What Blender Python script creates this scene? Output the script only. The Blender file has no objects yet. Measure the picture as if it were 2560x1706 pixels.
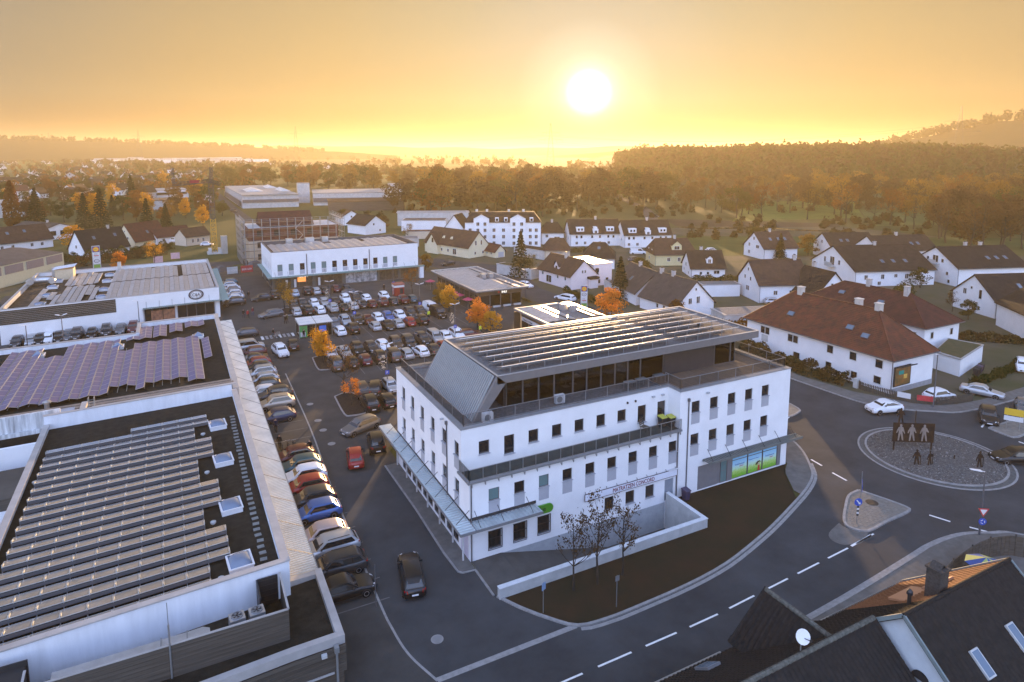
import bpy,math,random
import numpy as np
from mathutils import Vector,Matrix
SC=bpy.context.scene
R=math.radians
rnd=random.Random(11)
CAM_H=32.0
cam_d=bpy.data.cameras.new('camera')
cam=bpy.data.objects.new('camera',cam_d)
SC.collection.objects.link(cam)
cam.location=(0,0,CAM_H)
cam.rotation_euler=(R(90-7.484),0,R(-27.3))
cam_d.sensor_width=36.0
cam_d.sensor_fit='HORIZONTAL'
cam_d.lens=22.91
cam_d.shift_y=-0.1020
cam_d.clip_start=0.5
cam_d.clip_end=30000
SC.camera=cam
SUN_AZ,SUN_EL=33.9,4.9
sd=Vector((math.sin(R(SUN_AZ))*math.cos(R(SUN_EL)),math.cos(R(SUN_AZ))*math.cos(R(SUN_EL)),math.sin(R(SUN_EL))))
world=bpy.data.worlds.new('World')
SC.world=world
world.use_nodes=True
wn,wl=world.node_tree.nodes,world.node_tree.links
wn.clear()
w_out=wn.new('ShaderNodeOutputWorld')
w_bg=wn.new('ShaderNodeBackground')
w_sky=wn.new('ShaderNodeTexSky')
w_sky.sky_type='NISHITA'
w_sky.sun_disc=False
w_sky.sun_elevation=R(SUN_EL)
w_sky.sun_rotation=R(SUN_AZ)
w_sky.altitude=400
w_sky.air_density=1.0
w_sky.dust_density=1.5
w_sky.ozone_density=1.0
w_bg.inputs['Strength'].default_value=0.05
def wnode(t,**kw):
 n=wn.new(t)
 for k,v in kw.items():
  setattr(n,k,v)
 return n
w_tc=wnode('ShaderNodeTexCoord')
w_dot=wnode('ShaderNodeVectorMath',operation='DOT_PRODUCT')
w_dot.inputs[1].default_value=sd
wl.new(w_tc.outputs['Generated'],w_dot.inputs[0])
w_ac=wnode('ShaderNodeMath',operation='ARCCOSINE')
wl.new(w_dot.outputs['Value'],w_ac.inputs[0])
w_ang=wnode('ShaderNodeMath',operation='DIVIDE')
w_ang.inputs[1].default_value=math.pi
wl.new(w_ac.outputs[0],w_ang.inputs[0])
def ramp(stops,src,interp='EASE'):
 r=wn.new('ShaderNodeValToRGB')
 r.color_ramp.interpolation=interp
 els=r.color_ramp.elements
 while len(els)<len(stops):
  els.new(0.5)
 for e,(p,c)in zip(els,stops):
  e.position=p
  e.color=(c[0],c[1],c[2],1)
 wl.new(src,r.inputs[0])
 return r
w_glow=ramp([(0.0,(10.71,10.0,8.21)),(0.006,(5.36,5.0,3.93)),(0.0105,(2.05,1.93,1.61)),(0.017,(1.29,1.23,0.98)),(0.035,(1.0,0.89,0.64)),(0.07,(0.96,0.8,0.48)),(0.12,(1.02,0.75,0.37)),(0.18,(0.91,0.66,0.34)),(0.24,(0.68,0.55,0.37)),(0.36,(0.86,0.86,0.89)),(0.5,(1.7,1.86,2.23)),(0.65,(2.86,3.18,3.84)),(0.8,(3.93,4.38,5.27)),(1.0,(4.55,5.09,6.16))],w_ang.outputs[0],'LINEAR')
w_sep=wnode('ShaderNodeSeparateXYZ')
wl.new(w_tc.outputs['Generated'],w_sep.inputs[0])
w_el=ramp([(0.0,(0.62,0.46,0.30)),(0.03,(0.74,0.58,0.42)),(0.075,(1.0,0.95,0.86)),(0.15,(1,1,1)),(0.27,(0.84,0.93,1.12)),(0.42,(0.66,0.82,1.3)),(1.0,(0.78,0.88,1.12))],w_sep.outputs['Z'],'LINEAR')
w_mul=wnode('ShaderNodeMix',data_type='RGBA',blend_type='MULTIPLY')
w_mul.inputs['Factor'].default_value=1.0
wl.new(w_glow.outputs['Color'],w_mul.inputs['A'])
wl.new(w_el.outputs['Color'],w_mul.inputs['B'])
w_mix=wnode('ShaderNodeMix',data_type='RGBA',blend_type='MIX')
w_mix.inputs['Factor'].default_value=0.97
wl.new(w_sky.outputs['Color'],w_mix.inputs['A'])
w_gain=wnode('ShaderNodeMix',data_type='RGBA',blend_type='MULTIPLY')
w_gain.inputs['Factor'].default_value=1.0
w_gain.inputs['B'].default_value=(5.0,5.0,5.0,1)
wl.new(w_mul.outputs['Result'],w_gain.inputs['A'])
wl.new(w_gain.outputs['Result'],w_mix.inputs['B'])
wl.new(w_mix.outputs['Result'],w_bg.inputs['Color'])
wl.new(w_bg.outputs[0],w_out.inputs[0])
sun_d=bpy.data.lights.new('sun','SUN')
sun_d.energy=5.0
sun_d.angle=R(0.5)
sun_d.color=(1.0,0.62,0.30)
sun=bpy.data.objects.new('sun',sun_d)
SC.collection.objects.link(sun)
sun.rotation_euler=(-sd).to_track_quat('-Z','Y').to_euler()
sun.location=(60,90,80)
SC.view_settings.view_transform='Standard'
SC.view_settings.look='None'
SC.view_settings.gamma=1
SC.view_settings.use_curve_mapping=False
SC.view_settings.exposure=1.2
SC.render.engine='CYCLES'
cy=SC.cycles
cy.max_bounces=6
cy.diffuse_bounces=3
cy.glossy_bounces=3
cy.transmission_bounces=3
cy.transparent_max_bounces=6
cy.volume_bounces=0
cy.use_denoising=True
cy.sample_clamp_indirect=6.0
_cp,_sp=math.cos(R(7.484)),math.sin(R(7.484))
_ca,_sa=math.cos(R(27.3)),math.sin(R(27.3))
def at(u,v,z=0.0):
 """survey: pixel of the 2560x1706 photograph -> point of the place at height z"""
 x,y=(u-1280)/1629.0,-(v-592)/1629.0
 dx,dy,dz=x,_cp+y*_sp,-_sp+y*_cp
 t=(z-CAM_H)/dz
 X,Y=dx*t,dy*t
 return Vector((X*_ca+Y*_sa,-X*_sa+Y*_ca,z))
COL=SC.collection
def link(o):
 COL.objects.link(o)
 return o
def thing(name,label,cat,loc=(0,0,0),rz=0.0,group=None):
 o=bpy.data.objects.new(name,None)
 o.empty_display_size=0.5
 link(o)
 o.location=loc
 o.rotation_euler=(0,0,rz)
 o['label']=label
 o['category']=cat
 if group:
  o['group']=group
 return o
def tag(o,label,cat,group=None):
 o['label']=label
 o['category']=cat
 if group:
  o['group']=group
 return o
def struct(o):
 o['kind']='structure'
 return o
def stuff(o):
 o['kind']='stuff'
 return o
class MB:
 """collects polygons; build() links them as ONE mesh object"""
 def __init__(s,off=(0,0,0)):
  s.v,s.f,s.m,s.off=[],[],[],off
  s.cur=0
 def add(s,vs,fs,m=None):
  n=len(s.v)
  s.v.extend([tuple(p)for p in vs])
  for f in fs:
   s.f.append(tuple(i+n for i in f))
   s.m.append(s.cur if m is None else m)
  return s
 def quad(s,a,b,c,d,m=None):
  return s.add((a,b,c,d),((0,1,2,3),),m)
 def tri(s,a,b,c,m=None):
  return s.add((a,b,c),((0,1,2),),m)
 def box(s,x0,x1,y0,y1,z0,z1,m=None):
  return s.add([(x0,y0,z0),(x1,y0,z0),(x1,y1,z0),(x0,y1,z0),(x0,y0,z1),(x1,y0,z1),(x1,y1,z1),(x0,y1,z1)],
      [(0,3,2,1),(4,5,6,7),(0,1,5,4),(1,2,6,5),(2,3,7,6),(3,0,4,7)],m)
 def prism(s,poly,z0,z1,m=None,cap=True):
  n=len(poly)
  vs=[(p[0],p[1],z0)for p in poly]+[(p[0],p[1],z1)for p in poly]
  fs=[(i,(i+1)%n,n+(i+1)%n,n+i)for i in range(n)]
  if cap:
   fs+=[tuple(range(n-1,-1,-1)),tuple(range(n,2*n))]
  return s.add(vs,fs,m)
 def bar(s,p,q,w,h=None,m=None):
  """rectangular bar from p to q"""
  h=h or w
  p,q=Vector(p),Vector(q)
  d=(q-p).normalized()
  up=Vector((0,0,1))if abs(d.z)<0.95 else Vector((0,1,0))
  a=d.cross(up).normalized()*(w/2)
  b=a.cross(d).normalized()*(h/2)
  vs=[p-a-b,p+a-b,p+a+b,p-a+b,q-a-b,q+a-b,q+a+b,q-a+b]
  return s.add(vs,[(0,1,2,3),(7,6,5,4),(0,4,5,1),(1,5,6,2),(2,6,7,3),(3,7,4,0)],m)
 def tube(s,p,q,r0,r1=None,n=8,m=None,cap=True):
  r1=r0 if r1 is None else r1
  p,q=Vector(p),Vector(q)
  d=(q-p).normalized()
  up=Vector((0,0,1))if abs(d.z)<0.95 else Vector((0,1,0))
  a=d.cross(up).normalized()
  b=a.cross(d).normalized()
  vs=[]
  for c,r in((p,r0),(q,r1)):
   for i in range(n):
    t=2*math.pi*i/n
    vs.append(c+a*(math.cos(t)*r)+b*(math.sin(t)*r))
  fs=[(i,n+i,n+(i+1)%n,(i+1)%n)for i in range(n)]
  if cap:
   fs+=[tuple(range(n)),tuple(range(2*n-1,n-1,-1))]
  return s.add(vs,fs,m)
 def lathe(s,prof,n=12,c=(0,0,0),m=None):
  vs,fs=[],[]
  for r,z in prof:
   for i in range(n):
    t=2*math.pi*i/n
    vs.append((c[0]+r*math.cos(t),c[1]+r*math.sin(t),c[2]+z))
  for k in range(len(prof)-1):
   for i in range(n):
    j=(i+1)%n
    fs.append((k*n+i,k*n+j,(k+1)*n+j,(k+1)*n+i))
  fs.append(tuple(range(n-1,-1,-1)))
  fs.append(tuple(range((len(prof)-1)*n,len(prof)*n)))
  return s.add(vs,fs,m)
 def mesh(s,name,mats,smooth=False):
  me=bpy.data.meshes.new(name)
  o=s.off
  me.from_pydata([(v[0]-o[0],v[1]-o[1],v[2]-o[2])for v in s.v],[],s.f)
  for m in(mats if isinstance(mats,(list,tuple))else[mats]):
   me.materials.append(m)
  if any(s.m):
   me.polygons.foreach_set('material_index',s.m)
  if smooth:
   me.polygons.foreach_set('use_smooth',[True]*len(s.f))
   if smooth!='all':
    me.set_sharp_from_angle(angle=R(smooth if isinstance(smooth,(int,float))and smooth is not True else 40))
  me.update()
  return me
 def build(s,name,mats,parent=None,loc=(0,0,0),rz=0.0,smooth=False):
  return put(name,s.mesh(name,mats,smooth),parent,loc,rz)
def put(name,me,parent=None,loc=(0,0,0),rz=0.0,rot=None):
 o=bpy.data.objects.new(name,me)
 link(o)
 if parent is not None:
  o.parent=parent
 o.location=loc
 o.rotation_euler=rot if rot is not None else(0,0,rz)
 return o
def copy_tree(o,parent=None):
 c=o.copy()
 link(c)
 if parent is not None:
  c.parent=parent
 for ch in list(o.children):
  copy_tree(ch,c)
 return c
MATS={}
def mat(name,col,rough=0.8,metal=0.0,var=0.15,scale=2.0,bump=0.0,bscale=None,spec=None,emit=None,col2=None,detail=5.0,coord='Object',stretch=None):
 if name in MATS:
  return MATS[name]
 m=bpy.data.materials.new(name)
 MATS[name]=m
 m.use_nodes=True
 nt=m.node_tree
 b=nt.nodes['Principled BSDF']
 b.inputs['Roughness'].default_value=rough
 b.inputs['Metallic'].default_value=metal
 if spec is None and rough>=0.72:
  spec=0.14
 if spec is not None:
  b.inputs['Specular IOR Level'].default_value=spec
 c=(col[0],col[1],col[2],1)
 b.inputs['Base Color'].default_value=c
 if emit:
  b.inputs['Emission Color'].default_value=(*emit[0],1)
  b.inputs['Emission Strength'].default_value=emit[1]
 if var or bump or col2:
  tc=nt.nodes.new('ShaderNodeTexCoord')
  src=tc.outputs[coord]
  if coord=='Object':
   oi=nt.nodes.new('ShaderNodeObjectInfo')
   va=nt.nodes.new('ShaderNodeVectorMath')
   va.operation='ADD'
   sc_=nt.nodes.new('ShaderNodeVectorMath')
   sc_.operation='SCALE'
   sc_.inputs['Scale'].default_value=37.0
   cmb=nt.nodes.new('ShaderNodeCombineXYZ')
   nt.links.new(oi.outputs['Random'],cmb.inputs[0])
   nt.links.new(oi.outputs['Random'],cmb.inputs[1])
   nt.links.new(cmb.outputs[0],sc_.inputs[0])
   nt.links.new(tc.outputs['Object'],va.inputs[0])
   nt.links.new(sc_.outputs[0],va.inputs[1])
   src=va.outputs[0]
  if stretch:
   mp=nt.nodes.new('ShaderNodeMapping')
   mp.inputs['Scale'].default_value=stretch
   nt.links.new(src,mp.inputs[0])
   src=mp.outputs[0]
  no=nt.nodes.new('ShaderNodeTexNoise')
  no.inputs['Scale'].default_value=scale
  no.inputs['Detail'].default_value=detail
  no.inputs['Roughness'].default_value=0.62
  nt.links.new(src,no.inputs['Vector'])
  if var or col2:
   rp=nt.nodes.new('ShaderNodeValToRGB')
   e=rp.color_ramp.elements
   e[0].position,e[1].position=0.3,0.7
   if col2:
    e[0].color=c
    e[1].color=(*col2,1)
   else:
    e[0].color=tuple(max(0,x*(1-var))for x in col)+(1,)
    e[1].color=tuple(x*(1+var)for x in col)+(1,)
   nt.links.new(no.outputs['Fac'],rp.inputs[0])
   nt.links.new(rp.outputs[0],b.inputs['Base Color'])
  if bump:
   n2=nt.nodes.new('ShaderNodeTexNoise')
   n2.inputs['Scale'].default_value=bscale or scale*4
   n2.inputs['Detail'].default_value=4
   nt.links.new(src,n2.inputs['Vector'])
   bp=nt.nodes.new('ShaderNodeBump')
   bp.inputs['Strength'].default_value=bump
   bp.inputs['Distance'].default_value=0.05
   nt.links.new(n2.outputs['Fac'],bp.inputs['Height'])
   nt.links.new(bp.outputs[0],b.inputs['Normal'])
 return m
M_asph=mat('asphalt',(0.050,0.053,0.055),0.82,var=0.28,scale=0.22,bump=0.25,bscale=30)
M_lot=mat('lot_paving',(0.056,0.055,0.052),0.8,var=0.22,scale=0.35,bump=0.3,bscale=18)
M_walk=mat('walk_paving',(0.13,0.125,0.115),0.85,var=0.2,scale=1.2,bump=0.35,bscale=14)
M_kerb=mat('kerb_stone',(0.26,0.255,0.245),0.8,var=0.2,scale=2.5)
M_line=mat('road_paint',(0.72,0.72,0.70),0.7,var=0.14,scale=3)
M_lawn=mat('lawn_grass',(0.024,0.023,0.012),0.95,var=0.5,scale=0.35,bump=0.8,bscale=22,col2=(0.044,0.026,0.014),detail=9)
M_white=mat('white_render',(0.74,0.74,0.74),0.85,var=0.05,scale=0.5,bump=0.05,bscale=40)
M_conc=mat('pale_concrete',(0.42,0.43,0.42),0.8,var=0.16,scale=0.9,bump=0.1)
M_dark=mat('dark_metal',(0.035,0.036,0.038),0.5,0.4,var=0.1)
M_grey=mat('grey_sheet',(0.22,0.225,0.23),0.45,0.3,var=0.08)
M_zinc=mat('galvanised_sheet',(0.50,0.51,0.52),0.36,0.75,var=0.12,scale=1.5)
M_bright=mat('bright_flashing',(0.62,0.61,0.59),0.4,0.6,var=0.1,scale=1.2)
M_glass=mat('dark_glass',(0.012,0.014,0.016),0.06,var=0,spec=0.8)
M_glassb=mat('blind_glass',(0.12,0.20,0.20),0.15,var=0.1,scale=1.0,spec=0.8)
M_frame=mat('window_frame_grey',(0.09,0.09,0.095),0.5,var=0)
M_panelgrey=mat('apron_panel',(0.36,0.37,0.40),0.6,var=0.05)
M_sedum=mat('sedum_roof',(0.034,0.030,0.022),0.95,var=0.5,scale=1.6,bump=1.0,bscale=26,col2=(0.014,0.013,0.010))
M_gravel=mat('roof_gravel',(0.16,0.158,0.155),0.9,var=0.3,scale=4,bump=0.8,bscale=40)
M_pv_skyglare=mat('solar_glass_skyglare',(0.30,0.30,0.31),0.35,var=0.2,scale=0.5)  # pale base paints the bright sky reflection into the store roof strips
M_pv=mat('solar_glass',(0.16,0.165,0.17),0.14,var=0.25,scale=0.7)
M_pv.node_tree.nodes['Principled BSDF'].inputs['IOR'].default_value=2.7
M_pvb=mat('solar_glass_blue',(0.050,0.080,0.22),0.30,var=0.3,scale=0.7,spec=0.5,col2=(0.11,0.085,0.16))
M_pvframe=mat('solar_frame',(0.62,0.63,0.64),0.35,0.8,var=0)
M_wood=mat('weathered_boards',(0.075,0.066,0.055),0.8,var=0.35,scale=1.0,bump=0.4,stretch=(0.25,0.25,6.0))
M_black=mat('black_rubber',(0.015,0.015,0.016),0.7,var=0)
M_steel=mat('galvanised_post',(0.30,0.31,0.31),0.45,0.6,var=0.05)
def sheet(name,poly,z,m,kind='structure'):
 mb=MB()
 mb.add([(p[0],p[1],z)for p in poly],[tuple(range(len(poly)))])
 o=mb.build(name,m)
 o['kind']=kind
 return o
def ribbon(mb,pts,w,z0,z1,m=None):
 """a strip of constant width along a polyline"""
 P=[Vector((p[0],p[1],0))for p in pts]
 L,Rr=[],[]
 for i,p in enumerate(P):
  a=P[max(0,i-1)]
  b=P[min(len(P)-1,i+1)]
  d=(b-a).normalized()
  n=Vector((-d.y,d.x,0))*(w/2)
  L.append(p+n)
  Rr.append(p-n)
 for i in range(len(P)-1):
  q=[Rr[i],Rr[i+1],L[i+1],L[i]]
  if z1-z0<0.02:
   mb.add([(a.x,a.y,z1)for a in q],[(0,1,2,3)],m)
  else:
   mb.prism([(a.x,a.y)for a in q],z0,z1,m)
 return mb
def arc(cx,cy,r,a0,a1,n=24):
 return[(cx+r*math.cos(R(a0+(a1-a0)*i/n)),cy+r*math.sin(R(a0+(a1-a0)*i/n)))for i in range(n+1)]
def smooth_line(pts,k=4):
 """Catmull-Rom through the surveyed points"""
 P=[Vector((p[0],p[1]))for p in pts]
 P=[P[0]*2-P[1]]+P+[P[-1]*2-P[-2]]
 out=[]
 for i in range(1,len(P)-2):
  for j in range(k):
   t=j/k
   a,b,c,d=P[i-1],P[i],P[i+1],P[i+2]
   q=0.5*((2*b)+(c-a)*t+(2*a-5*b+4*c-d)*t*t+(3*b-a-3*c+d)*t**3)
   out.append((q.x,q.y))
 out.append((P[-2].x,P[-2].y))
 return out
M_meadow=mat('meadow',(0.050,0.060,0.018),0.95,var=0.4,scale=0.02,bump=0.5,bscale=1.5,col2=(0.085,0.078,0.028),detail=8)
RX0,RX1,RY0,RY1=18.9,38.4,38.95,43.6
mb=MB()
BIG=12000
for(x0,x1,y0,y1)in((-BIG,RX0,-2500,BIG),(RX1,BIG,-2500,BIG),(RX0,RX1,-2500,RY0),(RX0,RX1,RY1,BIG)):
 mb.quad((x0,y0,0),(x1,y0,0),(x1,y1,0),(x0,y1,0))
struct(mb.build('ground',M_meadow))
M_earth=mat('garden_ground',(0.055,0.060,0.026),0.95,var=0.4,scale=0.12,bump=0.6,bscale=5,col2=(0.10,0.085,0.06))
sheet('garden_ground',[(59,66),(75.5,58),(84.5,43.2),(130,38),(260,60),(250,200),(150,215),(75,190),(60,175),(52,190),(-5,205),(-70,260),(-120,200),(-60,128),(-35,128),(-30,174),(8,176),(54,178),(60,160)],0.004,M_earth)
sheet('parking_lot',[(-45,34),(12.4,33.9),(18.7,33.9),(18.85,62),(18.85,66),(54,66),(54,62),(61,66),(65,88),(64,112),(60,150),(57,178),(-35,178),(-35,108),(-60,100)],0.008,M_lot)
road=[(-60,26.4),(36,27.0),(45,27.5),(50.7,28.0),(52.7,28.19),(55.1,28.17),(57.4,27.8),(59.5,26.85),(61.4,25.57),(64,20),(66,8),(75,8),(76,18),(79,26),(83,31.5),(92,33),(140,34),(140,40.5),
  (99.7,42.0),(91,42.6),(84.4,42.94),(81.7,44.56),(78.8,46.88),(76.7,49.87),(76.1,55.33),(75.6,70),(75.2,104),(74.8,131),(77,138),(82.5,158),(66,185),(52,197),(20,203),(-30,214),(-120,236),(-122,229),(-30,206),(18,195),
  (48,189),(60,178),(64.5,160),(66.5,140),(67.2,120),(66.8,95),(65.5,75),(61.5,58),(59.5,47.44),(58.1,44.56),(56,42),(54.3,40.44),(51.6,39.0),(47.9,37.6),(44.1,36.28),(41,35.33),(32.1,33.66),(27.2,33.48),(22.5,33.87),(12.4,33.9),(-60,34)]
sheet('main_road',road,0.012,M_asph)
mb=MB()
ribbon(mb,[(12.4,33.95),(22.4,33.95)],0.42,0.0,0.018)
struct(mb.build('gutter_strip',M_kerb))
sheet('asphalt_apron',[(12.4,34.16),(18.9,34.16),(22.3,34.16),(21.1,35.38),(19.83,37.27),(18.95,38.9),(18.8,42.4),(17.5,42.7),(17.45,45.5),(17.59,52.7),(17.4,62),(15.5,62),(12.2,62),(11.3,50),(11.2,43.2),(11.25,39.5),(11.5,36.7)],0.0125,M_asph)
lawn_s=smooth_line([(18.95,39.01),(19.83,37.27),(21.11,35.38),(22.52,33.87),(24.65,33.5),(27.17,33.48),(32.09,33.66),(36.5,34.2),(40.96,35.33),(44.11,36.28),(47.89,37.61),(51.59,39.02),(54.33,40.44),(55.96,41.98),(58.07,44.56),(59.5,47.44),(60.6,52),(61.5,58),(62.6,63)],3)
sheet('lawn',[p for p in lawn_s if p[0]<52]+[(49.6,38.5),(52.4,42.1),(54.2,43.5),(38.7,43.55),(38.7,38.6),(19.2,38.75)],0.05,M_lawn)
sheet('office_pavement',[p for p in lawn_s if p[0]>49.2][::1]+[(62.6,66),(54.4,66),(54.4,43.5),(53.2,42.7),(52.4,42.0),(50.4,39.4)],0.10,M_walk)
mb=MB()
ribbon(mb,lawn_s,0.22,0.0,0.13)
struct(mb.build('kerb',M_kerb))
mb=MB()
ribbon(mb,[(p[0]+0.05,p[1]-0.32)for p in lawn_s if p[0]>22.5 and p[0]<57],0.3,0,0.018)
struct(mb.build('gutter_strip',M_kerb))
sheet('side_pavement',[(17.45,62),(17.55,52.7),(17.44,45.5),(17.63,42.75),(18.8,42.6),(18.8,62)],0.09,M_walk)
mb=MB()
ribbon(mb,[(17.38,62),(17.5,52.7),(17.38,45.5),(17.5,42.9),(17.75,42.6),(18.75,42.5),(18.75,39.2)],0.14,0,0.11)
struct(mb.build('kerb',M_kerb))
mb=MB()
ribbon(mb,smooth_line([(12.4,33.9),(11.52,36.71),(11.25,39.46),(11.22,43.2),(11.6,60),(12.3,75),(12.6,96)],4),0.16,0,0.016)
struct(mb.build('gutter_strip',M_kerb))
s_kerb=smooth_line([(20,26.2),(38.1,27.09),(43.8,27.45),(50.74,28.02),(52.67,28.19),(55.06,28.17),(57.41,27.8),(59.51,26.85),(61.44,25.57),(64,20),(66,8)],4)
sheet('south_pavement',s_kerb+[(58,8),(55,20),(52.0,24.6),(46,24.2),(20,23.5)],0.10,M_walk)
mb=MB()
ribbon(mb,s_kerb,0.2,0,0.13)
ribbon(mb,[(p[0]-0.02,p[1]+0.28)for p in s_kerb],0.3,0,0.018)
struct(mb.build('kerb',M_kerb))
ne=smooth_line([(75.2,104),(75.5,75),(76.08,55.33),(76.7,49.87),(78.79,46.88),(81.74,44.56),(84.39,42.94),(91.1,42.2),(100,41.9),(140,41)],4)
sheet('north_pavement',ne+[(140,43.5),(99.7,43.9),(91,44.0),(86.6,44.6),(84.0,45.5),(82.0,47.3),(80.8,50.0),(79.0,53.5),(78,60),(77,104)],0.10,M_walk)
mb=MB()
ribbon(mb,ne,0.18,0,0.13)
struct(mb.build('kerb',M_kerb))
RCX,RCY=69.6,37.6
mb=MB()
ribbon(mb,arc(RCX,RCY,7.05,0,360,60),0.18,0,0.06)
ribbon(mb,arc(RCX,RCY,6.35,0,360,60),0.2,0,0.16)
struct(mb.build('kerb',M_kerb))
sheet('roundabout_ring',arc(RCX,RCY,7.0,0,359,60),0.05,mat('ring_paving',(0.10,0.10,0.095),0.85,var=0.25,scale=3,bump=0.5,bscale=20))
gm=MB()
cap=[]
for k,(r,z)in enumerate(((6.3,0.12),(4.5,0.32),(2.5,0.46),(0.01,0.52))):
 cap.append([(RCX+r*math.cos(t*math.pi/24),RCY+r*math.sin(t*math.pi/24),z)for t in range(48)])
for k in range(3):
 for i in range(48):
  j=(i+1)%48
  gm.quad(cap[k][i],cap[k][j],cap[k+1][j],cap[k+1][i])
struct(gm.build('roundabout_mound',mat('mound_gravel',(0.10,0.095,0.088),0.95,var=0.45,scale=5,bump=1.0,bscale=14),smooth='all'))
st=MB()
r2=random.Random(5)
for i in range(2600):
 r=6.2*math.sqrt(r2.random())
 t=r2.random()*6.283
 z=0.52-0.40*(r/6.3)**1.6
 s=r2.uniform(0.05,0.13)
 x,y=RCX+r*math.cos(t),RCY+r*math.sin(t)
 a=r2.random()*3
 vs=[(x+s*math.cos(a+q*2.094)*r2.uniform(.7,1.2),y+s*math.sin(a+q*2.094)*r2.uniform(.7,1.2),z-0.02)for q in range(3)]+[(x,y,z+s*0.8)]
 st.add(vs,[(0,1,3),(1,2,3),(2,0,3)],i%3)
stuff(st.build('gravel',[mat('stone_pale',(0.22,0.21,0.20),.9,var=.2),mat('stone_mid',(0.12,0.115,0.11),.9,var=.2),mat('stone_dark',(0.06,0.055,0.05),.9,var=.2)]))
M_islepave=mat('island_paving',(0.19,0.175,0.15),0.85,var=0.2,scale=2,bump=0.5,bscale=12)
def island(name,pts,apron=None,slabs=None):
 c=Vector((sum(p[0]for p in pts)/len(pts),sum(p[1]for p in pts)/len(pts),0))
 p2=smooth_line(pts+[pts[0]],3)
 sheet(name,p2,0.115,M_islepave)
 mb=MB()
 ribbon(mb,p2,0.22,0,0.15)
 struct(mb.build('kerb',M_kerb))
island('traffic_island',[(55.9,36.6),(54.2,36.4),(52.2,35.3),(50.2,34.0),(49.55,33.05),(50.4,31.95),(53.15,32.1),(56.3,32.2),(57.0,32.7),(56.5,34.8)])
sheet('island_apron',smooth_line([(49.4,33.9),(47.3,33.3),(46.6,32.5),(46.9,31.6),(48.2,31.4),(50.2,31.75),(49.3,33.1),(49.4,33.9)],3),0.03,M_walk)
mb=MB()
mb.prism(arc(54.9,34.6,0.55,0,330,10),0.11,0.13)
struct(mb.build('drain_cover',M_dark))
pm=MB()
pm.box(-0.24,0.24,-0.155,0.155,0,0.012)
pme=pm.mesh('paving_stone',[M_islepave])
isl=[o for o in COL.objects if o.name=='traffic_island'][0]
def inpoly(x,y,P):
 c=False
 for i in range(len(P)):
  x1,y1=P[i]
  x2,y2=P[i-1]
  if(y1>y)!=(y2>y)and x<(x2-x1)*(y-y1)/(y2-y1)+x1:
   c=not c
 return c
isl_poly=[(55.6,36.2),(54.2,36.0),(52.3,35.0),(50.5,33.8),(50.0,33.0),(50.7,32.3),(53.15,32.45),(56.1,32.5),(56.6,32.9),(56.2,34.7)]
k=0
for iy in range(16):
 for ix in range(16):
  x,y=49.9+ix*0.52+(iy%2)*0.26,32.5+iy*0.34
  if k<160 and inpoly(x,y,isl_poly)and(Vector((x,y))-Vector((54.9,34.6))).length>.75:
   put('paving_stone',pme,isl,(x,y,0.115))
   k+=1
island('traffic_island',[(62.5,60.5),(63.2,54.4),(64.2,51.9),(66.3,52.0),(67.6,53.0),(68.0,57.5),(67.0,63),(65,72),(63.6,68)])
island('traffic_island',[(82.3,38.7),(82.0,37.0),(82.6,35.9),(88,36.3),(96,37.2),(88,38.5)])
mk=MB()
def dash(p,q,w=0.14):
 d=(Vector(q)-Vector(p)).normalized()
 n=Vector((-d.y,d.x))*(w/2)
 p,q=Vector(p),Vector(q)
 mk.add([(*(p-n),0.0165),(*(q-n),0.0165),(*(q+n),0.0165),(*(p+n),0.0165)],[(0,1,2,3)])
for i in range(-9,6):
 x0=32.96+i*3.75
 if x0<51:
  f=lambda x:30.33+max(0,x-31)*0.055 if x<48 else 30.33+0.97+(x-48)*0.08
  dash((x0,f(x0)),(x0+2.6,f(x0+2.6)))
for p,q in(((57.65,31.06),(58.21,29.6)),((58.8,28.36),(59.5,27.1)),((57.4,43.0),(57.2,41.56)),((56.85,40.1),(56.68,38.4)),((58.1,44.45),(59.1,46.4)),((63.7,51.4),(65.1,51.9)),((66.3,52.4),(67.6,52.6)),
    ((81.5,35.3),(81.5,33.2)),((82.0,39.3),(84.5,40.1)),((47.3,31.25),(50.2,31.5))):
 dash(p,q,0.2)
struct(mk.build('road_markings',M_line))
for i in range(8):
 x=11.6+i*0.72
 mb=MB()
 mb.quad((x,115.6,0.0125),(x+0.42,115.6,0.0125),(x+0.42,117.8,0.0125),(x,117.8,0.0125))
 struct(mb.build('crossing_stripe',mat('worn_paint_%d'%(i in(0,4,7)),(0.62,0.62,0.61)if i in(0,4,7)else(0.26,0.26,0.26),0.8,var=0.3,scale=3)))
sheet('bay_marking',[(7.6,33.0),(8.9,33.1),(7.6,35.6)],0.0135,M_line)
bl=MB()
for(x0,x1,n,yc,yd)in((21.0,54.0,14,124.2,9.6),(23.8,53.0,12,113.2,9.6),(20.2,50.0,12,95.6,10.0)):
 for i in range(n):
  x=x0+2.55*i
  bl.quad((x,yc-yd/2,0.0128),(x+0.1,yc-yd/2,0.0128),(x+0.1,yc+yd/2,0.0128),(x,yc+yd/2,0.0128))
for i in range(26):
 y=42.5+2.52*i
 bl.quad((7.6,y,0.0128),(12.0,y,0.0128),(12.0,y+0.1,0.0128),(7.6,y+0.1,0.0128))
struct(bl.build('bay_lines',mat('bay_stone',(0.13,0.13,0.13),0.8,var=0.3)))
M_bark=mat('bark_mulch',(0.035,0.026,0.02),0.95,var=0.4,scale=4,bump=0.9,bscale=18)
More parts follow.
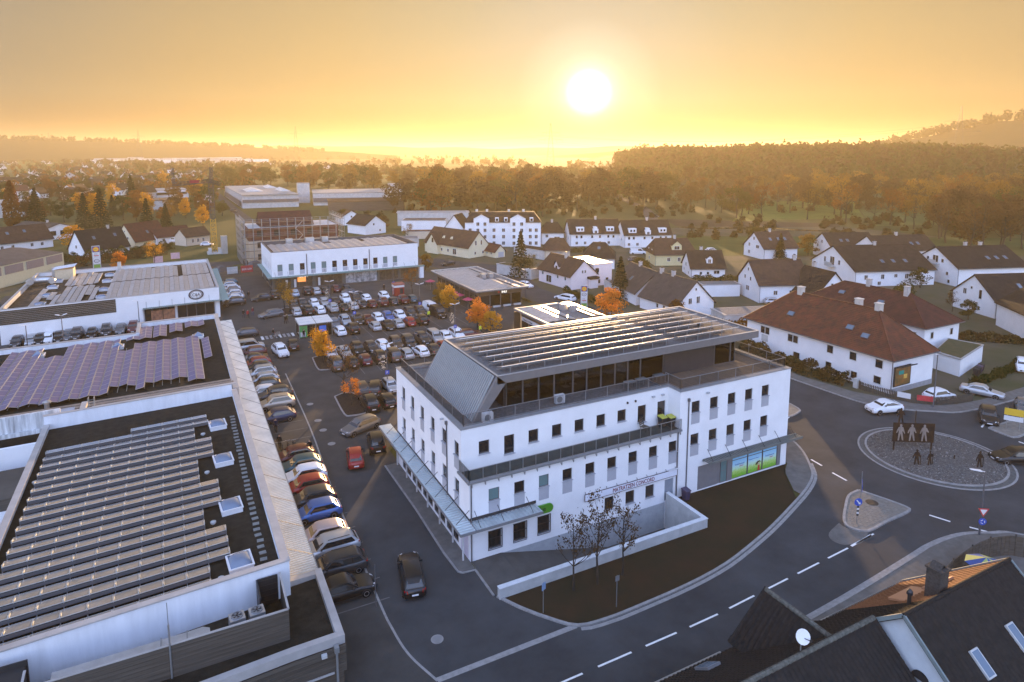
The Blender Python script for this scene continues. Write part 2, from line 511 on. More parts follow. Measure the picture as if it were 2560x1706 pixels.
for pts in([(17.4,101.5),(17.15,96.0),(17.7,95.0),(19.0,94.9),(19.7,95.8),(19.8,100.8),(19.0,101.9)],
   [(17.5,136.6),(17.25,131.6),(17.8,130.9),(19.4,131.0),(19.8,132),(19.6,136.4),(18.6,137.4)],
   [(16.95,83.5),(16.75,77.2),(17.4,76.3),(19.2,76.3),(19.7,77.3),(19.6,83),(18.4,84.2)],
   [(50,131),(50,128),(52.5,128),(52.5,131)]):
 p2=smooth_line(pts+[pts[0]],3)
 sheet('planting_bed',p2,0.08,M_bark)
 mb=MB()
 ribbon(mb,p2,0.16,0,0.14)
 struct(mb.build('kerb',M_kerb))
for(px,py)in((1093,1599),(775,1011),(795,1052),(808,1076),(829,1110)):
 c=at(px,py)
 mb=MB()
 mb.prism(arc(c.x,c.y,0.42,0,345,20),0.0,0.022)
 mb.prism(arc(c.x,c.y,0.31,0,345,20),0.0,0.03,1)
 struct(mb.build('manhole_cover',[M_kerb,M_grey]))
rm=MB()
rm.quad((18.9,38.95,0.01),(21.5,38.95,0.01),(21.5,43.6,0.01),(18.9,43.6,0.01))
rm.quad((21.5,38.95,0.01),(32,38.95,-2.6),(32,43.6,-2.6),(21.5,43.6,0.01))
rm.quad((32,38.95,-2.6),(38.4,38.95,-2.6),(38.4,43.6,-2.6),(32,43.6,-2.6))
struct(rm.build('loading_ramp',mat('ramp_concrete',(0.085,0.082,0.076),0.85,var=0.2,scale=0.6)))
def frame_axes(side):
 """outward normal n and horizontal axis u (to the right seen from outside)"""
 return{'S':(Vector((0,-1,0)),Vector((1,0,0))),'N':(Vector((0,1,0)),Vector((-1,0,0))),
   'W':(Vector((-1,0,0)),Vector((0,-1,0))),'E':(Vector((1,0,0)),Vector((0,1,0)))}[side]
def wall_panel(mb,org,u,n,w,z0,z1,openings,depth=0.18,m=0,mrev=None):
 """wall face from org along u with recessed rectangular openings (u0,u1,za,zb)"""
 us=sorted({0.0,w}|{o[0]for o in openings}|{o[1]for o in openings})
 zs=sorted({z0,z1}|{o[2]for o in openings}|{o[3]for o in openings})
 us=[x for x in us if 0<=x<=w]
 zs=[z for z in zs if z0<=z<=z1]
 org=Vector(org)
 def P(a,z,d=0.0):
  q=org+u*a-n*d
  return(q.x,q.y,z)
 for i in range(len(us)-1):
  for j in range(len(zs)-1):
   uc,zc=(us[i]+us[i+1])/2,(zs[j]+zs[j+1])/2
   if any(o[0]<uc<o[1]and o[2]<zc<o[3]for o in openings):
    continue
   mb.quad(P(us[i],zs[j]),P(us[i+1],zs[j]),P(us[i+1],zs[j+1]),P(us[i],zs[j+1]),m)
 for(a,b,c,d)in openings:
  mb.quad(P(a,c),P(b,c),P(b,c,depth),P(a,c,depth),mrev if mrev is not None else m)
  mb.quad(P(a,d,depth),P(b,d,depth),P(b,d),P(a,d),m)
  mb.quad(P(a,c),P(a,c,depth),P(a,d,depth),P(a,d),m)
  mb.quad(P(b,c,depth),P(b,c),P(b,d),P(b,d,depth),m)
WCACHE={}
def win_mesh(kind,w,h,fr=0.07,mull=0,bar=0,th=0.07,mats=None):
 """frame mesh / pane mesh in local axes: x right, z up, -y outward, origin bottom centre"""
 key=(kind,round(w,2),round(h,2),fr,mull,bar,th,tuple(m.name for m in(mats or[M_frame])))
 if key in WCACHE:
  return WCACHE[key]
 mb=MB()
 if kind=='frame':
  mb.box(-w/2,w/2,-th/2,th/2,0,fr)
  mb.box(-w/2,w/2,-th/2,th/2,h-fr,h)
  mb.box(-w/2,-w/2+fr,-th/2,th/2,fr,h-fr)
  mb.box(w/2-fr,w/2,-th/2,th/2,fr,h-fr)
  for i in range(mull):
   x=-w/2+w*(i+1)/(mull+1)
   mb.box(x-fr*.45,x+fr*.45,-th/2,th/2,fr,h-fr)
  for i in range(bar):
   z=h*(i+1)/(bar+1)
   mb.box(-w/2+fr,w/2-fr,-th/2+.01,th/2-.01,z-fr*.3,z+fr*.3)
 elif kind=='pane':
  mb.box(-w/2+fr,w/2-fr,-0.012,0.012,fr,h-fr)
 elif kind=='sill':
  mb.box(-w/2-0.06,w/2+0.06,-0.14,0.06,-0.05,0.0)
 elif kind=='apron':
  mb.box(-w/2,w/2,-0.02,0.02,0,h)
 me=mb.mesh(kind if kind!='frame' else 'window',mats or[M_frame])
 WCACHE[key]=me
 return me
ANG={'S':0.0,'E':math.pi/2,'N':math.pi,'W':-math.pi/2}
def window(parent,x,y,z,w,h,ang,fmat=None,pmat=None,sill=None,mull=0,bar=0,fr=0.07,name='window',th=0.07):
 """x,y,z bottom centre in the parent's axes; ang = rotation, 0 faces -Y"""
 fo=put(name,win_mesh('frame',w,h,fr,mull,bar,th,[fmat or M_frame]),parent,(x,y,z),ang)
 put('pane',win_mesh('pane',w,h,fr,0,0,th,[pmat or M_glass]),fo)
 if sill:
  put('sill',win_mesh('sill',w,h,fr,0,0,th,[sill]),fo)
 return fo
def corr_sheet(mb,o,u,v,lu,lv,pitch=0.3,h=0.05,m=None,drop=0.0):
 """corrugated sheet: ribs run along v, repeat along u"""
 o,u,v=Vector(o),Vector(u).normalized(),Vector(v).normalized()
 nrm=u.cross(v)
 if nrm.z<0:
  nrm=-nrm
 n=max(1,int(lu/pitch))
 p=lu/n
 prof=[]
 for i in range(n):
  prof+=[(i*p,0),(i*p+p*.45,0),(i*p+p*.55,h),(i*p+p*.9,h)]
 prof.append((lu,0))
 a=[o+u*s+nrm*t for s,t in prof]
 b=[q+v*lv+Vector((0,0,-drop))for q in a]
 vs=[tuple(q)for q in a]+[tuple(q)for q in b]
 k=len(a)
 mb.add(vs,[(i,i+1,k+i+1,k+i)for i in range(k-1)],m)
 return mb
def railing(parent,pts,z,h=1.0,post=1.6,bal=0.12,mrail=None,mbal=None,closed=False,double=True):
 """top rail + posts (one part) and thin balusters (stuff part) along a polyline, parent coords"""
 mrail=mrail or M_steel
 mb,bb=MB(),MB()
 for(p,q)in zip(pts[:-1],pts[1:]):
  p,q=Vector((p[0],p[1],z)),Vector((q[0],q[1],z))
  L=(q-p).length
  d=(q-p)/L
  mb.bar(p+Vector((0,0,h)),q+Vector((0,0,h)),0.05,0.04)
  mb.bar(p+Vector((0,0,0.1)),q+Vector((0,0,0.1)),0.035)
  n=max(1,round(L/post))
  for i in range(n+1):
   a=p+d*(L*i/n)
   mb.bar(a,a+Vector((0,0,h)),0.045)
  n=int(L/bal)
  for i in range(1,n):
   a=p+d*(L*i/n)
   bb.box(a.x-.011,a.x+.011,a.y-.011,a.y+.011,z+0.1,z+h)
 r=mb.build('railing',[mrail],parent)
 stuff(bb.build('balusters',[mbal or M_dark],r))
 return r
def text_part(body,parent,loc,size,rot,m,depth=0.02,align='LEFT',name='lettering',sx=1.0,label=None):
 cu=bpy.data.curves.new(name,'FONT')
 cu.body=body
 cu.size=size
 cu.extrude=depth
 cu.align_x=align
 cu.resolution_u=2
 to=bpy.data.objects.new('tmp_text',cu)
 link(to)
 dg=bpy.context.evaluated_depsgraph_get()
 me=bpy.data.meshes.new_from_object(to.evaluated_get(dg))
 COL.objects.unlink(to)
 bpy.data.objects.remove(to)
 me.name=name
 me.materials.clear()
 me.materials.append(m)
 o=put(name,me,parent,loc,rot=rot)
 o.scale=(sx,1,1)
 return o
RS=(R(90),0,0)
PV={}
def pv_mesh(w,l,m=None):
 """solar panel lying flat: w along x, l along y, origin centre"""
 k=(round(w,2),round(l,2),m)
 if k not in PV:
  mb=MB()
  mb.box(-w/2,w/2,-l/2,l/2,-0.035,0.0,1)
  f=0.035
  mb.quad((-w/2+f,-l/2+f,0.004),(w/2-f,-l/2+f,0.004),(w/2-f,l/2-f,0.004),(-w/2+f,l/2-f,0.004),0)
  PV[k]=mb.mesh('solar_panel',[m or M_pv,M_pvframe])
 return PV[k]
def pv(parent,x,y,z,w,l,tilt=(0,0),rz=0.0,m=None):
 return put('solar_panel',pv_mesh(w,l,m),parent,(x,y,z),rot=(tilt[0],tilt[1],rz))
OFF=thing('office_building','white four storey office building with solar rows on its roof and a MATRATZEN CONCORD sign','office building',(36.5,52.5,0))
oo=(36.5,52.5,0)
def oput(mb,name,mats,**k):
 mb.off=oo
 return mb.build(name,mats,OFF,**k)
X0,X1,XR=18.8,54.2,39.75
YL,YU,YN=43.6,45.2,62.0
ZM,ZP=6.72,10.22
S_,W_,E_,N_=(frame_axes(k)for k in 'SWEN')
gx=[20.44+2.27*i for i in range(9)]
lowo=[]
for x in gx:
 lowo.append((x-X0,x+.94-X0,4.66,5.68))
for x in(20.42,22.66,24.90):
 lowo.append((x-X0,x+1.12-X0,0.64,2.08))
for x in(31.58,33.83,36.05):
 lowo.append((x-X0,x+.98-X0,0.88,2.05))
lowo.append((38.25-X0,39.3-X0,0.02,2.1))
lowo.append((28.3-X0,31.0-X0,-2.55,-0.95))
mb=MB()
wall_panel(mb,(X0,YL,0),S_[1],S_[0],XR-X0,-2.7,ZM,lowo)
upo=[]
for i,x in enumerate(gx):
 upo.append((x-.1-X0,x+.84-X0,7.36 if i in(1,7,8)else 7.88,8.97))
wall_panel(mb,(X0,YU,0),S_[1],S_[0],XR-X0,ZM,ZP,upo)
riso=[]
for i in range(5):
 x=41.15+2.265*i
 riso+=[(x-XR,x+1.0-XR,4.8,5.88),(x-XR,x+1.0-XR,7.94,9.05)]
riso.append((42.2-XR,53.4-XR,0.1,2.5))
wall_panel(mb,(XR,YL-.04,0),S_[1],S_[0],X1-XR,0,ZP,riso,depth=0.18)
mb.quad((XR,YL-.04,0),(XR,YL,0),(XR,YL,ZM),(XR,YL-.04,ZM))
mb.quad((XR,YU,ZM),(XR,YL-.04,ZM),(XR,YL-.04,ZP),(XR,YU,ZP))
weo=[]
wys=[59.75-2.72*i for i in range(6)]
for y in wys:
 weo+=[(YN-y-.47,YN-y+.47,4.6,5.75),(YN-y-.47,YN-y+.47,7.72,8.92)]
shop=[]
for i in range(5):
 ya=60.6-3.0*i
 shop.append((YN-ya,YN-ya+2.7,0.25,2.75))
wall_panel(mb,(X0,YN,0),W_[1],W_[0],YN-YU,0,ZP,weo+shop)
wall_panel(mb,(X0,YU,0),W_[1],W_[0],YU-YL,0,ZM,[])
wall_panel(mb,(X1,YL-.04,0),E_[1],E_[0],YN-YL+.04,0,ZP,[])
wall_panel(mb,(X1,YN,0),N_[1],N_[0],X1-X0,0,ZP,[])
mb.quad((X0,YL,ZM),(XR,YL,ZM),(XR,YU,ZM),(X0,YU,ZM))
oput(mb,'wall',[M_white])
mb=MB()
mb.box(X0+2.5,38.3,YL-.03,YL-.001,-2.7,-0.05)
oput(mb,'plinth',[mat('plinth_grey',(0.33,0.35,0.36),.8,var=.1)])
rr=random.Random(3)
def owin(x,y,z0,z1,w,ang,apron=None,blind=False,bars=False):
 nx,ny=math.sin(ang),-math.cos(ang)
 px,py=x-nx*0.12-oo[0],y-ny*0.12-oo[1]
 pm=M_glassb if blind else M_glass
 fo=window(OFF,px,py,z0,w,z1-z0,ang,pmat=pm,mull=0,fr=.06)
 s=put('sill',win_mesh('sill',w-.02,1,mats=[M_panelgrey]),fo,(0,-.1,0.0))
 if apron:
  put('apron',win_mesh('apron',w,apron,mats=[M_panelgrey]),fo,(0,-.125,-apron-.06))
 if not blind and rr.random()<.45:
  hb=(z1-z0-.14)*rr.uniform(.3,.9)
  put('blind',win_mesh('apron',(w-.14)*rr.choice((1,.5)),round(hb,1),mats=[mat('blind_cloth',(.30,.33,.33),.8,var=.1)]),fo,(0 if rr.random()<.5 else-w*.2,0.05,z1-z0-.07-round(hb,1)))
 return fo
for i,x in enumerate(gx):
 owin(x+.47,YL,4.66,5.68,.94,0,apron=1.05,blind=i in(0,2))
 door=i in(1,7,8)
 owin(x+.37,YU,7.36 if door else 7.88,8.97,.94,0)
for i in range(5):
 x=41.15+2.265*i+.5
 owin(x,YL-.04,4.8,5.88,1.0,0,apron=1.0)
 owin(x,YL-.04,7.94,9.05,1.0,0,apron=1.0)
for y in wys:
 owin(X0,y,4.6,5.75,.94,ANG['W'],apron=1.05)
 owin(X0,y,7.72,8.92,.94,ANG['W'],apron=1.05)
for x in(20.98,23.22,25.46):
 fo=owin(x,YL,0.64,2.08,1.12,0)
 g=MB()
 for i in range(11):
  g.box(-.58+i*.116-.012,-.58+i*.116+.012,-.2,-.176,-.1,1.5)
 g.box(-.62,.62,-.21,-.17,-.12,-.08)
 g.box(-.62,.62,-.21,-.17,1.48,1.52)
 g.box(-.62,.62,-.21,-.17,.85,.88)
 for sx in(-.62,.6):
  g.box(sx,sx+.03,-.21,-.17,-.12,1.52)
  g.box(sx,sx+.03,-.21,0.0,-.12,-.09)
  g.box(sx,sx+.03,-.21,0.0,1.49,1.52)
 g.build('window_grille',[M_dark],fo)
for x in(32.07,34.32,36.54):
 owin(x,YL,0.88,2.05,.98,0)
mb=MB();mb.box(38.25,39.3,YL+.1,YL+.15,0.02,2.1)
oput(mb,'side_door',[mat('grey_door',(0.22,0.25,0.29),.5,var=.05)])
mb=MB();mb.box(28.3,31.0,YL+.1,YL+.14,-2.55,-0.95)
oput(mb,'garage_door',[M_frame])
mb=MB()
mb.box(42.2,44.75,YL+.02,YL+.14,0.1,2.5)
mb.box(44.75,45.15,YL+.06,YL+.14,0.1,2.5)
mb.box(46.05,46.68,YL+.0,YL+.14,0.1,2.5)
mb.box(52.95,53.4,YL+.0,YL+.14,0.1,2.5)
mb.box(42.2,53.4,YL+.142,YL+.4,0.1,2.5)
oput(mb,'shop_cladding',[mat('shop_grey',(0.155,0.155,0.16),.6,var=.08)])
fo=window(OFF,45.6-oo[0],YL+.06-oo[1],.1,.9,2.4,0,name='shop_door',pmat=M_glassb,bar=1)
m_print=bpy.data.materials.new('meadow_print')
m_print.use_nodes=True
nt=m_print.node_tree
b_=nt.nodes['Principled BSDF']
b_.inputs['Roughness'].default_value=.25
tc=nt.nodes.new('ShaderNodeTexCoord')
sp=nt.nodes.new('ShaderNodeSeparateXYZ')
nt.links.new(tc.outputs['Object'],sp.inputs[0])
no=nt.nodes.new('ShaderNodeTexNoise');no.inputs['Scale'].default_value=5;no.inputs['Detail'].default_value=6
nt.links.new(tc.outputs['Object'],no.inputs['Vector'])
ma=nt.nodes.new('ShaderNodeMath');ma.operation='MULTIPLY_ADD';ma.inputs[1].default_value=.9;ma.inputs[2].default_value=-.45
nt.links.new(no.outputs['Fac'],ma.inputs[0])
ad=nt.nodes.new('ShaderNodeMath');ad.operation='ADD'
nt.links.new(sp.outputs['Z'],ad.inputs[0]);nt.links.new(ma.outputs[0],ad.inputs[1])
mr=nt.nodes.new('ShaderNodeMapRange');mr.inputs['From Max'].default_value=2.4
nt.links.new(ad.outputs[0],mr.inputs['Value'])
rp=nt.nodes.new('ShaderNodeValToRGB')
e=rp.color_ramp.elements
e[0].position,e[0].color=.1,(.18,.42,.05,1)
e[1].position,e[1].color=.95,(.22,.50,.72,1)
for p_,c_ in((.3,(.42,.62,.18)),(.45,(.50,.72,.60)),(.6,(.36,.62,.78))):
 q_=e.new(p_);q_.color=(*c_,1)
nt.links.new(mr.outputs[0],rp.inputs[0]);nt.links.new(rp.outputs[0],b_.inputs['Base Color'])
M_blue=mat('blue_print',(.03,.09,.32),.5,var=0)
M_red=mat('red_print',(.45,.03,.03),.5,var=0)
for i,(xa,xb)in enumerate(((46.7,48.78),(48.84,50.84),(50.9,52.93))):
 w=xb-xa
 fo=window(OFF,(xa+xb)/2-oo[0],YL+.07-oo[1],.12,w,2.36,0,name='shop_window',pmat=m_print,fr=.05)
 fo.data=fo.data
 mb=MB();mb.box(-w/2+.05,w/2-.05,-.04,.03,1.86,1.92)
 mb.build('transom',[M_frame],fo)
 if i!=1:
  text_part('Steinhausen',fo,(-.62,-.02,1.28),.27,RS,M_blue,.004,name='window_lettering')
  text_part('REISEN',fo,(-.0,-.02,1.06),.17,RS,M_red,.004,name='window_lettering')
 else:
  text_part('Entspannt verreisen',fo,(-.85,-.02,1.42),.17,RS,M_blue,.004,name='window_lettering')
  pm_=MB()
  pm_.prism([(0,0),(.1,0)],0,0)if False else None
  def flat(poly,m):
   pm_.add([(x_,-.018,z_)for x_,z_ in poly],[tuple(range(len(poly)))],m)
  flat([(.38,.08),(.78,.08),(.70,.45),(.72,.62),(.46,.62),(.45,.42)],0)
  flat([(.45,.60),(.73,.60),(.70,.78),(.62,.86),(.50,.84),(.46,.74)],1)
  flat([(.10,.72),(.30,.70),(.44,.80),(.52,.92),(.74,.96),(.86,.84),(.82,.98),(.66,1.10),(.40,1.08),(.2,.95)],2)
  pm_.build('printed_figure',[M_red,mat('skin_print',(.55,.36,.26),.6,var=0),mat('hair_print',(.06,.035,.02),.6,var=0)],fo)
for i in range(5):
 ya=60.6-3.0*i-1.35
 window(OFF,X0+.1-oo[0],ya-oo[1],.25,2.7,2.5,ANG['W'],name='shop_window',mull=2,bar=1,fr=.06)
mb=MB();mb.box(X0-.012,X0-.002,43.9,45.4,.05,2.7)
oput(mb,'poster_panel',[mat('lilac_panel',(.55,.52,.60),.6,var=.08)])
mb=MB()
cop=0.42
mb.box(X0-.05,X0+cop,YU-.05,YN+.05,ZP,ZP+.07)
mb.box(X0+cop,XR-.05,YU-.05,YU+cop,ZP,ZP+.07)
mb.box(XR-.05,XR+cop-.05,YL-.09,YU+cop,ZP,ZP+.07)
mb.box(XR+cop-.05,X1+.05,YL-.09,YL+cop,ZP,ZP+.07)
mb.box(X1-cop,X1+.05,YL+cop,YN+.05,ZP,ZP+.07)
mb.box(X0+cop,X1-cop,YN-cop,YN+.05,ZP,ZP+.07)
oput(mb,'parapet_flashing',[mat('flashing_grey',(.33,.34,.35),.45,.5,var=.1)])
mb=MB()
mb.quad((X0+.3,YU+.3,9.95),(XR,YU+.3,9.95),(XR,YN-.3,9.95),(X0+.3,YN-.3,9.95))
oput(mb,'terrace_gravel',[M_gravel])
M_deck=mat('timber_deck',(0.17,0.125,0.09),.75,var=.25,scale=1.0,bump=.2,stretch=(6,.3,1))
dk=MB()
for i in range(50):
 x=XR+.2+i*.285
 if x<X1-.3:
  dk.box(x,x+.265,YL+.4,58,9.9,9.97+(i%3)*.003)
oput(dk,'terrace_deck',[M_deck])
dk=None
ra=[(p[0]-oo[0],p[1]-oo[1])for p in((26.5,YN-.5),(X0+.4,YN-.5),(X0+.4,YU+.42),(XR+.3,YU+.42))]
railing(OFF,ra,ZP+.05,1.0,2.2,.11,mrail=M_grey)
ra=[(p[0]-oo[0],p[1]-oo[1])for p in((XR+.38,YU+.9),(XR+.38,YL+.38),(X1-.35,YL+.38),(X1-.35,53.5))]
railing(OFF,ra,ZP+.05,1.0,2.2,.11,mrail=M_grey)
AX0,AX1,AY0,AY1,AZ=24.2,51.4,48.3,57.0,12.95
mb=MB()
mb.box(41.8,48.4,AY0,AY0+.15,9.97,AZ)
mb.box(AX0,AX0+.15,AY0+.2,AY1,9.97,AZ)
mb.box(AX0,AX1,AY1,AY1+.15,9.97,AZ)
oput(mb,'attic_wall',[mat('attic_cladding',(.045,.043,.045),.55,.2,var=.1)])
mb=MB();mb.box(AX0+.3,AX1-.3,52.5,52.6,9.97,AZ)
mb.box(AX0+.3,AX1-.3,AY0+.2,52.5,9.96,9.985)
for q in(30.0,36.2):
 mb.box(q,q+.1,AY0+.4,52.4,9.985,AZ)
oput(mb,'interior_wall',[mat('interior_grey',(.20,.18,.16),.8,var=.15)])
M_attglass=bpy.data.materials.new('attic_glass');m_=M_attglass;m_.use_nodes=True
g_=m_.node_tree;g_.nodes.clear()
go,gm_,gt,gg=(g_.nodes.new(t)for t in('ShaderNodeOutputMaterial','ShaderNodeMixShader','ShaderNodeBsdfTransparent','ShaderNodeBsdfGlossy'))
gt.inputs['Color'].default_value=(.42,.44,.45,1);gg.inputs['Roughness'].default_value=.03
gf=g_.nodes.new('ShaderNodeFresnel');gf.inputs['IOR'].default_value=1.5
g_.links.new(gf.outputs[0],gm_.inputs[0]);g_.links.new(gt.outputs[0],gm_.inputs[1]);g_.links.new(gg.outputs[0],gm_.inputs[2]);g_.links.new(gm_.outputs[0],go.inputs[0])
xs=[24.35,26.0,27.6,29.2,31.2,32.7,34.3,35.9,37.4,38.9,41.75]
for a,b in zip(xs[:-1],xs[1:]):
 window(OFF,(a+b)/2-oo[0],AY0+.05-oo[1],9.98,b-a,AZ-9.98,0,name='glazing',pmat=M_attglass,fr=.08)
for a,b in((48.45,50.7),(50.7,51.35)):
 window(OFF,(a+b)/2-oo[0],AY0+.05-oo[1],9.98,b-a,AZ-9.98,0,name='glazing',pmat=M_attglass,fr=.08)
M_fit=mat('white_fitting',(.6,.6,.6),.5,var=0)
for x,y in((26.2,50.0),(27.1,50.3),(31.6,50.2),(32.6,50.5),(37.0,50.2),(41.0,50.4),(49.2,50.3)):
 mb=MB();mb.box(x-.05,x+.05,y-.05,y+.05,9.98,10.7);mb.box(x-.7,x+.7,y-.4,y+.4,10.7,10.74);mb.box(x-.3,x+.3,y-.3,y+.3,9.98,10.01)
 oput(mb,'desk',[M_fit])
RXA,RXB,RYA,RYB,RZ=22.6,52.6,46.4,58.4,13.62
mb=MB()
mb.box(RXA+.3,RXB-.3,RYA+.3,RYB-.3,AZ,RZ-.1)
oput(mb,'roof_slab',[M_gravel])
mb=MB()
mb.box(RXA,RXB,RYA,RYA+.3,AZ-.02,RZ)
mb.box(RXA,RXB,RYB-.3,RYB,AZ-.02,RZ)
mb.box(RXB-.3,RXB,RYA+.3,RYB-.3,AZ-.02,RZ)
mb.box(RXA,RXA+.3,RYA+.3,RYB-.3,AZ-.02,RZ)
for y0,y1 in((RYA,RYA+.3),(RYB-.3,RYB)):
 p=[(20.35,10.0),(21.0,10.0),(23.4,AZ-.01),(22.62,RZ-.02)]
 vs=[(a,y0,z)for a,z in p]+[(a,y1,z)for a,z in p]
 mb.add(vs,[(0,1,2,3),(7,6,5,4),(0,4,5,1),(1,5,6,2),(2,6,7,3),(3,7,4,0)])
oput(mb,'fascia',[mat('fascia_brown',(.19,.18,.175),.5,.25,var=.08)])
mb=MB()
mb.box(RXA-.02,RXB+.02,RYA-.02,RYA+.16,RZ,RZ+.03)
mb.box(RXA-.02,RXB+.02,RYB-.16,RYB+.02,RZ,RZ+.03)
mb.box(RXA-.02,RXA+.14,RYA+.16,RYB-.16,RZ,RZ+.03)
mb.box(RXB-.14,RXB+.02,RYA+.16,RYB-.16,RZ,RZ+.03)
oput(mb,'roof_edge',[M_bright])
mb=MB()
sl=Vector((22.5-20.45,0,RZ-.06-10.0))
mb.quad((20.45,RYB-.32,10.0),(20.45,RYA+.32,10.0),(20.45+sl.x,RYA+.32,10+sl.z),(20.45+sl.x,RYB-.32,10+sl.z),1)
sn_=Vector((-sl.z,0,sl.x)).normalized()*.10
for i in range(34):
 y0=RYA+.36+i*.335
 for p_,q_ in(((20.45,y0,10.0),(20.45,y0+.17,10.0)),):
  a_,b_=Vector(p_)+sn_,Vector(q_)+sn_
  mb.add([Vector(p_),Vector(q_),Vector(q_)+sl,Vector(p_)+sl,a_,b_,b_+sl,a_+sl],[(4,7,6,5),(0,3,7,4),(1,5,6,2),(0,4,5,1)])
oput(mb,'slope_cladding',[mat('slope_zinc',(.36,.39,.40),.45,.4,var=.08),M_frame])
bk=MB()
for i in range(7):
 y=56.1-1.52*i
 for(xa,n,w)in((23.25,11,1.68),(42.5,5,1.58)):
  for k in range(n):
   pv(OFF,xa+w*(k+.5)-oo[0],y+.46-oo[1],RZ+.42,w-.03,1.0,(R(-16),0))
   x=xa+w*(k+.5)
   bk.box(x-.03,x+.03,y+.02,y+.06,RZ-.1,RZ+.52)
   bk.bar((x,y+.04,RZ+.5),(x,y+.95,RZ+.22),.04)
  bk.bar((xa,y+.05,RZ+.53),(xa+n*w,y+.05,RZ+.53),.05)
  bk.bar((xa,y+.95,RZ+.05),(xa+n*w,y+.95,RZ+.05),.05)
oput(bk,'solar_rack',[M_steel])
for x,y in((33.1,52.6),(35.6,52.9),(47.9,50.2)):
 mb=MB();mb.lathe([(.11,0),(.11,.4),(.16,.42),(.16,.55),(.02,.6)],10,(x,y,RZ-.1))
 oput(mb,'roof_vent',[M_dark])
mb=MB()
mb.box(X0-.25,XR+.1,YL-.35,YL-.02,ZM-.12,ZM+.04)
mb.box(X0-.25,X0-.02,YL-.02,YU+.3,ZM-.12,ZM+.04)
oput(mb,'balcony_edge',[M_grey])
mb=MB();mb.quad((X0+.02,YL,ZM+.03),(XR-.02,YL,ZM+.03),(XR-.02,YU-.02,ZM+.03),(X0+.02,YU-.02,ZM+.03))
oput(mb,'balcony_floor',[mat('balcony_matting',(.05,.06,.055),.9,var=.3)])
mb=MB()
mb.bar((0,-.3,-.13),(0,-.3,-.42),.05)
mb.bar((0,-.3,-.42),(0,0,-.2),.04)
mb.bar((0,-.3,-.15),(0,0,-.15),.05)
me_=mb.mesh('balcony_bracket',[M_grey])
for i in range(19):
 put('balcony_bracket',me_,OFF,(X0+.1+i*1.155-oo[0],YL-oo[1],ZM))
ra=[(p[0]-oo[0],p[1]-oo[1])for p in((X0-.12,YU+.1),(X0-.12,YL-.25),(XR+.02,YL-.25))]
railing(OFF,ra,ZM+.04,1.0,1.16,.1,mrail=M_steel)
def canopy(parent,off,x0,x1,y0,y1,z,ribs,m,pitch=.33,drop=.0,slats=False):
 mb=MB(off)
 if slats:
  n=int((x1-x0)/.28)
  for i in range(n):
   x=x0+(x1-x0)*(i+.5)/n
   mb.box(x-.05,x+.05,y0+.05,y1,z,z+.12)
  mb.box(x0,x1,y0,y0+.06,z-.06,z+.16)
  mb.box(x0,x1,y1-.06,y1,z-.06,z+.16)
 else:
  if ribs=='y':
   corr_sheet(mb,(x0,y0,z),(1,0,0),(0,1,0),x1-x0,y1-y0,pitch,.07)
  else:
   corr_sheet(mb,(x0,y0,z),(0,1,0),(1,0,0),y1-y0,x1-x0,pitch,.07)
  mb.box(x0,x1,y0-.04,y0,z-.14,z+.08,1)
  mb.box(x0,x1,y1,y1+.04,z-.14,z+.08,1)
  mb.box(x0-.04,x0,y0,y1,z-.14,z+.08,1)
  mb.box(x0,x1,y0,y1,z-.05,z-.03,1)
 return mb.build('canopy',[m,M_grey],parent)
M_can=mat('canopy_zinc',(.46,.52,.53),.42,.5,var=.12,scale=.8)
canopy(OFF,oo,17.5,18.78,42.3,64.4,3.32,'x',M_can)
canopy(OFF,oo,18.84,24.65,42.3,43.56,3.32,'y',M_can)
canopy(OFF,oo,42.7,55.4,42.6,43.5,3.0,'y',mat('canopy_slats',(.17,.19,.18),.5,.4),slats=True)
def hanger(p,q):
 mb=MB(p)
 mb.bar(p,q,.035)
 put('canopy_hanger',mb.mesh('canopy_hanger',[M_dark]),OFF,Vector(p)-Vector(oo))
for i in range(9):
 y=43.6+i*2.3
 hanger((17.65,y,3.45),(18.78,y,4.35))
for x in(19.2,21.2,23.8):
 hanger((x,42.4,3.45),(x,43.58,4.2))
for i in range(6):
 x=43.3+i*2.25
 hanger((x,42.7,3.1),(x,43.54,4.0))
mb=MB()
mb.box(X0-.03,X0-.003,YL,62,3.42,3.6);mb.box(X0,24.7,YL-.03,YL-.003,3.42,3.66)
oput(mb,'canopy_flashing',[M_dark])
for x,y in[(18.5,46.5+i*3.0)for i in range(6)]+[(18.3,43.9)]:
 mb=MB()
 mb.box(x,x+.12,y,y+.12,0,3.3)
 oput(mb,'canopy_post',[mat('post_pale',(.5,.5,.5),.6)])
for x,y,z0,z1,hop in((X0-.06,48.14,3.4,9.7,1),(X0+.12,YL-.07,0,6.5,0),(39.6,YL-.07,0,6.5,0),(40.75,YL-.1,0,9.3,1),(X1+.05,YL+.1,0,10,0)):
 mb=MB()
 mb.tube((x,y,z0),(x,y,z1),.055)
 if hop:
  mb.box(x-.14,x+.055,y-.14,y+.05,z1-.08,z1+.2)
 oput(mb,'rain_pipe',[M_frame])
for x,y,z in((18.6,48.9,9.75),(37.9,45.1,9.55),(39.0,45.1,9.55),(43.0,43.45,9.6)):
 mb=MB();mb.box(x-.14,x+.14,y-.12,y+.05,z,z+.12)
 oput(mb,'floodlight',[mat('lamp_grey',(.35,.36,.37),.4)])
for x in(35.0,35.9):
 mb=MB();mb.box(x-.06,x+.06,YU-.14,YU-.003,9.45,9.62)
 oput(mb,'vent_outlet',[M_dark])
SG=thing('facade_sign','long framed sign reading MATRATZEN CONCORD on the white office facade','sign',(34.5,43.6,2.66))
mb=MB()
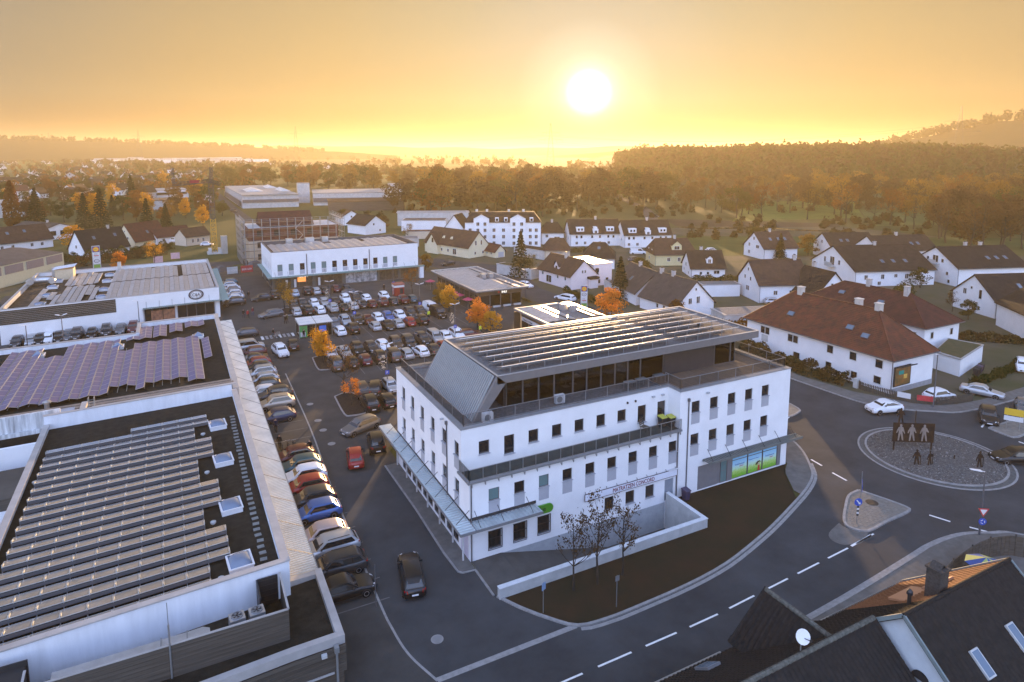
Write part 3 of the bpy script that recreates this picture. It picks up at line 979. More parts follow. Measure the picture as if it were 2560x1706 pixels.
for(a,b,c,d)in((29.4,39.6,.29,.33),(29.4,39.6,-.33,-.29),(29.4,29.44,-.29,.29),(39.56,39.6,-.29,.29)):
 mb.box(a-34.5,b-34.5,-.16,-.12,c,d)
for i in range(10):
 x=-5.0+i*1.1
 mb.bar((x,-.14,.31),(x,-.03,.5),.03)
 mb.bar((x,-.14,-.3),(x,-.01,-.3),.03)
mb.build('sign_frame',[mat('sign_brown',(.05,.03,.03),.5)],SG)
mb=MB();mb.box(-5.06,5.06,-.15,-.135,-.29,.29)
mb.build('sign_board',[mat('sign_pale',(.66,.68,.74),.6,var=.04)],SG)
mb=MB();mb.box(4.0,5.2,-.24,-.16,.33,.4);mb.build('sign_lamp',[M_fit],SG)
text_part('MATRATZEN CONCORD',SG,(-2.2,-.155,-.2),.56,RS,mat('sign_red',(.16,.012,.014),.5,var=0),.02,sx=.73)
SG=thing('pharmacy_sign','green lozenge sign reading Apotheke beside the end of the zinc canopy','sign',(24.4,43.6,2.75))
mb=MB()
lz=[(1.5+.38*math.cos(R(t)),.38*math.sin(R(t)))for t in range(-90,91,15)]+[(-1.5+.38*math.cos(R(t)),.38*math.sin(R(t)))for t in range(90,271,15)]
mb.add([(x,-.16,z)for x,z in lz]+[(x,-.02,z)for x,z in lz],[tuple(range(len(lz)))]+[(i,len(lz)+i,len(lz)+(i+1)%len(lz),(i+1)%len(lz))for i in range(len(lz))])
mb.build('sign_board',[mat('sign_green',(.07,.25,.02),.4,var=.05)],SG)
text_part('Apotheke',SG,(-1.3,-.165,-.16),.62,RS,M_black,.01)
RW=thing('retaining_wall','pale concrete retaining wall around the loading ramp beside the dark lawn','wall',(28.8,38.8,0))
mb=MB((28.8,38.8,0))
pts=[(18.95,38.62),(38.72,38.58),(38.72,43.55),(38.38,43.55),(38.38,38.94),(18.95,38.98)]
mb.prism(pts,-2.7,.85)
mb.build('wall',[M_conc],RW)
mb=MB((28.8,38.8,0))
mb.prism([(18.92,38.58),(38.76,38.54),(38.76,43.55),(38.36,43.55),(38.36,38.96),(18.92,39.0)],.85,.9)
mb.build('coping',[mat('coping_pale',(.55,.57,.58),.7,var=.1)],RW)
class Skew:
 """plan of a hall whose long sides run with the car park and whose fronts lean a few degrees"""
 def __init__(s,px,py,k,ky):
  s.px,s.py,s.k,s.ky=px,py,k,ky
 def __call__(s,x,y):
  return(x+s.ky*(y-s.py),y+s.k*(x-s.px))
def skprism(mb,T,x0,x1,y0,y1,z0,z1,m=None):
 mb.prism([T(x0,y0),T(x1,y0),T(x1,y1),T(x0,y1)],z0,z1,m)
M_par=mat('parapet_coping',(.40,.39,.38),.55,.3,var=.14,scale=.8)
M_hallw=mat('hall_render',(.66,.69,.73),.8,var=.10,scale=.5,stretch=(2.5,2.5,.4))
M_dome=mat('skylight_dome',(.13,.18,.26),.06,var=.05,spec=1.0)
M_domef=mat('skylight_frame',(.66,.66,.67),.5,var=.05)
M_slab=mat('stepping_slab',(.19,.20,.19),.85,var=.2)
def ring(mb,T,x0,x1,y0,y1,z0,z1,w,m=None):
 skprism(mb,T,x0,x1,y0,y0+w,z0,z1,m)
 skprism(mb,T,x0,x1,y1-w,y1,z0,z1,m)
 skprism(mb,T,x0,x0+w,y0+w,y1-w,z0,z1,m)
 skprism(mb,T,x1-w,x1,y0+w,y1-w,z0,z1,m)
def skylight(parent,off,x,y,z,w,l,rz=0,kind='dome'):
 mb=MB()
 mb.box(-w/2,w/2,-l/2,l/2,0,.34)
 mb.box(-w/2-.05,w/2+.05,-l/2-.05,l/2+.05,.34,.42)
 f=mb.build('skylight',[M_domef],parent,(x-off[0],y-off[1],z),rz)
 mb=MB()
 if kind=='dome':
  n=7
  for i in range(n+1):
   for j in range(n+1):
    u,v=i/n*2-1,j/n*2-1
    mb.v.append((u*(w/2-.07),v*(l/2-.07),.42+.26*(1-u**4)*(1-v**4)))
  mb.add([],[])
  for i in range(n):
   for j in range(n):
    a=i*(n+1)+j
    mb.f.append((a,a+n+1,a+n+2,a+1));mb.m.append(0)
  mb.build('dome',[M_dome],f,smooth='all')
 else:
  a=.07
  q=[(-w/2+a,-l/2+a,.42),(w/2-a,-l/2+a,.42),(w/2-a,l/2-a,.42),(-w/2+a,l/2-a,.42),(0,0,.95)]
  mb.add(q,[(0,1,4),(1,2,4),(2,3,4),(3,0,4)])
  mb.build('pyramid_glazing',[M_dome],f)
 return f
T=Skew(5.0,41.1,.075,-.012)
HA=thing('retail_hall','large flat roofed retail hall with long solar rows, nearest on the left','retail hall',(-4,58,0))
ho=(-4,58,0)
def hput(mb,name,mats,**k):
 mb.off=ho
 return mb.build(name,mats,HA,**k)
XA0,XA1,YA0,YA1=-12.3,5.15,41.15,76.0
mb=MB();skprism(mb,T,XA0+.05,XA1-.05,YA0+.05,YA1,0,5.05)
skprism(mb,T,XA0+.05,XA1-.05,YA0+.05,YA0+.4,5.05,5.8)
skprism(mb,T,XA0+.05,XA0+.4,YA0+.4,YA1,5.05,5.6)
skprism(mb,T,XA1-.5,XA1-.05,YA0+.4,YA1,5.05,5.8)
skprism(mb,T,XA0+.05,XA1-.5,YA1-.35,YA1,5.05,6.5)
hput(mb,'wall',[M_hallw])
mb=MB()
a_,b_,c_,d_=T(XA0+.4,YA0+.4),T(XA1-.5,YA0+.4),T(XA1-.5,YA1-.35),T(XA0+.4,YA1-.35)
mb.add([(*p,5.10)for p in(a_,b_,c_,d_)],[(0,1,2,3)])
hput(mb,'roof_substrate',[M_sedum])
mb=MB()
skprism(mb,T,XA0+2.4,XA1,YA0,YA0+.46,5.8,5.88)
skprism(mb,T,XA0,XA0+2.4,YA0-.3,YA0+.2,5.5,5.58)
skprism(mb,T,XA0,XA0+.5,YA0+.46,YA1-.4,5.6,5.67)
skprism(mb,T,XA1-.55,XA1,YA0+.46,YA1-.4,5.8,5.88)
skprism(mb,T,XA0+4,XA1,YA1-.4,YA1+.05,6.5,6.57)
skprism(mb,T,XA0,XA0+4,YA1-.4,YA1+.05,6.5,6.53)
hput(mb,'parapet_coping',[M_par])
rows=[(70.2,-4.78,5)]+[(68.75-1.49*i,-11.2,n)for i,n in enumerate((10,9,9,10,10,10,9,9,9,10,10,10,9,9,10,10,10,9,9))]
tz=math.atan(.075)
rk=MB()
for y,xs_,n in rows:
 for k in range(n):
  px,py=T(xs_+1.302*(k+.5),y)
  pv(HA,px-ho[0],py-ho[1],5.56,1.25,1.02,(R(-9),0),tz)
 a,b=T(xs_,y-.52),T(xs_+1.302*n,y-.52)
 rk.bar((*a,5.63),(*b,5.63),.05,.04)
 rk.bar((a[0],a[1]-.03,5.46),(b[0],b[1]-.03,5.46),.02,.22,1)
 for k in range(n+1):
  q=T(xs_+1.302*k,y-.38)
  rk.bar((*q,5.1),(*q,5.74),.05)
  q2=T(xs_+1.302*k,y+.42)
  rk.bar((*q,5.65),(*q2,5.5),.06,.05)
hput(rk,'solar_rack',[mat('rack_metal',(.45,.47,.47),.45,.5),M_frame])
for y in(67.55,59.3,50.9,43.25):
 skylight(HA,ho,2.3,y,5.1,1.45,1.75,R(4))
sm=MB();sm.box(-.22,.22,-.17,.17,0,.04)
sme=sm.mesh('stepping_slab',[M_slab])
for i in range(36):
 put('stepping_slab',sme,HA,(3.76+rr.uniform(-.05,.05)-ho[0],69.6-i*.775-ho[1],5.10),rr.uniform(-.12,.12))
for x,y in((.95,65.8),(.95,57.4),(1.0,49.0),(1.1,41.9),(-11.6,62)):
 mb=MB();mb.lathe([(.12,0),(.12,.05),(.2,.08),(.2,.2),(.02,.25)],8,(x,y+.3,5.1))
 hput(mb,'roof_vent',[M_conc])
mb=MB()
mb.prism([(-40,33.0),(4.4,35.9),(7.25,35.95),(7.25,42.3),(5.15,42.1),(5.1,41.2),(-12.6,39.7),(-40,37.6)],0,3.25)
hput(mb,'front_annex',[M_wood])
mb=MB()
mb.prism([(-40,33.1),(4.4,36.0),(7.2,36.05),(7.2,42.2),(5.1,42.0),(5.05,41.2),(-12.6,39.7),(-40,37.5)],3.25,3.4)
hput(mb,'annex_roof',[M_sedum])
mb=MB()
mb.prism([(-40,32.8),(4.4,35.55),(7.3,35.6),(7.3,36.05),(4.4,36.0),(-40,33.25)],3.25,3.78)
mb.prism([(6.85,36.05),(7.3,36.05),(7.3,42.6),(6.85,42.6)],3.25,3.78)
mb.prism([(5.16,42.15),(6.85,42.15),(6.85,42.6),(5.16,42.6)],3.25,3.7)
hput(mb,'annex_coping',[M_par])
for i in range(11):
 z=.1+i*.285
 if z>1.5:
  mb=MB();mb.prism([(-40,32.72),(4.4,35.49),(7.34,35.54),(7.34,35.58),(4.4,35.53),(-40,32.76)],z,z+.26)
  hput(mb,'facade_board',[M_wood])
mb=MB();mb.prism([(4.9,35.40),(6.6,35.43),(6.6,35.5),(4.9,35.48)],1.62,1.72)
hput(mb,'lamp_strip',[M_par])
mb=MB();mb.prism([(-40,32.66),(3.0,35.36),(3.0,35.42),(-40,32.72)],.02,1.5)
hput(mb,'recess_shade_slab',[M_black])  # flat black slab painted in for the shade of the loading recess
mb=MB();mb.tube((6.75,35.3,0),(6.75,35.3,3.1),.07)
mb.box(6.62,6.88,35.2,35.52,3.05,3.4)
hput(mb,'rain_pipe',[M_steel])
mb=MB();mb.box(5.9,6.2,35.3,35.5,2.9,3.1)
hput(mb,'floodlight',[M_conc])
EN=[(-8.4,38.6),(-8.35,37.2),(4.42,37.15),(4.45,40.9)]
z_=5.35
bd=MB()
for i in range(8):
 z=3.42+i*.24
 for(p,q,t)in((EN[1],EN[2],.06),(EN[2],EN[3],.06),(EN[0],EN[1],.06)):
  p,q=Vector((*p,z)),Vector((*q,z))
  d=(q-p).normalized()
  mb=MB()
  mb.bar(p+Vector((0,0,.11)),q+Vector((0,0,.11)),.05,.225)
  hput(mb,'screen_board',[M_wood])
mb=MB()
for p,q in((EN[0],EN[1]),(EN[1],EN[2]),(EN[2],EN[3])):
 mb.bar((*p,5.38),(*q,5.38),.12,.06)
hput(mb,'screen_coping',[M_par])
mb=MB()
for p in((4.3,40.8),(3.05,40.9),(3.05,38.9)):
 pass
mb.box(3.02,3.1,39.0,40.9,3.45,5.3);mb.box(3.1,4.3,40.86,40.94,3.45,5.3)
for i in range(5):
 mb.bar((3.15,40.85,3.7+i*.36),(4.3,40.85,3.7+i*.36),.05)
 mb.bar((3.12,39.05,3.7+i*.36),(3.12,40.85,3.7+i*.36),.05)
hput(mb,'screen_frame',[M_dark])
mb=MB();mb.box(-10.2,-8.5,37.6,39.3,3.42,5.2);
for i in range(4):
 mb.bar((-10.1,37.56,3.7+i*.4),(-8.6,37.56,3.7+i*.4),.06)
mb.box(-10.3,-8.4,39.3,39.4,3.42,5.45)
hput(mb,'stair_enclosure',[M_dark])
for x in(1.7,2.78):
 T_=thing('air_conditioner','box shaped air conditioning unit with round fan behind the plank screen, %s of the two'%('left' if x<2 else 'right'),'air conditioner',(x,38.2,3.42),R(4),'rooftop air conditioners')
 mb=MB();mb.box(-.42,.42,-.4,.4,.25,1.75)
 for sx in(-.36,.36):
  mb.box(sx-.05,sx+.05,-.38,.38,0,.25)
 for i in range(5):
  mb.box(-.4,.4,-.42,-.4,.45+i*.24,.6+i*.24)
 mb.build('casing',[M_zinc],T_)
 mb=MB();mb.lathe([(.33,1.75),(.33,1.82),(.29,1.82),(.29,1.77)],16);mb.build('fan_rim',[M_grey],T_)
 mb=MB()
 for k in range(5):
  t=k*1.2566
  mb.add([(0.03*math.cos(t),.03*math.sin(t),1.79),(.27*math.cos(t-.3),.27*math.sin(t-.3),1.77),(.27*math.cos(t+.3),.27*math.sin(t+.3),1.80)],[(0,1,2)])
 mb.lathe([(.06,1.78),(.06,1.83)],8);mb.build('fan',[M_dark],T_)
DU=thing('ventilation_duct','broad bent sheet metal duct lying behind the plank screen of the retail hall','duct',(-2.5,38.2,3.42))
mb=MB((-2.5,38.2,3.42));mb.box(-7.3,-2.25,37.5,38.7,3.8,4.75);mb.box(-2.2,-.9,38.1,38.75,3.8,4.72)
pr=[(-.9,38.1),(-.9,38.75),(-.1,38.8),(.25,38.55),(.3,37.5),(-.25,37.5),(-.25,38.1)]
mb.prism(pr,3.8,4.72)
mb.build('duct_body',[M_zinc],DU)
mb=MB((-2.5,38.2,3.42));mb.box(-2.26,-2.19,37.45,38.8,3.75,4.8);mb.box(-.95,-.88,38.05,38.8,3.75,4.77)
mb.build('duct_flange',[M_steel],DU)
for q in((-6.5,38),(-3.5,38),(-.5,38.4)):
 mb=MB((-2.5,38.2,3.42));mb.box(q[0]-.05,q[0]+.05,q[1]-.4,q[1]+.4,3.42,3.8);mb.build('duct_support',[M_steel],DU)
mb=MB();mb.tube((-1.75,37.12,3.42),(-1.75,37.12,6.6),.05);mb.tube((-1.75,37.12,6.6),(-1.75,37.12,7.9),.02)
tag(mb.build('lightning_rod',[M_steel]),'thin metal lightning rod rising from the plank screen','lightning rod')
CN=thing('canopy_roof','long ribbed sheet metal canopy along the retail halls above the parked cars','canopy',(6.1,80,0))
co=(6.1,80,0)
mb=MB(co)
corr_sheet(mb,(5.15,42.6,3.52),(-.0,1,0),(1,0,0),75.0,1.95,.27,.07,drop=-.06)
mb.build('sheet',[mat('canopy_sheet',(.62,.58,.50),.40,.6,var=.15,scale=.6)],CN)
mb=MB(co);mb.box(7.1,7.16,42.6,117.6,3.42,3.66);mb.build('edge_gutter',[M_grey],CN)
mb=MB(co);mb.box(5.1,5.18,76,117.6,3.3,3.72);mb.build('wall_flashing',[M_par],CN)
for i in range(19):
 y=44.6+3.9*i
 mb=MB(co);mb.bar((5.16,y,4.7),(7.05,y,3.68),.03);mb.build('canopy_hanger',[M_dark],CN)
for i in range(13):
 y=45+6*i
 mb=MB(co);mb.box(6.85,6.97,y,y+.12,0,3.5);mb.build('canopy_post',[M_steel],CN)
T=Skew(5.0,79,.06,-.004)
HB=thing('retail_hall','flat roofed retail hall with blue ridge shaped solar rows, middle left','retail hall',(-8,96,0))
ho=(-8,96,0)
def hput(mb,name,mats,**k):
 mb.off=ho
 return mb.build(name,mats,HB,**k)
mb=MB()
skprism(mb,T,-44,5.0,79.3,107.6,0,5.05)
skprism(mb,T,-6.2,5.0,107.6,113.8,0,5.05)
skprism(mb,T,4.5,5.0,79.3,113.8,5.05,5.75)
skprism(mb,T,-6.2,4.5,113.4,113.8,5.05,5.75)
skprism(mb,T,-6.2,-5.8,107.6,113.4,5.05,5.75)
skprism(mb,T,-44,-6.2,107.2,107.6,5.05,5.75)
skprism(mb,T,-44,4.5,79.3,79.7,5.05,5.75)
hput(mb,'wall',[M_hallw])
mb=MB()
for(x0,x1,y0,y1)in((-44,4.5,79.7,107.2),(-5.8,4.5,107.2,113.4)):
 q=[T(x0,y0),T(x1,y0),T(x1,y1),T(x0,y1)]
 mb.add([(*p,5.1)for p in q],[(0,1,2,3)])
hput(mb,'roof_substrate',[M_sedum])
mb=MB()
skprism(mb,T,4.45,5.05,79.3,113.9,5.75,5.83)
skprism(mb,T,-6.25,4.45,113.35,113.9,5.75,5.83)
skprism(mb,T,-6.25,-5.75,107.6,113.35,5.75,5.83)
skprism(mb,T,-44,-6.25,107.15,107.65,5.75,5.83)
hput(mb,'parapet_coping',[M_par])
mb=MB();skprism(mb,T,-44,4.45,79.2,79.75,5.75,5.83)
skprism(mb,T,-10.5,4.6,78.1,78.7,5.2,5.9)
hput(mb,'timber_parapet',[mat('brown_boards',(.19,.165,.14),.75,var=.25,scale=.8)])
mb=MB();skprism(mb,T,-44,4.9,76.1,79.3,0,4.6)
hput(mb,'joint_roof',[M_sedum])
mb=MB();skprism(mb,T,-4.2,-3.9,76.2,78.1,4.6,5.6);skprism(mb,T,-9.9,-9.4,75.9,78.6,4.6,6.3)
skprism(mb,T,4.4,5.0,76.2,79.2,4.6,5.86)
hput(mb,'joint_wall',[M_par])
mb=MB();skprism(mb,T,-40,-11.5,76.6,76.9,3.0,6.6);skprism(mb,T,-40,-11.5,76.3,76.6,4.6,5.0)
hput(mb,'stained_wall',[mat('stained_render',(.46,.48,.49),.8,var=.5,scale=1.0,stretch=(3,3,.25))])
mb=MB()
for x in(-9.05,-8.55):
 mb.bar((x,75.0,5.1),(x,75.0,7.4),.05);mb.bar((x,75.0,7.4),(x,75.7,7.4),.05);mb.bar((x,75.7,7.4),(x,75.7,6.4),.05)
for i in range(8):
 mb.bar((-9.05,75.0,5.3+i*.28),(-8.55,75.0,5.3+i*.28),.03)
mb.off=(-8.8,75,5.1)
tag(mb.build('roof_ladder',[M_steel],None,(-8.8,75,5.1)),'short metal ladder climbing over the rear parapet of the nearest hall','ladder')
mb=MB();mb.prism([(-60,48),(-12.4,52),(-12.55,74),(-60,72)],0,1.2)
hput(mb,'court_roof',[mat('gravel_court',(.10,.105,.11),.9,var=.35,scale=6,bump=.8,bscale=30)])
mb=MB();mb.prism([(-60,60.5),(-12.5,63.4),(-12.5,63.9),(-60,61)],1.2,2.6)
mb.prism([(-60,70.5),(-12.6,72.6),(-12.6,73),(-60,71)],1.2,4.6)
hput(mb,'court_wall',[M_white])
mb=MB();mb.prism([(-60,61.05),(-12.55,63.95),(-12.6,70.0),(-60,68)],1.2,3.6)
hput(mb,'timber_box',[M_wood])
tz=math.atan(.0)
cw=.885
for j in range(25):
 x=1.78-cw*j-(.25 if j%2 else 0)*0
 xe=x-cw/2
 y0=81.6+(1.2 if j in(3,5,6,8,9,10)else 0)+(.6 if j in(2,4)else 0)
 y1=102.2
 if j in(9,10):y1=99.4
 if j>=11:y1=105.6
 if j in(18,19,20):y1=101.0
 n=int((y1-y0)/1.67)
 for k in range(n):
  px,py=T(xe,y1-1.67*(k+.5))
  up=1 if j%2==0 else-1
  pv(HB,px-ho[0],py-ho[1],5.62,cw-.03,1.64,(0,R(13)*up),0,M_pvb)
for k in range(6):
 px,py=T(2.55,100.6-1.67*(k+.5))
 pv(HB,px-ho[0],py-ho[1],5.6,.95,1.64,(0,R(-13)),0,M_pvb)
for j,(x,n,ya)in enumerate(((2.4,2,109.3),(1.5,2,109.3),(.6,2,109.3),(-.6,3,109.2),(-1.5,3,109.2),(-2.7,4,109.1),(-3.6,4,109.1),(-4.6,4,109.1),(-5.4,4,109.0),(-6.0,1,104.0),(-6.9,1,104.0))):
 for k in range(n):
  px,py=T(x,ya+2.2-1.67*(k+.5))
  pv(HB,px-ho[0],py-ho[1],5.62,.86,1.64,(0,R(13 if j%2 else-13)),0,M_pvb)
rk=MB()
for j in range(26):
 a,b=T(1.78-cw*j,82.5),T(1.78-cw*j,101)
 rk.bar((*a,5.42),(*b,5.42),.05,.05)
hput(rk,'solar_rack',[M_steel])
for x,y in((1.75,102.6),(-8.2,102.6),(-17.2,103.4)):
 px,py=T(x,y)
 skylight(HB,ho,px,py,5.1,1.4,1.4,0,'pyramid')
mb=MB();mb.lathe([(.25,0),(.25,.5),(.4,.55),(.4,.7),(.05,.85)],10,(-13.4,81.0,5.1))
hput(mb,'roof_fan',[M_zinc])
T=Skew(-10,134,.115,-.01)
HC=thing('fashion_store','white flat roofed fashion store with C&A emblem and pale solar strips on its roof','retail hall',(-10,153,0))
ho=(-10,153,0)
def hput(mb,name,mats,**k):
 mb.off=ho
 return mb.build(name,mats,HC,**k)
CX0,CX1,CY0,CY1,CZ=-27.2,6.35,134.0,171.5,5.9
mb=MB()
skprism(mb,T,CX0,-10.6,CY0,CY1,0,5.1)
skprism(mb,T,-10.6,-6.6,CY0,CY1,0,5.1)
skprism(mb,T,-6.6,5.6,CY0+.6,CY1,0,5.1)
skprism(mb,T,-6.6,6.35,CY0,CY0+.6,3.5,5.1)
skprism(mb,T,5.6,6.35,CY0,CY0+.6,0,3.5)
skprism(mb,T,5.6,6.35,CY0+.6,CY1,0,5.1)
for(x0,x1,y0,y1)in((CX0,CX1,CY0,CY0+.35),(CX0,CX1,CY1-.35,CY1),(CX0,CX0+.35,CY0+.35,CY1-.35),(CX1-.35,CX1,CY0+.35,CY1-.35)):
 skprism(mb,T,x0,x1,y0,y1,5.1,CZ)
hput(mb,'wall',[M_white])
mb=MB()
q=[T(CX0+.35,CY0+.35),T(CX1-.35,CY0+.35),T(CX1-.35,CY1-.35),T(CX0+.35,CY1-.35)]
mb.add([(*p,5.14)for p in q],[(0,1,2,3)])
hput(mb,'roof_substrate',[mat('brown_sedum',(.07,.052,.035),.95,var=.45,scale=1.2,bump=.8,bscale=15)])
mb=MB();ring(mb,T,CX0-.04,CX1+.04,CY0-.04,CY1+.04,CZ,CZ+.08,.45)
hput(mb,'parapet_coping',[M_par])
for i in range(8):
 mb=MB();skprism(mb,T,CX0-.02,-10.7,CY0-.06,CY0-.005,3.35+i*.3,3.35+i*.3+.27)
 hput(mb,'facade_board',[M_wood])
for x0,x1 in((-6.4,-1.4),(-1.0,5.4)):
 for k in range(4):
  xa,xb=x0+(x1-x0)*k/4,x0+(x1-x0)*(k+1)/4
  px,py=T((xa+xb)/2,CY0+.5)
  window(HC,px-ho[0],py-ho[1],.1,xb-xa,3.0,math.atan(.115),name='shop_window',fr=.06)
m_poster=mat('poster_print',(.50,.22,.11),.5,var=.6,scale=1.6,col2=(.10,.05,.04),detail=8)
for k in range(2):
 px,py=T(-4.4+2.0*k,CY0+.42)
 mb=MB();mb.box(-.95,.95,-.02,.02,0,2.3)
 mb.build('shop_poster',[m_poster],HC,(px-ho[0],py-ho[1],.4),math.atan(.115))
mb=MB()
a,b=T(-6.6,CY0-1.0),T(7.6,CY0-1.0)
corr_sheet(mb,(*a,3.42),(1,.115,0),(0,1,0),14.2,1.0,.3,.07)
a2=T(6.4,CY0-1.0)
corr_sheet(mb,(*a2,3.42),(0,1,0),(1,.06,0),38,1.6,.3,.07)
hput(mb,'canopy',[mat('canopy_green',(.20,.29,.27),.45,.45,var=.1)])
for i in range(7):
 a,b=T(-6+2.1*i,CY0-.9),T(-6+2.1*i,CY0-.02)
 mb=MB();mb.bar((*a,3.5),(*b,4.6),.04)
 hput(mb,'canopy_hanger',[M_dark])
for x in(-11,8):
 pass
px,py=T(2.3,CY0-.06)
mb=MB()
N=40
def oval(rx,rz,y):
 return[(rx*math.cos(2*math.pi*i/N),y,rz*math.sin(2*math.pi*i/N))for i in range(N)]
for(ra_,rb_,s_)in((1.32,1.08,1),(.98,.90,1)):
 o1,i1=oval(ra_,ra_*.72,-.05),oval(rb_,rb_*.72,-.05)
 for i in range(N):
  j=(i+1)%N
  mb.quad(o1[i],i1[i],i1[j],o1[j])
em=mb.build('store_emblem',[mat('emblem_dark',(.03,.02,.025),.5,var=0)],HC,(px-ho[0],py-ho[1],4.95),math.atan(.115))
text_part('C&A',em,(0,-.05,-.30),.86,RS,MATS['emblem_dark'],.01,'CENTER',sx=.8)
strip_cache={}
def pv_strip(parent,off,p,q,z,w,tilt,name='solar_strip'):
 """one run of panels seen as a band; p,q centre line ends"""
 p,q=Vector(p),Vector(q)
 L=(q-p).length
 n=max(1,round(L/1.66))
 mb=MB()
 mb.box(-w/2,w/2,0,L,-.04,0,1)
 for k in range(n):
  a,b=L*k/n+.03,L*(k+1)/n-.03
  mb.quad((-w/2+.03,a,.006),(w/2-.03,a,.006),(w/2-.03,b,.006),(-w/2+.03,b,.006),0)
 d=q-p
 return put(name,mb.mesh(name,[M_pv_skyglare,M_pvframe]),parent,(p.x-off[0],p.y-off[1],z),rot=(0,tilt,math.atan2(-d.x,d.y)))
nst=0
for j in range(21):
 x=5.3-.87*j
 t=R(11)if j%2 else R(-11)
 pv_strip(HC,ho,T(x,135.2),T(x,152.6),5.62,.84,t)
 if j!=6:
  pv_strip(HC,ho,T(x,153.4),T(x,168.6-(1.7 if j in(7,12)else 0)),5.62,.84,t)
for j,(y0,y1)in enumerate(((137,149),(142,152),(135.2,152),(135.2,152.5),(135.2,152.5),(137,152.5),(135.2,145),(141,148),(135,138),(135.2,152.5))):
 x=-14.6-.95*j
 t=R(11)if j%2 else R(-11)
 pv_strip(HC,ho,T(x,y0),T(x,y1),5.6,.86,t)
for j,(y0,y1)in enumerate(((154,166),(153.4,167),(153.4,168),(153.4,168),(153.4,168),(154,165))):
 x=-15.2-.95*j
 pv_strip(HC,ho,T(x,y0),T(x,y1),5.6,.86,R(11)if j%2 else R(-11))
for x,y in((-13.4,164),(-13.4,156.5),(-13.3,147),(-13.2,139.5),(-22.4,162),(-22.4,155),(-22.2,146.5),(-22.3,138.5)):
 px,py=T(x,y)
 skylight(HC,ho,px,py,5.14,1.7,1.7)
mb=MB()
px,py=T(-24.6,158)
for i in range(9):
 t0,t1=R(-20+i*25),R(-20+(i+1)*25)
 mb.tube((px+1.9*math.cos(t0),py+1.3*math.sin(t0),6.3),(px+1.9*math.cos(t1),py+1.3*math.sin(t1),6.3),.62,.62,10)
tag(mb.build('ventilation_duct',[M_zinc],smooth=50),'thick curved silver duct on the roof of the fashion store','duct')
TH=thing('roof_hut','small corrugated plant hut on the far corner of the fashion store roof','roof hut',(*T(-21.5,166),5.14))
mb=MB();mb.box(-1.6,1.6,-1.8,1.8,0,2.2);mb.build('wall',[mat('hut_yellow',(.55,.45,.30),.7,var=.1)],TH)
mb=MB();corr_sheet(mb,(-2.0,-2.1,2.25),(0,1,0),(1,0,.12),4.2,4.0,.35,.06);mb.build('roof',[M_zinc],TH)
for x in(-23.9,-11.9):
 px,py=T(x,169.5)
 mb=MB();mb.box(px-.35,px+.35,py-.35,py+.35,5.14,7.2)
 hput(mb,'roof_chimney',[M_zinc])
DP=thing('homeware_store','white two storey homeware store with DEPOT lettering, twelve narrow windows and solar roof','shop building',(36,166,0))
do=(36,166,0)
def dput(mb,name,mats,**k):
 mb.off=do
 return mb.build(name,mats,DP,**k)
DX0,DX1,DY0,DY1,DZ=18.6,53.8,156.4,176.0,8.85
op=[(19.85-DX0+2.49*i,20.95-DX0+2.49*i,4.35,5.95)for i in range(12)]
sh=[(.4,4.2,.1,2.9),(4.6,9.0,.1,2.9),(9.8,16.0,.1,2.9),(16.8,24.6,.1,2.9),(25.2,30.0,.1,2.9),(30.6,34.6,.1,2.9)]
mb=MB()
wall_panel(mb,(DX0,DY0,0),Vector((1,0,0)),Vector((0,-1,0)),DX1-DX0,3.1,DZ,op,.15)
wop=[(1.5+2.9*i,2.3+2.9*i,4.35,6.1)for i in range(6)]
wall_panel(mb,(DX0,DY1,0),Vector((0,-1,0)),Vector((-1,0,0)),DY1-DY0,3.1,DZ,wop,.15)
mb.quad((DX1,DY0,0),(DX1,DY1,0),(DX1,DY1,DZ),(DX1,DY0,DZ))
mb.quad((DX1,DY1,0),(DX0,DY1,0),(DX0,DY1,DZ),(DX1,DY1,DZ))
dput(mb,'wall',[M_white])
mb=MB()
wall_panel(mb,(DX0,DY0+.05,0),Vector((1,0,0)),Vector((0,-1,0)),DX1-DX0,0,3.1,sh,.25)
wall_panel(mb,(DX0+.05,DY1,0),Vector((0,-1,0)),Vector((-1,0,0)),DY1-DY0,0,3.1,[(8,12,.2,2.7),(14,18.5,.2,2.7)],.25)
dput(mb,'ground_storey',[mat('store_brown',(.085,.085,.072),.7,var=.12)])
for i in range(12):
 x=20.4+2.49*i
 fo=window(DP,x-do[0],DY0+.1-do[1],4.35,1.1,1.6,0,pmat=M_glassb if i in(0,1,3,4,10,11)else M_glass)
 put('apron',win_mesh('apron',1.1,.9,mats=[M_panelgrey]),fo,(0,-.115,-.95))
for i in range(6):
 window(DP,DX0+.1-do[0],DY1-1.9-2.9*i-do[1],4.35,.8,1.75,ANG['W'])
m_disp=mat('shop_display',(.02,.018,.015),.3,var=0,col2=(.10,.075,.05),scale=2.2,detail=8)
m_mural=mat('mural_print',(.55,.55,.54),.5,col2=(.04,.05,.06),scale=1.1,detail=6)
for i,(a,b,c,d)in enumerate(sh):
 fo=window(DP,DX0+(a+b)/2-do[0],DY0+.25-do[1],c,b-a,d-c,0,name='shop_window',mull=2 if i!=3 else 3,pmat=m_mural if i==3 else m_disp)
for a,b in((8,12),(14,18.5)):
 window(DP,DX0+.25-do[0],DY1-(a+b)/2-do[1],.2,b-a,2.5,ANG['W'],name='shop_window',mull=2)
mb=MB();mb.box(24.2,26.1,DY0+.12,DY0+.16,1.5,2.6)
dput(mb,'lit_display',[mat('warm_display',(.4,.12,.03),.5,var=.4,scale=3,emit=((1,.32,.08),.55))])
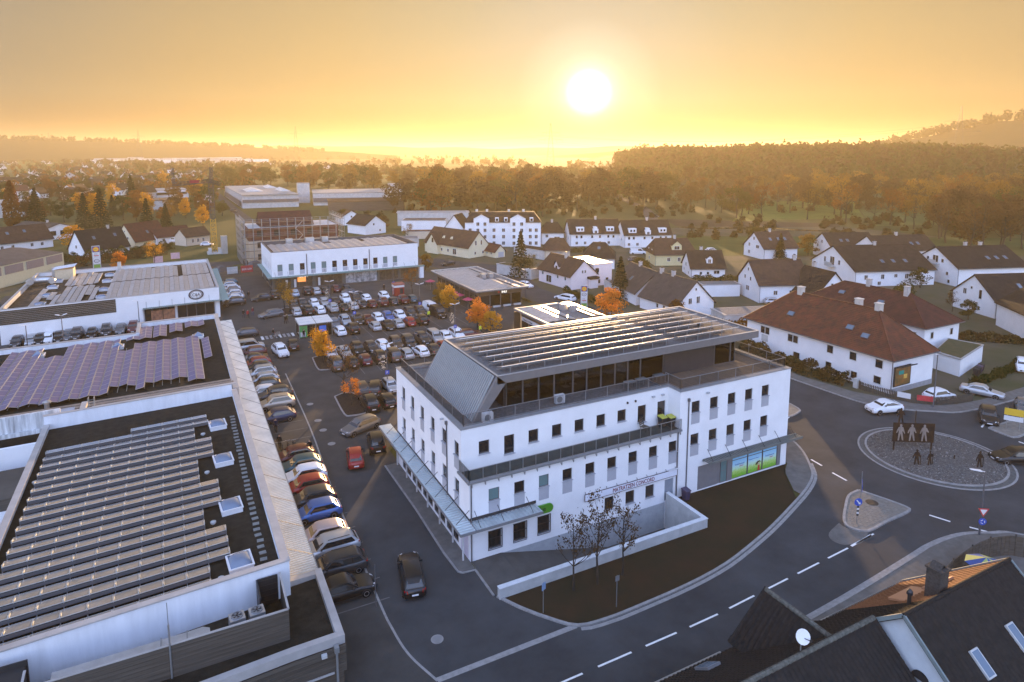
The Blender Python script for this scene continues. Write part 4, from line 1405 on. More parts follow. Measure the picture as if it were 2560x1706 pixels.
for x in(21.5,23.4,27.6,28.9):
 mb=MB();mb.box(x,x+.5,DY0+.1,DY0+.14,.3,2.2)
 dput(mb,'window_poster',[M_fit])
M_white_e=mat('lit_letters',(.8,.8,.78),.4,var=0,emit=((1,.95,.85),.6))
text_part('DEPOT',DP,(24.6-do[0],DY0-.1-do[1],2.62),.62,RS,M_white_e,.02)
text_part('DEPOT',DP,(31.0-do[0],DY0-.02-do[1],2.75),.45,RS,mat('letters_brown',(.22,.19,.16),.5,var=0),.02)
text_part('DEPOT',DP,(38.6-do[0],DY0-.02-do[1],2.75),.45,RS,MATS['letters_brown'],.02)
mb=MB();mb.box(43.9,46.6,DY0-.06,DY0+.04,2.55,3.0);mb.box(47.4,49.6,DY0-.06,DY0+.04,2.55,3.0)
dput(mb,'fascia_sign',[mat('sign_maroon',(.10,.03,.035),.5,var=.1)])
mb=MB()
corr_sheet(mb,(DX0-1.1,DY0-1.25,3.15),(1,0,0),(0,1,0),DX1-DX0+2.4,1.25,.35,.07)
corr_sheet(mb,(DX0-1.1,DY0,3.15),(0,1,0),(1,0,0),20.4,1.1,.35,.07)
mb.box(DX0-1.1,DX1+1.3,DY0-1.3,DY0-1.25,2.95,3.26)
dput(mb,'canopy',[MATS['canopy_green']])
for i in range(13):
 x=19.2+2.8*i
 mb=MB();mb.bar((x,DY0-1.1,3.25),(x,DY0-.02,4.2),.04)
 dput(mb,'canopy_hanger',[M_dark])
mb=MB();mb.prism([(53.9,155.3),(54.9,155.3),(54.2,156.3),(53.9,156.3)],0,3.1)
dput(mb,'corner_fin',[M_white])
for x in(26.4,41.3):
 mb=MB();mb.tube((x,DY0-.08,3.2),(x,DY0-.08,8.1),.09)
 dput(mb,'rain_pipe',[M_frame])
mb=MB();mb.quad((DX0+.3,DY0+.3,8.15),(DX1-.3,DY0+.3,8.15),(DX1-.3,DY1-.3,8.15),(DX0+.3,DY1-.3,8.15))
dput(mb,'roof_substrate',[MATS['brown_sedum']])
TI=Skew(0,0,0,0)
mb=MB();ring(mb,TI,DX0-.04,DX1+.04,DY0-.04,DY1+.04,DZ,DZ+.08,.4)
ring(mb,TI,DX0+.004,DX1-.004,DY0+.004,DY1-.004,8.1,DZ-.002,.3)
dput(mb,'parapet_coping',[M_frame])
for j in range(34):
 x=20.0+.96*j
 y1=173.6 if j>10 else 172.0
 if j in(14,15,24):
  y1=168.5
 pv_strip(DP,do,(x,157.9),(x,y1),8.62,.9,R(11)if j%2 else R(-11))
for x,w in((24.5,1.6),(29.3,2.2),(33.5,1.6)):
 mb=MB();mb.box(x,x+w,173.8,175.2,8.15,9.6)
 dput(mb,'roof_unit',[M_zinc])
def pavilion(name,label,x0,x1,y0,y1,over,z,strips,dirn,sign=None):
 t=thing(name,label,'pavilion',((x0+x1)/2,(y0+y1)/2,0))
 off=((x0+x1)/2,(y0+y1)/2,0)
 cl=mat('pavilion_bronze',(.10,.07,.045),.55,.3,var=.1)
 mb=MB(off)
 mb.box(x0,x1,y0,y1,2.75,z-.25)
 mb.box(x0+.12,x1-.12,y0+.12,y1-.12,.05,.25)
 mb.box(x0+.25,x1-.25,(y0+y1)/2+1,y1-.2,.25,2.75)
 mb.build('wall',[cl],t)
 mb=MB(off);mb.box(x0+.2,x1-.2,y0+.2,y1-.2,.25,.27);mb.build('floor',[mat('tile_floor',(.12,.10,.08),.5)],t)
 for(side,a0,a1,c,ang,step)in(('S',x0,x1,y0,0,2.3),('W',y0,y1,x0,ANG['W'],2.6),('E',y0,y1,x1,ANG['E'],2.6)):
  n=max(1,round((a1-a0)/step))
  for i in range(n):
   m0=a0+(a1-a0)*(i+.5)/n
   w=(a1-a0)/n
   if side=='S':
    window(t,m0-off[0],c+.1-off[1],.25,w-.02,2.5,ang,name='glazing',pmat=M_attglass if i%4 else M_glass,fr=.09)
   else:
    s=.1 if side=='W' else-.1
    window(t,c+s-off[0],m0-off[1],.25,w-.02,2.5,ang,name='glazing',pmat=M_glass,fr=.09)
 mb=MB(off);mb.box(x0-over,x1+over,y0-over,y1+over,z-.25,z-.02);mb.build('roof_slab',[M_gravel],t)
 mb=MB(off);ring(mb,TI,x0-over,x1+over,y0-over,y1+over,z-.02,z+.16,.3);mb.build('roof_edge',[M_bright],t)
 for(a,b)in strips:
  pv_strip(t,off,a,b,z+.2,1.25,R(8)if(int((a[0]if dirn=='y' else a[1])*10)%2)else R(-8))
 return t,off
stp=[]
for i in range(7):
 x=53.6+1.42*i
 stp.append(((x,117.6),(x,141.5 if i<4 else 127)))
 if i>=4:
  stp.append(((x,132),(x,141.5)))
IH,io=pavilion('bakery_pavilion','low bakery pavilion with bronze fascia, IHLE lettering and curved solar strips',53.6,63.3,118.3,142.3,1.15,3.95,stp,'y')
text_part('IHLE',IH,(58.6-io[0],118.2-io[1],2.95),.62,RS,M_white_e,.03)
mb=MB(io);mb.tube((58.7,118.15,3.18),(58.7,118.3,3.18),.2,.2,12);mb.off=io;mb.build('logo_disc',[M_red],IH).location=(-.75,0,0)
for x in(59.2,61.0):
 mb=MB(io);mb.box(x,x+.9,129,130.4,3.95,4.9);mb.build('roof_unit',[M_zinc],IH)
for i in range(4):
 mb=MB(io);x=54.2+i*2.4;mb.box(x,x+1.6,117.9,118.25,.1,.45);mb.build('window_planter',[M_conc],IH)
stp=[((53.6+1.45*i,90.0),(53.6+1.45*i,100.0))for i in range(8)if i not in(4,5)]
P2,po=pavilion('corner_pavilion','small pavilion with sunlit solar roof behind the white office building',53.6,63.2,89.6,100.2,1.0,3.95,stp,'y')
for x,y in((59.6,96.0),(60.6,94.5)):
 mb=MB(po);mb.box(x,x+1.1,y,y+1.0,3.95,5.1);mb.build('roof_unit',[M_zinc],P2)
mb=MB(po);mb.box(53.48,53.58,92,99.8,2.1,2.75);mb.build('fascia_sign',[M_fit],P2)
text_part('Schmuck & Uhren',P2,(53.44-po[0],99.2-po[1],2.25),.5,(R(90),0,-R(90)),M_black,.01,sx=.9)
mb=MB(po);mb.prism([(52.3,100.4),(53.5,100.4),(53.5,100.6),(52.3,100.6)],0,3.6);mb.build('side_fin',[MATS['pavilion_bronze']],P2)
KI=thing('bank_kiosk','small red cash machine kiosk with white S mark on the car park','kiosk',(42.9,138.6,0))
mb=MB();mb.box(-1.1,1.1,-.9,.9,.05,2.5);mb.build('wall',[mat('kiosk_red',(.24,.012,.012),.45,var=.08)],KI)
mb=MB();mb.box(-1.15,1.15,-.95,.95,1.95,2.4);mb.build('sign_band',[M_fit],KI)
mb=MB();mb.box(-1.25,1.25,-1.05,1.05,2.5,2.62);ring(mb,TI,-1.2,1.2,-1.0,1.0,2.62,2.8,.12);mb.build('roof',[mat('kiosk_roof',(.30,.10,.07),.6,var=.1)],KI)
mb=MB();mb.box(.1,.8,-.94,-.9,.5,1.7);mb.build('cash_machine',[M_dark],KI)
text_part('S',KI,(-1.16,.35,.35),1.7,(R(90),0,-R(90)),M_fit,.015)
mb=MB();mb.tube((-1.2,-.0,1.75),(-1.1,0,1.75),.12,.12,12);mb.build('logo_dot',[M_fit],KI)
TS=thing('trolley_shelter','glazed shopping trolley shelter with white ribbed roof and green poster','shelter',(20.2,114.9,0))
mb=MB()
for x in(-2.75,0,2.75):
 for y in(-1.6,1.9):
  mb.box(x-.05,x+.05,y-.05,y+.05,0,2.5)
mb.box(-2.85,2.85,-1.75,-1.65,2.42,2.52);mb.box(-2.85,2.85,1.95,2.05,2.5,2.6);mb.box(-2.9,-2.8,-1.7,2.0,2.45,2.55);mb.box(2.8,2.9,-1.7,2.0,2.45,2.55)
mb.build('frame',[M_steel],TS)
for x0,x1 in((-2.85,-.05),(.05,2.85)):
 for k in range(3):
  mb=MB();y0=-2.3+k*1.55
  mb.add([(x0,y0,2.56+k*.07),(x1,y0,2.56+k*.07),(x1,y0+1.45,2.62+k*.07),(x0,y0+1.45,2.62+k*.07),(x0,y0,2.60+k*.07),(x1,y0,2.60+k*.07),(x1,y0+1.45,2.66+k*.07),(x0,y0+1.45,2.66+k*.07)],
          [(0,3,2,1),(4,5,6,7),(0,1,5,4),(1,2,6,5),(2,3,7,6),(3,0,4,7)])
  mb.build('roof_panel',[mat('milky_panel',(.62,.62,.60),.4,var=.06)],TS)
for(x0,x1,y)in((-1.4,.9,-1.62),(.9,2.7,-1.62)):
 mb=MB();mb.box(x0,x1,y-.02,y+.0,.2,2.2);mb.build('glass_wall',[M_attglass],TS)
for y0 in(-1.5,.3):
 mb=MB();mb.box(-2.77,-2.74,y0,y0+1.7,.2,2.2);mb.build('glass_wall',[M_attglass],TS)
mb=MB();mb.box(-2.7,-1.45,-1.66,-1.6,.15,2.2);mb.build('poster',[mat('green_poster',(.05,.28,.08),.4,var=.3,scale=3)],TS)
mb=MB();mb.box(-2.6,-1.75,-1.68,-1.662,.3,1.1);mb.build('poster_patch',[M_fit],TS)
mb=MB();mb.box(.55,1.75,-1.68,-1.63,.8,1.9);mb.build('blue_sign',[mat('blue_sign',(.03,.15,.55),.4,var=.2,scale=4)],TS)
for i in range(7):
 tr=thing('shopping_trolley','wire shopping trolley in the glazed shelter, %s from the left'%('first','second','third','fourth','fifth','sixth','seventh')[i],'trolley',(18.6+i*.62,114.6+(i%2)*.9,0),group='shopping trolleys in the shelter')
 if i==0:
  mb=MB()
  for z in(.45,.7,.95):
   mb.bar((-.25,-.4,z),(.25,-.4,z),.025);mb.bar((-.25,.4,z),(.25,.4,z),.025);mb.bar((-.25,-.4,z),(-.25,.4,z),.025);mb.bar((.25,-.4,z),(.25,.4,z),.025)
  for k in range(6):
   mb.bar((-.25,-.4+k*.16,.45),(-.25,-.4+k*.16,.95),.015);mb.bar((.25,-.4+k*.16,.45),(.25,-.4+k*.16,.95),.015)
  me1=mb.mesh('basket',[M_zinc])
  mb=MB();mb.bar((-.28,.45,1.0),(.28,.45,1.0),.04);me2=mb.mesh('handle',[M_red])
  mb=MB()
  for sx in(-.22,.22):
   for sy in(-.35,.35):
    mb.tube((sx-.02,sy,.06),(sx+.02,sy,.06),.06,.06,8)
   mb.bar((sx,-.35,.12),(sx,.4,.45),.03)
  me3=mb.mesh('undercarriage',[M_dark])
 put('basket',me1,tr);put('handle',me2,tr);put('undercarriage',me3,tr)
CARS=[
 ('shop',22.21,148.38,180,'hatch','silverblue'),
 ('shop',24.94,149.23,180,'suv','black'),
 ('shop',26.83,148.54,180,'hatch','silver'),
 ('shop',28.57,147.93,180,'hatch','black'),
 ('shop',31.33,149.13,180,'hatch','darkred'),
 ('shop',33.53,148.00,180,'hatch','darkgrey'),
 ('drive',17.89,148.23,180,'suv','black'),
 ('drive',15.10,146.84,-80,'hatch','black'),
 ('drive',15.08,131.18,-75,'estate','grey'),
 ('drive',33.58,142.88,90,'estate','black'),
 ('drive',13.21,105.40,8,'suv','white'),
 ('drive',15.60,108.28,175,'hatch','black'),
 ('drive',9.08,118.83,-88,'estate','darkgrey'),
 ('r2a',20.22,136.35,0,'hatch','darkgrey'),
 ('r2a',21.87,136.28,0,'suv','darkgrey'),
 ('r2a',24.26,136.66,0,'hatch','white'),
 ('r2a',26.30,136.66,0,'hatch','silver'),
 ('r2a',28.40,136.41,180,'hatch','black'),
 ('r2a',30.86,137.67,0,'suv','white'),
 ('r2a',33.24,137.92,0,'estate','darkgrey'),
 ('r2a',35.01,136.39,180,'hatch','white'),
 ('r2a',39.21,137.23,0,'hatch','white'),
 ('r2b',19.79,130.75,180,'hatch','silver'),
 ('r2b',21.85,130.28,180,'suv','black'),
 ('r2b',24.13,130.13,180,'hatch','white'),
 ('r2b',26.68,130.31,180,'suv','silver'),
 ('r2b',28.81,129.82,180,'sedan','black'),
 ('r2b',30.87,130.69,180,'sedan','silver'),
 ('r2b',32.92,131.62,180,'hatch','black'),
 ('r2b',34.65,130.57,180,'hatch','darkred'),
 ('r2b',37.12,130.92,180,'suv','darkred'),
 ('r2b',39.32,131.10,180,'hatch','darkgrey'),
 ('r2b',41.45,131.11,180,'suv','darkred'),
 ('r2b',43.60,131.45,180,'mini','teal'),
 ('r3a',24.53,118.17,0,'hatch','greyblue'),
 ('r3a',26.57,119.15,0,'suv','silverblue'),
 ('r3a',28.77,119.00,0,'suv','black'),
 ('r3a',30.68,118.21,0,'sedan','darkred'),
 ('r3a',32.74,118.75,0,'hatch','white'),
 ('r3a',34.76,119.27,0,'hatch','blue'),
 ('r3a',37.05,119.00,0,'hatch','white'),
 ('r3a',39.20,119.59,0,'suv','darkgrey'),
 ('r3a',41.28,119.67,0,'suv','darkgrey'),
 ('r3a',43.91,121.43,0,'van','white'),
 ('r3a',44.00,115.21,0,'van','black'),
 ('r3b',24.22,112.90,180,'hatch','white'),
 ('r3b',26.55,113.27,180,'suv','black'),
 ('r3b',30.58,113.19,180,'hatch','silver'),
 ('r3b',32.91,112.84,0,'sedan','black'),
 ('r3b',34.84,113.48,180,'sedan','silver'),
 ('r3b',37.12,113.59,180,'hatch','red'),
 ('r3b',39.37,113.54,180,'suv','black'),
 ('r4a',20.10,100.32,0,'hatch','white'),
 ('r4a',22.15,100.32,0,'sedan','silver'),
 ('r4a',24.25,100.41,0,'suv','black'),
 ('r4a',26.55,101.05,0,'hatch','darkgrey'),
 ('r4a',28.52,101.02,0,'hatch','white'),
 ('r4a',30.66,101.02,0,'suv','brown'),
 ('r4a',32.72,100.57,0,'van2','darkgrey'),
 ('r4a',35.38,101.81,0,'suv','darkgrey'),
 ('r4a',37.73,102.38,0,'van2','silver'),
 ('r4a',39.49,101.47,0,'hatch','white'),
 ('r4a',41.57,101.67,0,'suv','white'),
 ('r4a',43.67,100.81,90,'estate','darkred'),
 ('r4b',19.54,94.89,180,'van2','brown'),
 ('r4b',21.88,95.02,180,'hatch','black'),
 ('r4b',24.00,95.03,180,'mini','darkred'),
 ('r4b',26.26,95.17,180,'suv','black'),
 ('r4b',28.42,95.26,180,'van2','brown'),
 ('r4b',30.44,95.26,180,'hatch','silver'),
 ('r4b',32.96,95.35,180,'hatch','white'),
 ('r4b',35.09,95.68,180,'sedan','darkgrey'),
 ('r4b',37.03,96.98,180,'hatch','red'),
 ('r5a',20.28,82.73,180,'suv','brown'),
 ('r5a',22.24,83.36,165,'estate','black'),
 ('r5a',24.18,82.77,0,'mini','silver'),
 ('r5b',20.04,77.69,180,'suv','black'),
 ('r5b',22.25,77.75,180,'hatch','black'),
 ('drive',17.35,71.65,-68,'estate','grey'),
 ('drive',17.75,66.52,170,'suv','black'),
 ('drive',14.89,64.30,170,'hatch','red'),
 ('drive',14.01,43.62,168,'estate','black'),
 ('front',9.16,110.37,90,'van2','silver'),
 ('front',9.31,107.09,-90,'hatch','darkred'),
 ('front',8.88,103.36,-90,'sedan','black'),
 ('front',9.20,101.06,-90,'hatch','red'),
 ('front',9.17,98.62,-90,'hatch','black'),
 ('front',9.18,95.81,-90,'suv','silver'),
 ('front',9.26,93.26,-90,'hatch','silver'),
 ('front',9.13,90.75,-90,'hatch','black'),
 ('front',8.51,88.01,-90,'hatch','white'),
 ('front',9.88,86.09,-90,'suv','darkgrey'),
 ('front',9.59,82.93,-90,'suv','beige'),
 ('front',9.23,78.92,-90,'hatch','darkblue'),
 ('front',9.33,67.55,-90,'hatch','darkred'),
 ('front',9.61,65.06,-90,'hatch','teal'),
 ('front',9.56,62.77,-90,'hatch','white'),
 ('front',9.31,60.51,-90,'hatch','red'),
 ('front',9.45,58.01,-90,'hatch','darkgrey'),
 ('front',9.37,55.51,-90,'hatch','blue'),
 ('front',9.11,51.80,-90,'hatch','rose'),
 ('front',9.19,49.82,-90,'estate','silver'),
 ('front',9.12,47.13,-90,'estate','darkgrey'),
 ('front',9.05,44.18,90,'sedan','black'),
 ('fashion',10.13,168.71,-90,'hatch','teal'),
 ('fashion',9.59,164.72,-90,'hatch','silver'),
 ('fashion',9.99,160.64,-90,'hatch','white'),
 ('fashion',9.92,157.27,-90,'hatch','grey'),
 ('fashion',10.03,154.39,-90,'hatch','white'),
 ('fashion',10.03,151.22,-90,'hatch','silver'),
 ('fashion',9.53,148.85,-90,'hatch','white'),
 ('fashion',9.53,144.67,-90,'suv','black'),
 ('wall',-24.85,130.89,0,'hatch','darkgrey'),
 ('wall',-22.92,130.67,0,'hatch','silver'),
 ('wall',-21.69,130.70,0,'hatch','black'),
 ('wall',-20.54,130.90,0,'hatch','white'),
 ('wall',-19.08,131.03,0,'hatch','black'),
 ('wall',-17.82,131.75,0,'hatch','grey'),
 ('wall',-16.56,131.45,0,'suv','darkgrey'),
 ('wall',-14.36,131.37,0,'hatch','black'),
 ('wall',-12.27,132.08,0,'suv','darkgrey'),
 ('wall',-10.10,132.59,0,'hatch','grey'),
 ('wall',-8.14,132.18,0,'suv','darkred'),
 ('round',76.04,47.30,-107,'hatch2','white'),
 ('round',84.89,40.07,-60,'estate','black'),
 ('round',93.00,44.95,20,'sedan','silver'),
 ('round',86.49,46.70,80,'hatch','white'),
 ('round',91.76,39.56,-60,'hatch','grey'),
 ('round',75.79,32.90,-120,'estate','black'),
 ('round',109.17,47.76,-60,'suv','white'),
 ('street',67.07,169.22,-75,'hatch','black'),
 ('street',73.35,117.14,-160,'estate','white'),
 ('street',72.17,132.98,15,'hatch','white'),
 ('street',126.89,160.34,60,'van','white'),
 ('street',118.08,150.81,90,'hatch','grey'),
 ('street',207.35,249.19,0,'hatch','black'),
 ('street',8.40,242.19,80,'hatch','white'),
 ('street',-2.43,256.36,90,'van','white'),
 ('street',21.07,241.72,60,'hatch','silver'),
 ('street',31.71,599.72,90,'hatch','white'),
 ('street',26.69,370.61,30,'suv','black'),
 ('street',150.57,153.22,80,'hatch','white'),
 ('street',110.42,93.96,60,'hatch','silver'),
]
STY={
 'hatch':(4.15,1.76,.88,.95,1.48,-1.05,-.42,1.25,1.85,.98),
 'hatch2':(4.3,1.82,.95,1.05,1.50,-1.0,-.3,.75,1.95,1.10),
 'mini':(3.75,1.70,.88,.93,1.46,-.95,-.5,1.25,1.68,.95),
 'sedan':(4.6,1.80,.86,.92,1.44,-1.0,-.25,.95,1.65,1.02),
 'estate':(4.8,1.82,.86,.94,1.47,-1.15,-.4,1.75,2.25,.98),
 'suv':(4.45,1.86,1.0,1.08,1.67,-1.1,-.45,1.45,2.0,1.12),
 'van2':(4.5,1.84,1.02,1.08,1.80,-1.45,-.65,1.7,2.1,1.1),
 'van':(5.1,1.95,1.12,1.22,2.05,-1.75,-.95,2.25,2.48,1.22)}
M_tyre=mat('tyre',(.014,.014,.014),.85,var=0)
M_rim=mat('rim_alloy',(.35,.35,.36),.35,.8,var=0)
M_cglass=mat('car_glass',(.012,.015,.018),.05,var=0,spec=1.0)
M_trim=mat('car_trim',(.02,.02,.021),.5,var=0)
M_head=mat('headlamp',(.65,.66,.68),.1,.3,var=0)
M_tail=mat('taillamp',(.32,.008,.006),.2,var=0)
M_plate=mat('number_plate',(.7,.7,.7),.5,var=0)
def car_meshes(kind):
 L,W,zh,zb,zr,y1,y2,y3,y4,zt=STY[kind]
 f,b,w=-L/2,L/2,W/2
 lift=.08 if kind in('suv','hatch2')else 0
 st=[(f,.80,.32,.58),(f+.06,.90,.24,zh-.20),(f+.30,.96,.22,zh-.12),(f+.8,1.0,.21,zh-.04),(y1-.05,1.0,.2,zb-.02),(y2,1.0,.2,zb),(y3,1.0,.2,zb+.01),
   (b-.45,.99,.22,zt-.01),(b-.12,.95,.26,zt-.04),(b-.03,.90,.32,zt-.14),(b,.84,.38,.72)]
 mb=MB()
 n=9
 for(y,k,z0,z1)in st:
  h=z1-z0
  for(xx,zz)in((-.84,0),(-.97,.18*h),(-1.0,.45*h),(-.97,.80*h),(-.86,h),(.86,h),(.97,.80*h),(1.0,.45*h),(.97,.18*h)):
   mb.v.append((xx*w*k,y,z0+zz+lift))
  mb.v.append((.84*w*k,y,z0+lift))
 n=10
 for i in range(len(st)-1):
  for j in range(n):
   a,c=i*n+j,i*n+(j+1)%n
   mb.f.append((a,c,c+n,a+n));mb.m.append(0)
 mb.f.append(tuple(range(n)));mb.m.append(0)
 mb.f.append(tuple(range(len(st)*n-1,(len(st)-1)*n-1,-1)));mb.m.append(0)
 wb,wr=w*.90,w*.72
 if kind in('van','van2'):
  wr=w*.82
 z0,z1=zb+lift-.03,zr+lift
 ring_=[(y1,z0,wb,0),(y2-.06,z1-.06,wr*1.02,1),(y2+.18,z1-.005,wr,1),((y2+y3)/2,z1,wr,1),(y3-.15,z1-.03,wr*.98,1),(y3+.06,z1-.11,wr*.97,1),(y4,z0+.02,wb*.95,0)]
 base=[(y1,wb),(y2-.06,wb),(y2+.18,wb),((y2+y3)/2,wb),(y3-.15,wb*.99),(y3+.06,wb*.98),(y4,wb*.95)]
 o=len(mb.v)
 for(y,z,x,r),(yb,xb)in zip(ring_,base):
  mb.v+=[(-xb,yb,z0),(-x,y,z),(-x*.55,y,z+.035*r),(x*.55,y,z+.035*r),(x,y,z),(xb,yb,z0)]
 for i in range(len(ring_)-1):
  for j in range(5):
   a=o+i*6+j
   mb.f.append((a,a+6,a+7,a+1));mb.m.append(0)
 for s in(-1,1):
  for yw in(f+.82,b-.80):
   r=.37
   pts=[(s*(w*.985),yw+r*math.cos(t*math.pi/8),.33+lift+r*math.sin(t*math.pi/8))for t in range(9)]
   c=len(mb.v)
   mb.v+=pts+[(s*w*1.005,p[1],p[2])for p in pts]
   mb.f.append(tuple(range(c+9,c+18))if s>0 else tuple(range(c+17,c+8,-1)));mb.m.append(1)
  mb.box(s*w-.015 if s>0 else-w-.012,s*w+.012 if s>0 else-w+.015,f+1.2,b-1.2,.2+lift,.30+lift,1)
 mb.box(-w*.55,w*.55,f-.012,f+.1,.34+lift,.50+lift,1)
 if kind in('suv','estate','van'):
  for s in(-1,1):
   mb.bar((s*wr*.93,y2+.25,z1+.045),(s*wr*.93,y3-.2,z1+.035),.04,.03,1)
 body=mb.mesh('body',[bpy.data.materials['car_trim'],M_trim],smooth=35)
 def glass(q,name,e=.014):
  q=[Vector(p)for p in q]
  nrm=(q[1]-q[0]).cross(q[-1]-q[0]).normalized()
  cen=sum(q,Vector())/len(q)
  if nrm.dot(cen-Vector((0,0,.8)))<0:
   nrm=-nrm
  mb=MB()
  mb.add([tuple(p+nrm*e)for p in q]+[tuple(p)for p in q],[tuple(range(len(q)))]+[(i,(i+1)%len(q),len(q)+(i+1)%len(q),len(q)+i)for i in range(len(q))])
  return mb.mesh(name,[M_cglass])
 def lerp(a,c,t):
  return tuple(a[i]+(c[i]-a[i])*t for i in range(3))
 A,B=(-wb,y1,z0),(wb,y1,z0)
 C,D_=(wr*1.02,y2-.06,z1-.06),(-wr*1.02,y2-.06,z1-.06)
 ws=[lerp(lerp(A,D_,.08),lerp(B,C,.08),.05),lerp(lerp(A,D_,.08),lerp(B,C,.08),.95),lerp(lerp(A,D_,.93),lerp(B,C,.93),.94),lerp(lerp(A,D_,.93),lerp(B,C,.93),.06)]
 E1,F1=(-wb*.95,y4,z0+.02),(wb*.95,y4,z0+.02)
 G1,H1=(wr*.97,y3+.06,z1-.11),(-wr*.97,y3+.06,z1-.11)
 rw=[lerp(lerp(E1,H1,.12),lerp(F1,G1,.12),.07),lerp(lerp(E1,H1,.12),lerp(F1,G1,.12),.93),lerp(lerp(E1,H1,.92),lerp(F1,G1,.92),.92),lerp(lerp(E1,H1,.92),lerp(F1,G1,.92),.08)]
 parts=[('windscreen',glass(ws,'windscreen'),None),('rear_window',glass(rw,'rear_window'),None)]
 for s in(-1,1):
  def sp(y,t):
   return(s*(wb+(wr-wb)*t),y,z0+(z1-.06-z0)*t)
  ya,yb_,yc,yd=y1+.34,y2+.12,y3-.05,y4-(.28 if y4-y3>.45 else .16)
  q=[sp(ya,.12),sp(yd,.12),sp(yc,.82),sp(yb_,.86)]
  if kind=='van':
   q=[sp(ya,.12),sp(y2+1.0,.12),sp(y2+1.0,.84),sp(yb_,.86)]
  parts.append(('side_window',glass(q if s>0 else q[::-1],'side_window'),None))
 mb=MB()
 R_=.315 if kind not in('suv','van')else .345
 mb.lathe([(R_*.7,-.1),(R_,-.085),(R_,.085),(R_*.7,.1)],14)
 mb.lathe([(R_*.66,.085),(R_*.62,.104),(.05,.09)],10,m=1)
 mb.v=[(z,x,y)for x,y,z in mb.v]
 wh=mb.mesh('wheel',[M_tyre,M_rim])
 for s in(-1,1):
  for yw in(f+.82,b-.80):
   parts.append(('wheel',wh,((s*(w-.09),yw,R_),0 if s>0 else math.pi)))
 for s in(-1,1):
  zc=zh-.22+lift
  mb=MB()
  q=[(s*w*.50,f+.03,zc-.06),(s*w*.86,f+.16,zc-.05),(s*w*.90,f+.32,zc+.06),(s*w*.52,f+.10,zc+.08)]
  mb.add([(p[0],p[1]-.035,p[2])for p in q]+[(p[0],p[1]+.06,p[2])for p in q],[(0,1,2,3),(0,4,5,1),(1,5,6,2),(2,6,7,3),(3,7,4,0)])
  parts.append(('headlight',mb.mesh('headlight',[M_head]),None))
  mb=MB()
  zc=zt-.18+lift
  q=[(s*w*.60,b-.01,zc-.1),(s*w*.88,b-.08,zc-.1),(s*w*.92,b-.14,zc+.1),(s*w*.62,b-.06,zc+.1)]
  mb.add([(p[0],p[1]+.03,p[2])for p in q]+[(p[0],p[1]-.08,p[2])for p in q],[(3,2,1,0),(1,5,4,0),(2,6,5,1),(3,7,6,2),(0,4,7,3)])
  parts.append(('taillight',mb.mesh('taillight',[M_tail]),None))
  mb=MB();mb.box(-.09,.09,-.06,.05,0,.12)
  parts.append(('mirror',mb.mesh('mirror',[M_trim]),((s*(w*.99),y1+.42,zb+lift+.02),0)))
 mb=MB();mb.box(-.25,.25,b+.001,b+.02,.52+lift,.63+lift)
 parts.append(('number_plate',mb.mesh('number_plate',[M_plate]),None))
 mb=MB();mb.box(-.25,.25,f-.03,f-.013,.36+lift,.47+lift)
 parts.append(('number_plate',mb.mesh('number_plate',[M_plate]),None))
 return body,parts
CARM={}
PAINT={'white':((.70,.71,.72),0),'silver':((.42,.43,.44),.5),'silverblue':((.38,.44,.50),.5),'grey':((.13,.135,.14),.4),'darkgrey':((.040,.043,.047),.4),'black':((.010,.010,.011),.1),
   'darkred':((.085,.012,.014),.2),'red':((.26,.018,.016),.1),'blue':((.05,.13,.36),.4),'darkblue':((.018,.028,.07),.3),'greyblue':((.16,.19,.23),.4),'teal':((.03,.09,.11),.4),
   'brown':((.075,.060,.050),.4),'beige':((.36,.32,.27),.5),'rose':((.50,.42,.42),.5)}
def paint(c):
 k='paint_'+c
 if k not in MATS:
  m=mat(k,PAINT[c][0],.32,PAINT[c][1],var=0)
  b=m.node_tree.nodes['Principled BSDF']
  b.inputs['Coat Weight'].default_value=.35
  b.inputs['Specular IOR Level'].default_value=.3
  b.inputs['Coat Roughness'].default_value=.06
 return MATS[k]
def make_car(kind,col,x,y,rz,label,group=None,z=0.01,sc=(1,1)):
 if kind not in CARM:
  CARM[kind]=car_meshes(kind)
 body,parts=CARM[kind]
 t=thing({'van':'parked_van','van2':'parked_car'}.get(kind,'parked_car')if group else 'car',label,'van' if kind=='van' else 'car',(x,y,z),rz,group)
 t.scale=(sc[0],sc[1],1)
 b=put('body',body,t)
 b.material_slots[0].link='OBJECT'
 b.material_slots[0].material=paint(col)
 for(n,me,tr)in parts:
  put(n,me,t,tr[0]if tr else(0,0,0),tr[1]if tr else 0)
 return t
CN_={'silverblue':'pale blue silver','darkred':'dark red','darkgrey':'dark grey','darkblue':'dark blue','greyblue':'grey blue','rose':'rose tinted silver'}
TN_={'hatch':'hatchback','hatch2':'coupe','mini':'small car','sedan':'saloon','estate':'estate','suv':'off-roader','van2':'people carrier','van':'van'}
ORD=['first','second','third','fourth','fifth','sixth','seventh','eighth','ninth','tenth','eleventh','twelfth','thirteenth','fourteenth','fifteenth','sixteenth','seventeenth','eighteenth','nineteenth','twentieth','twenty-first','twenty-second','twenty-third','twenty-fourth']
for tens in('twenty','thirty','forty','fifty'):
 for o_ in ORD[:9]:
  if tens+'-'+o_ not in ORD:
   ORD.append(tens+'-'+o_)
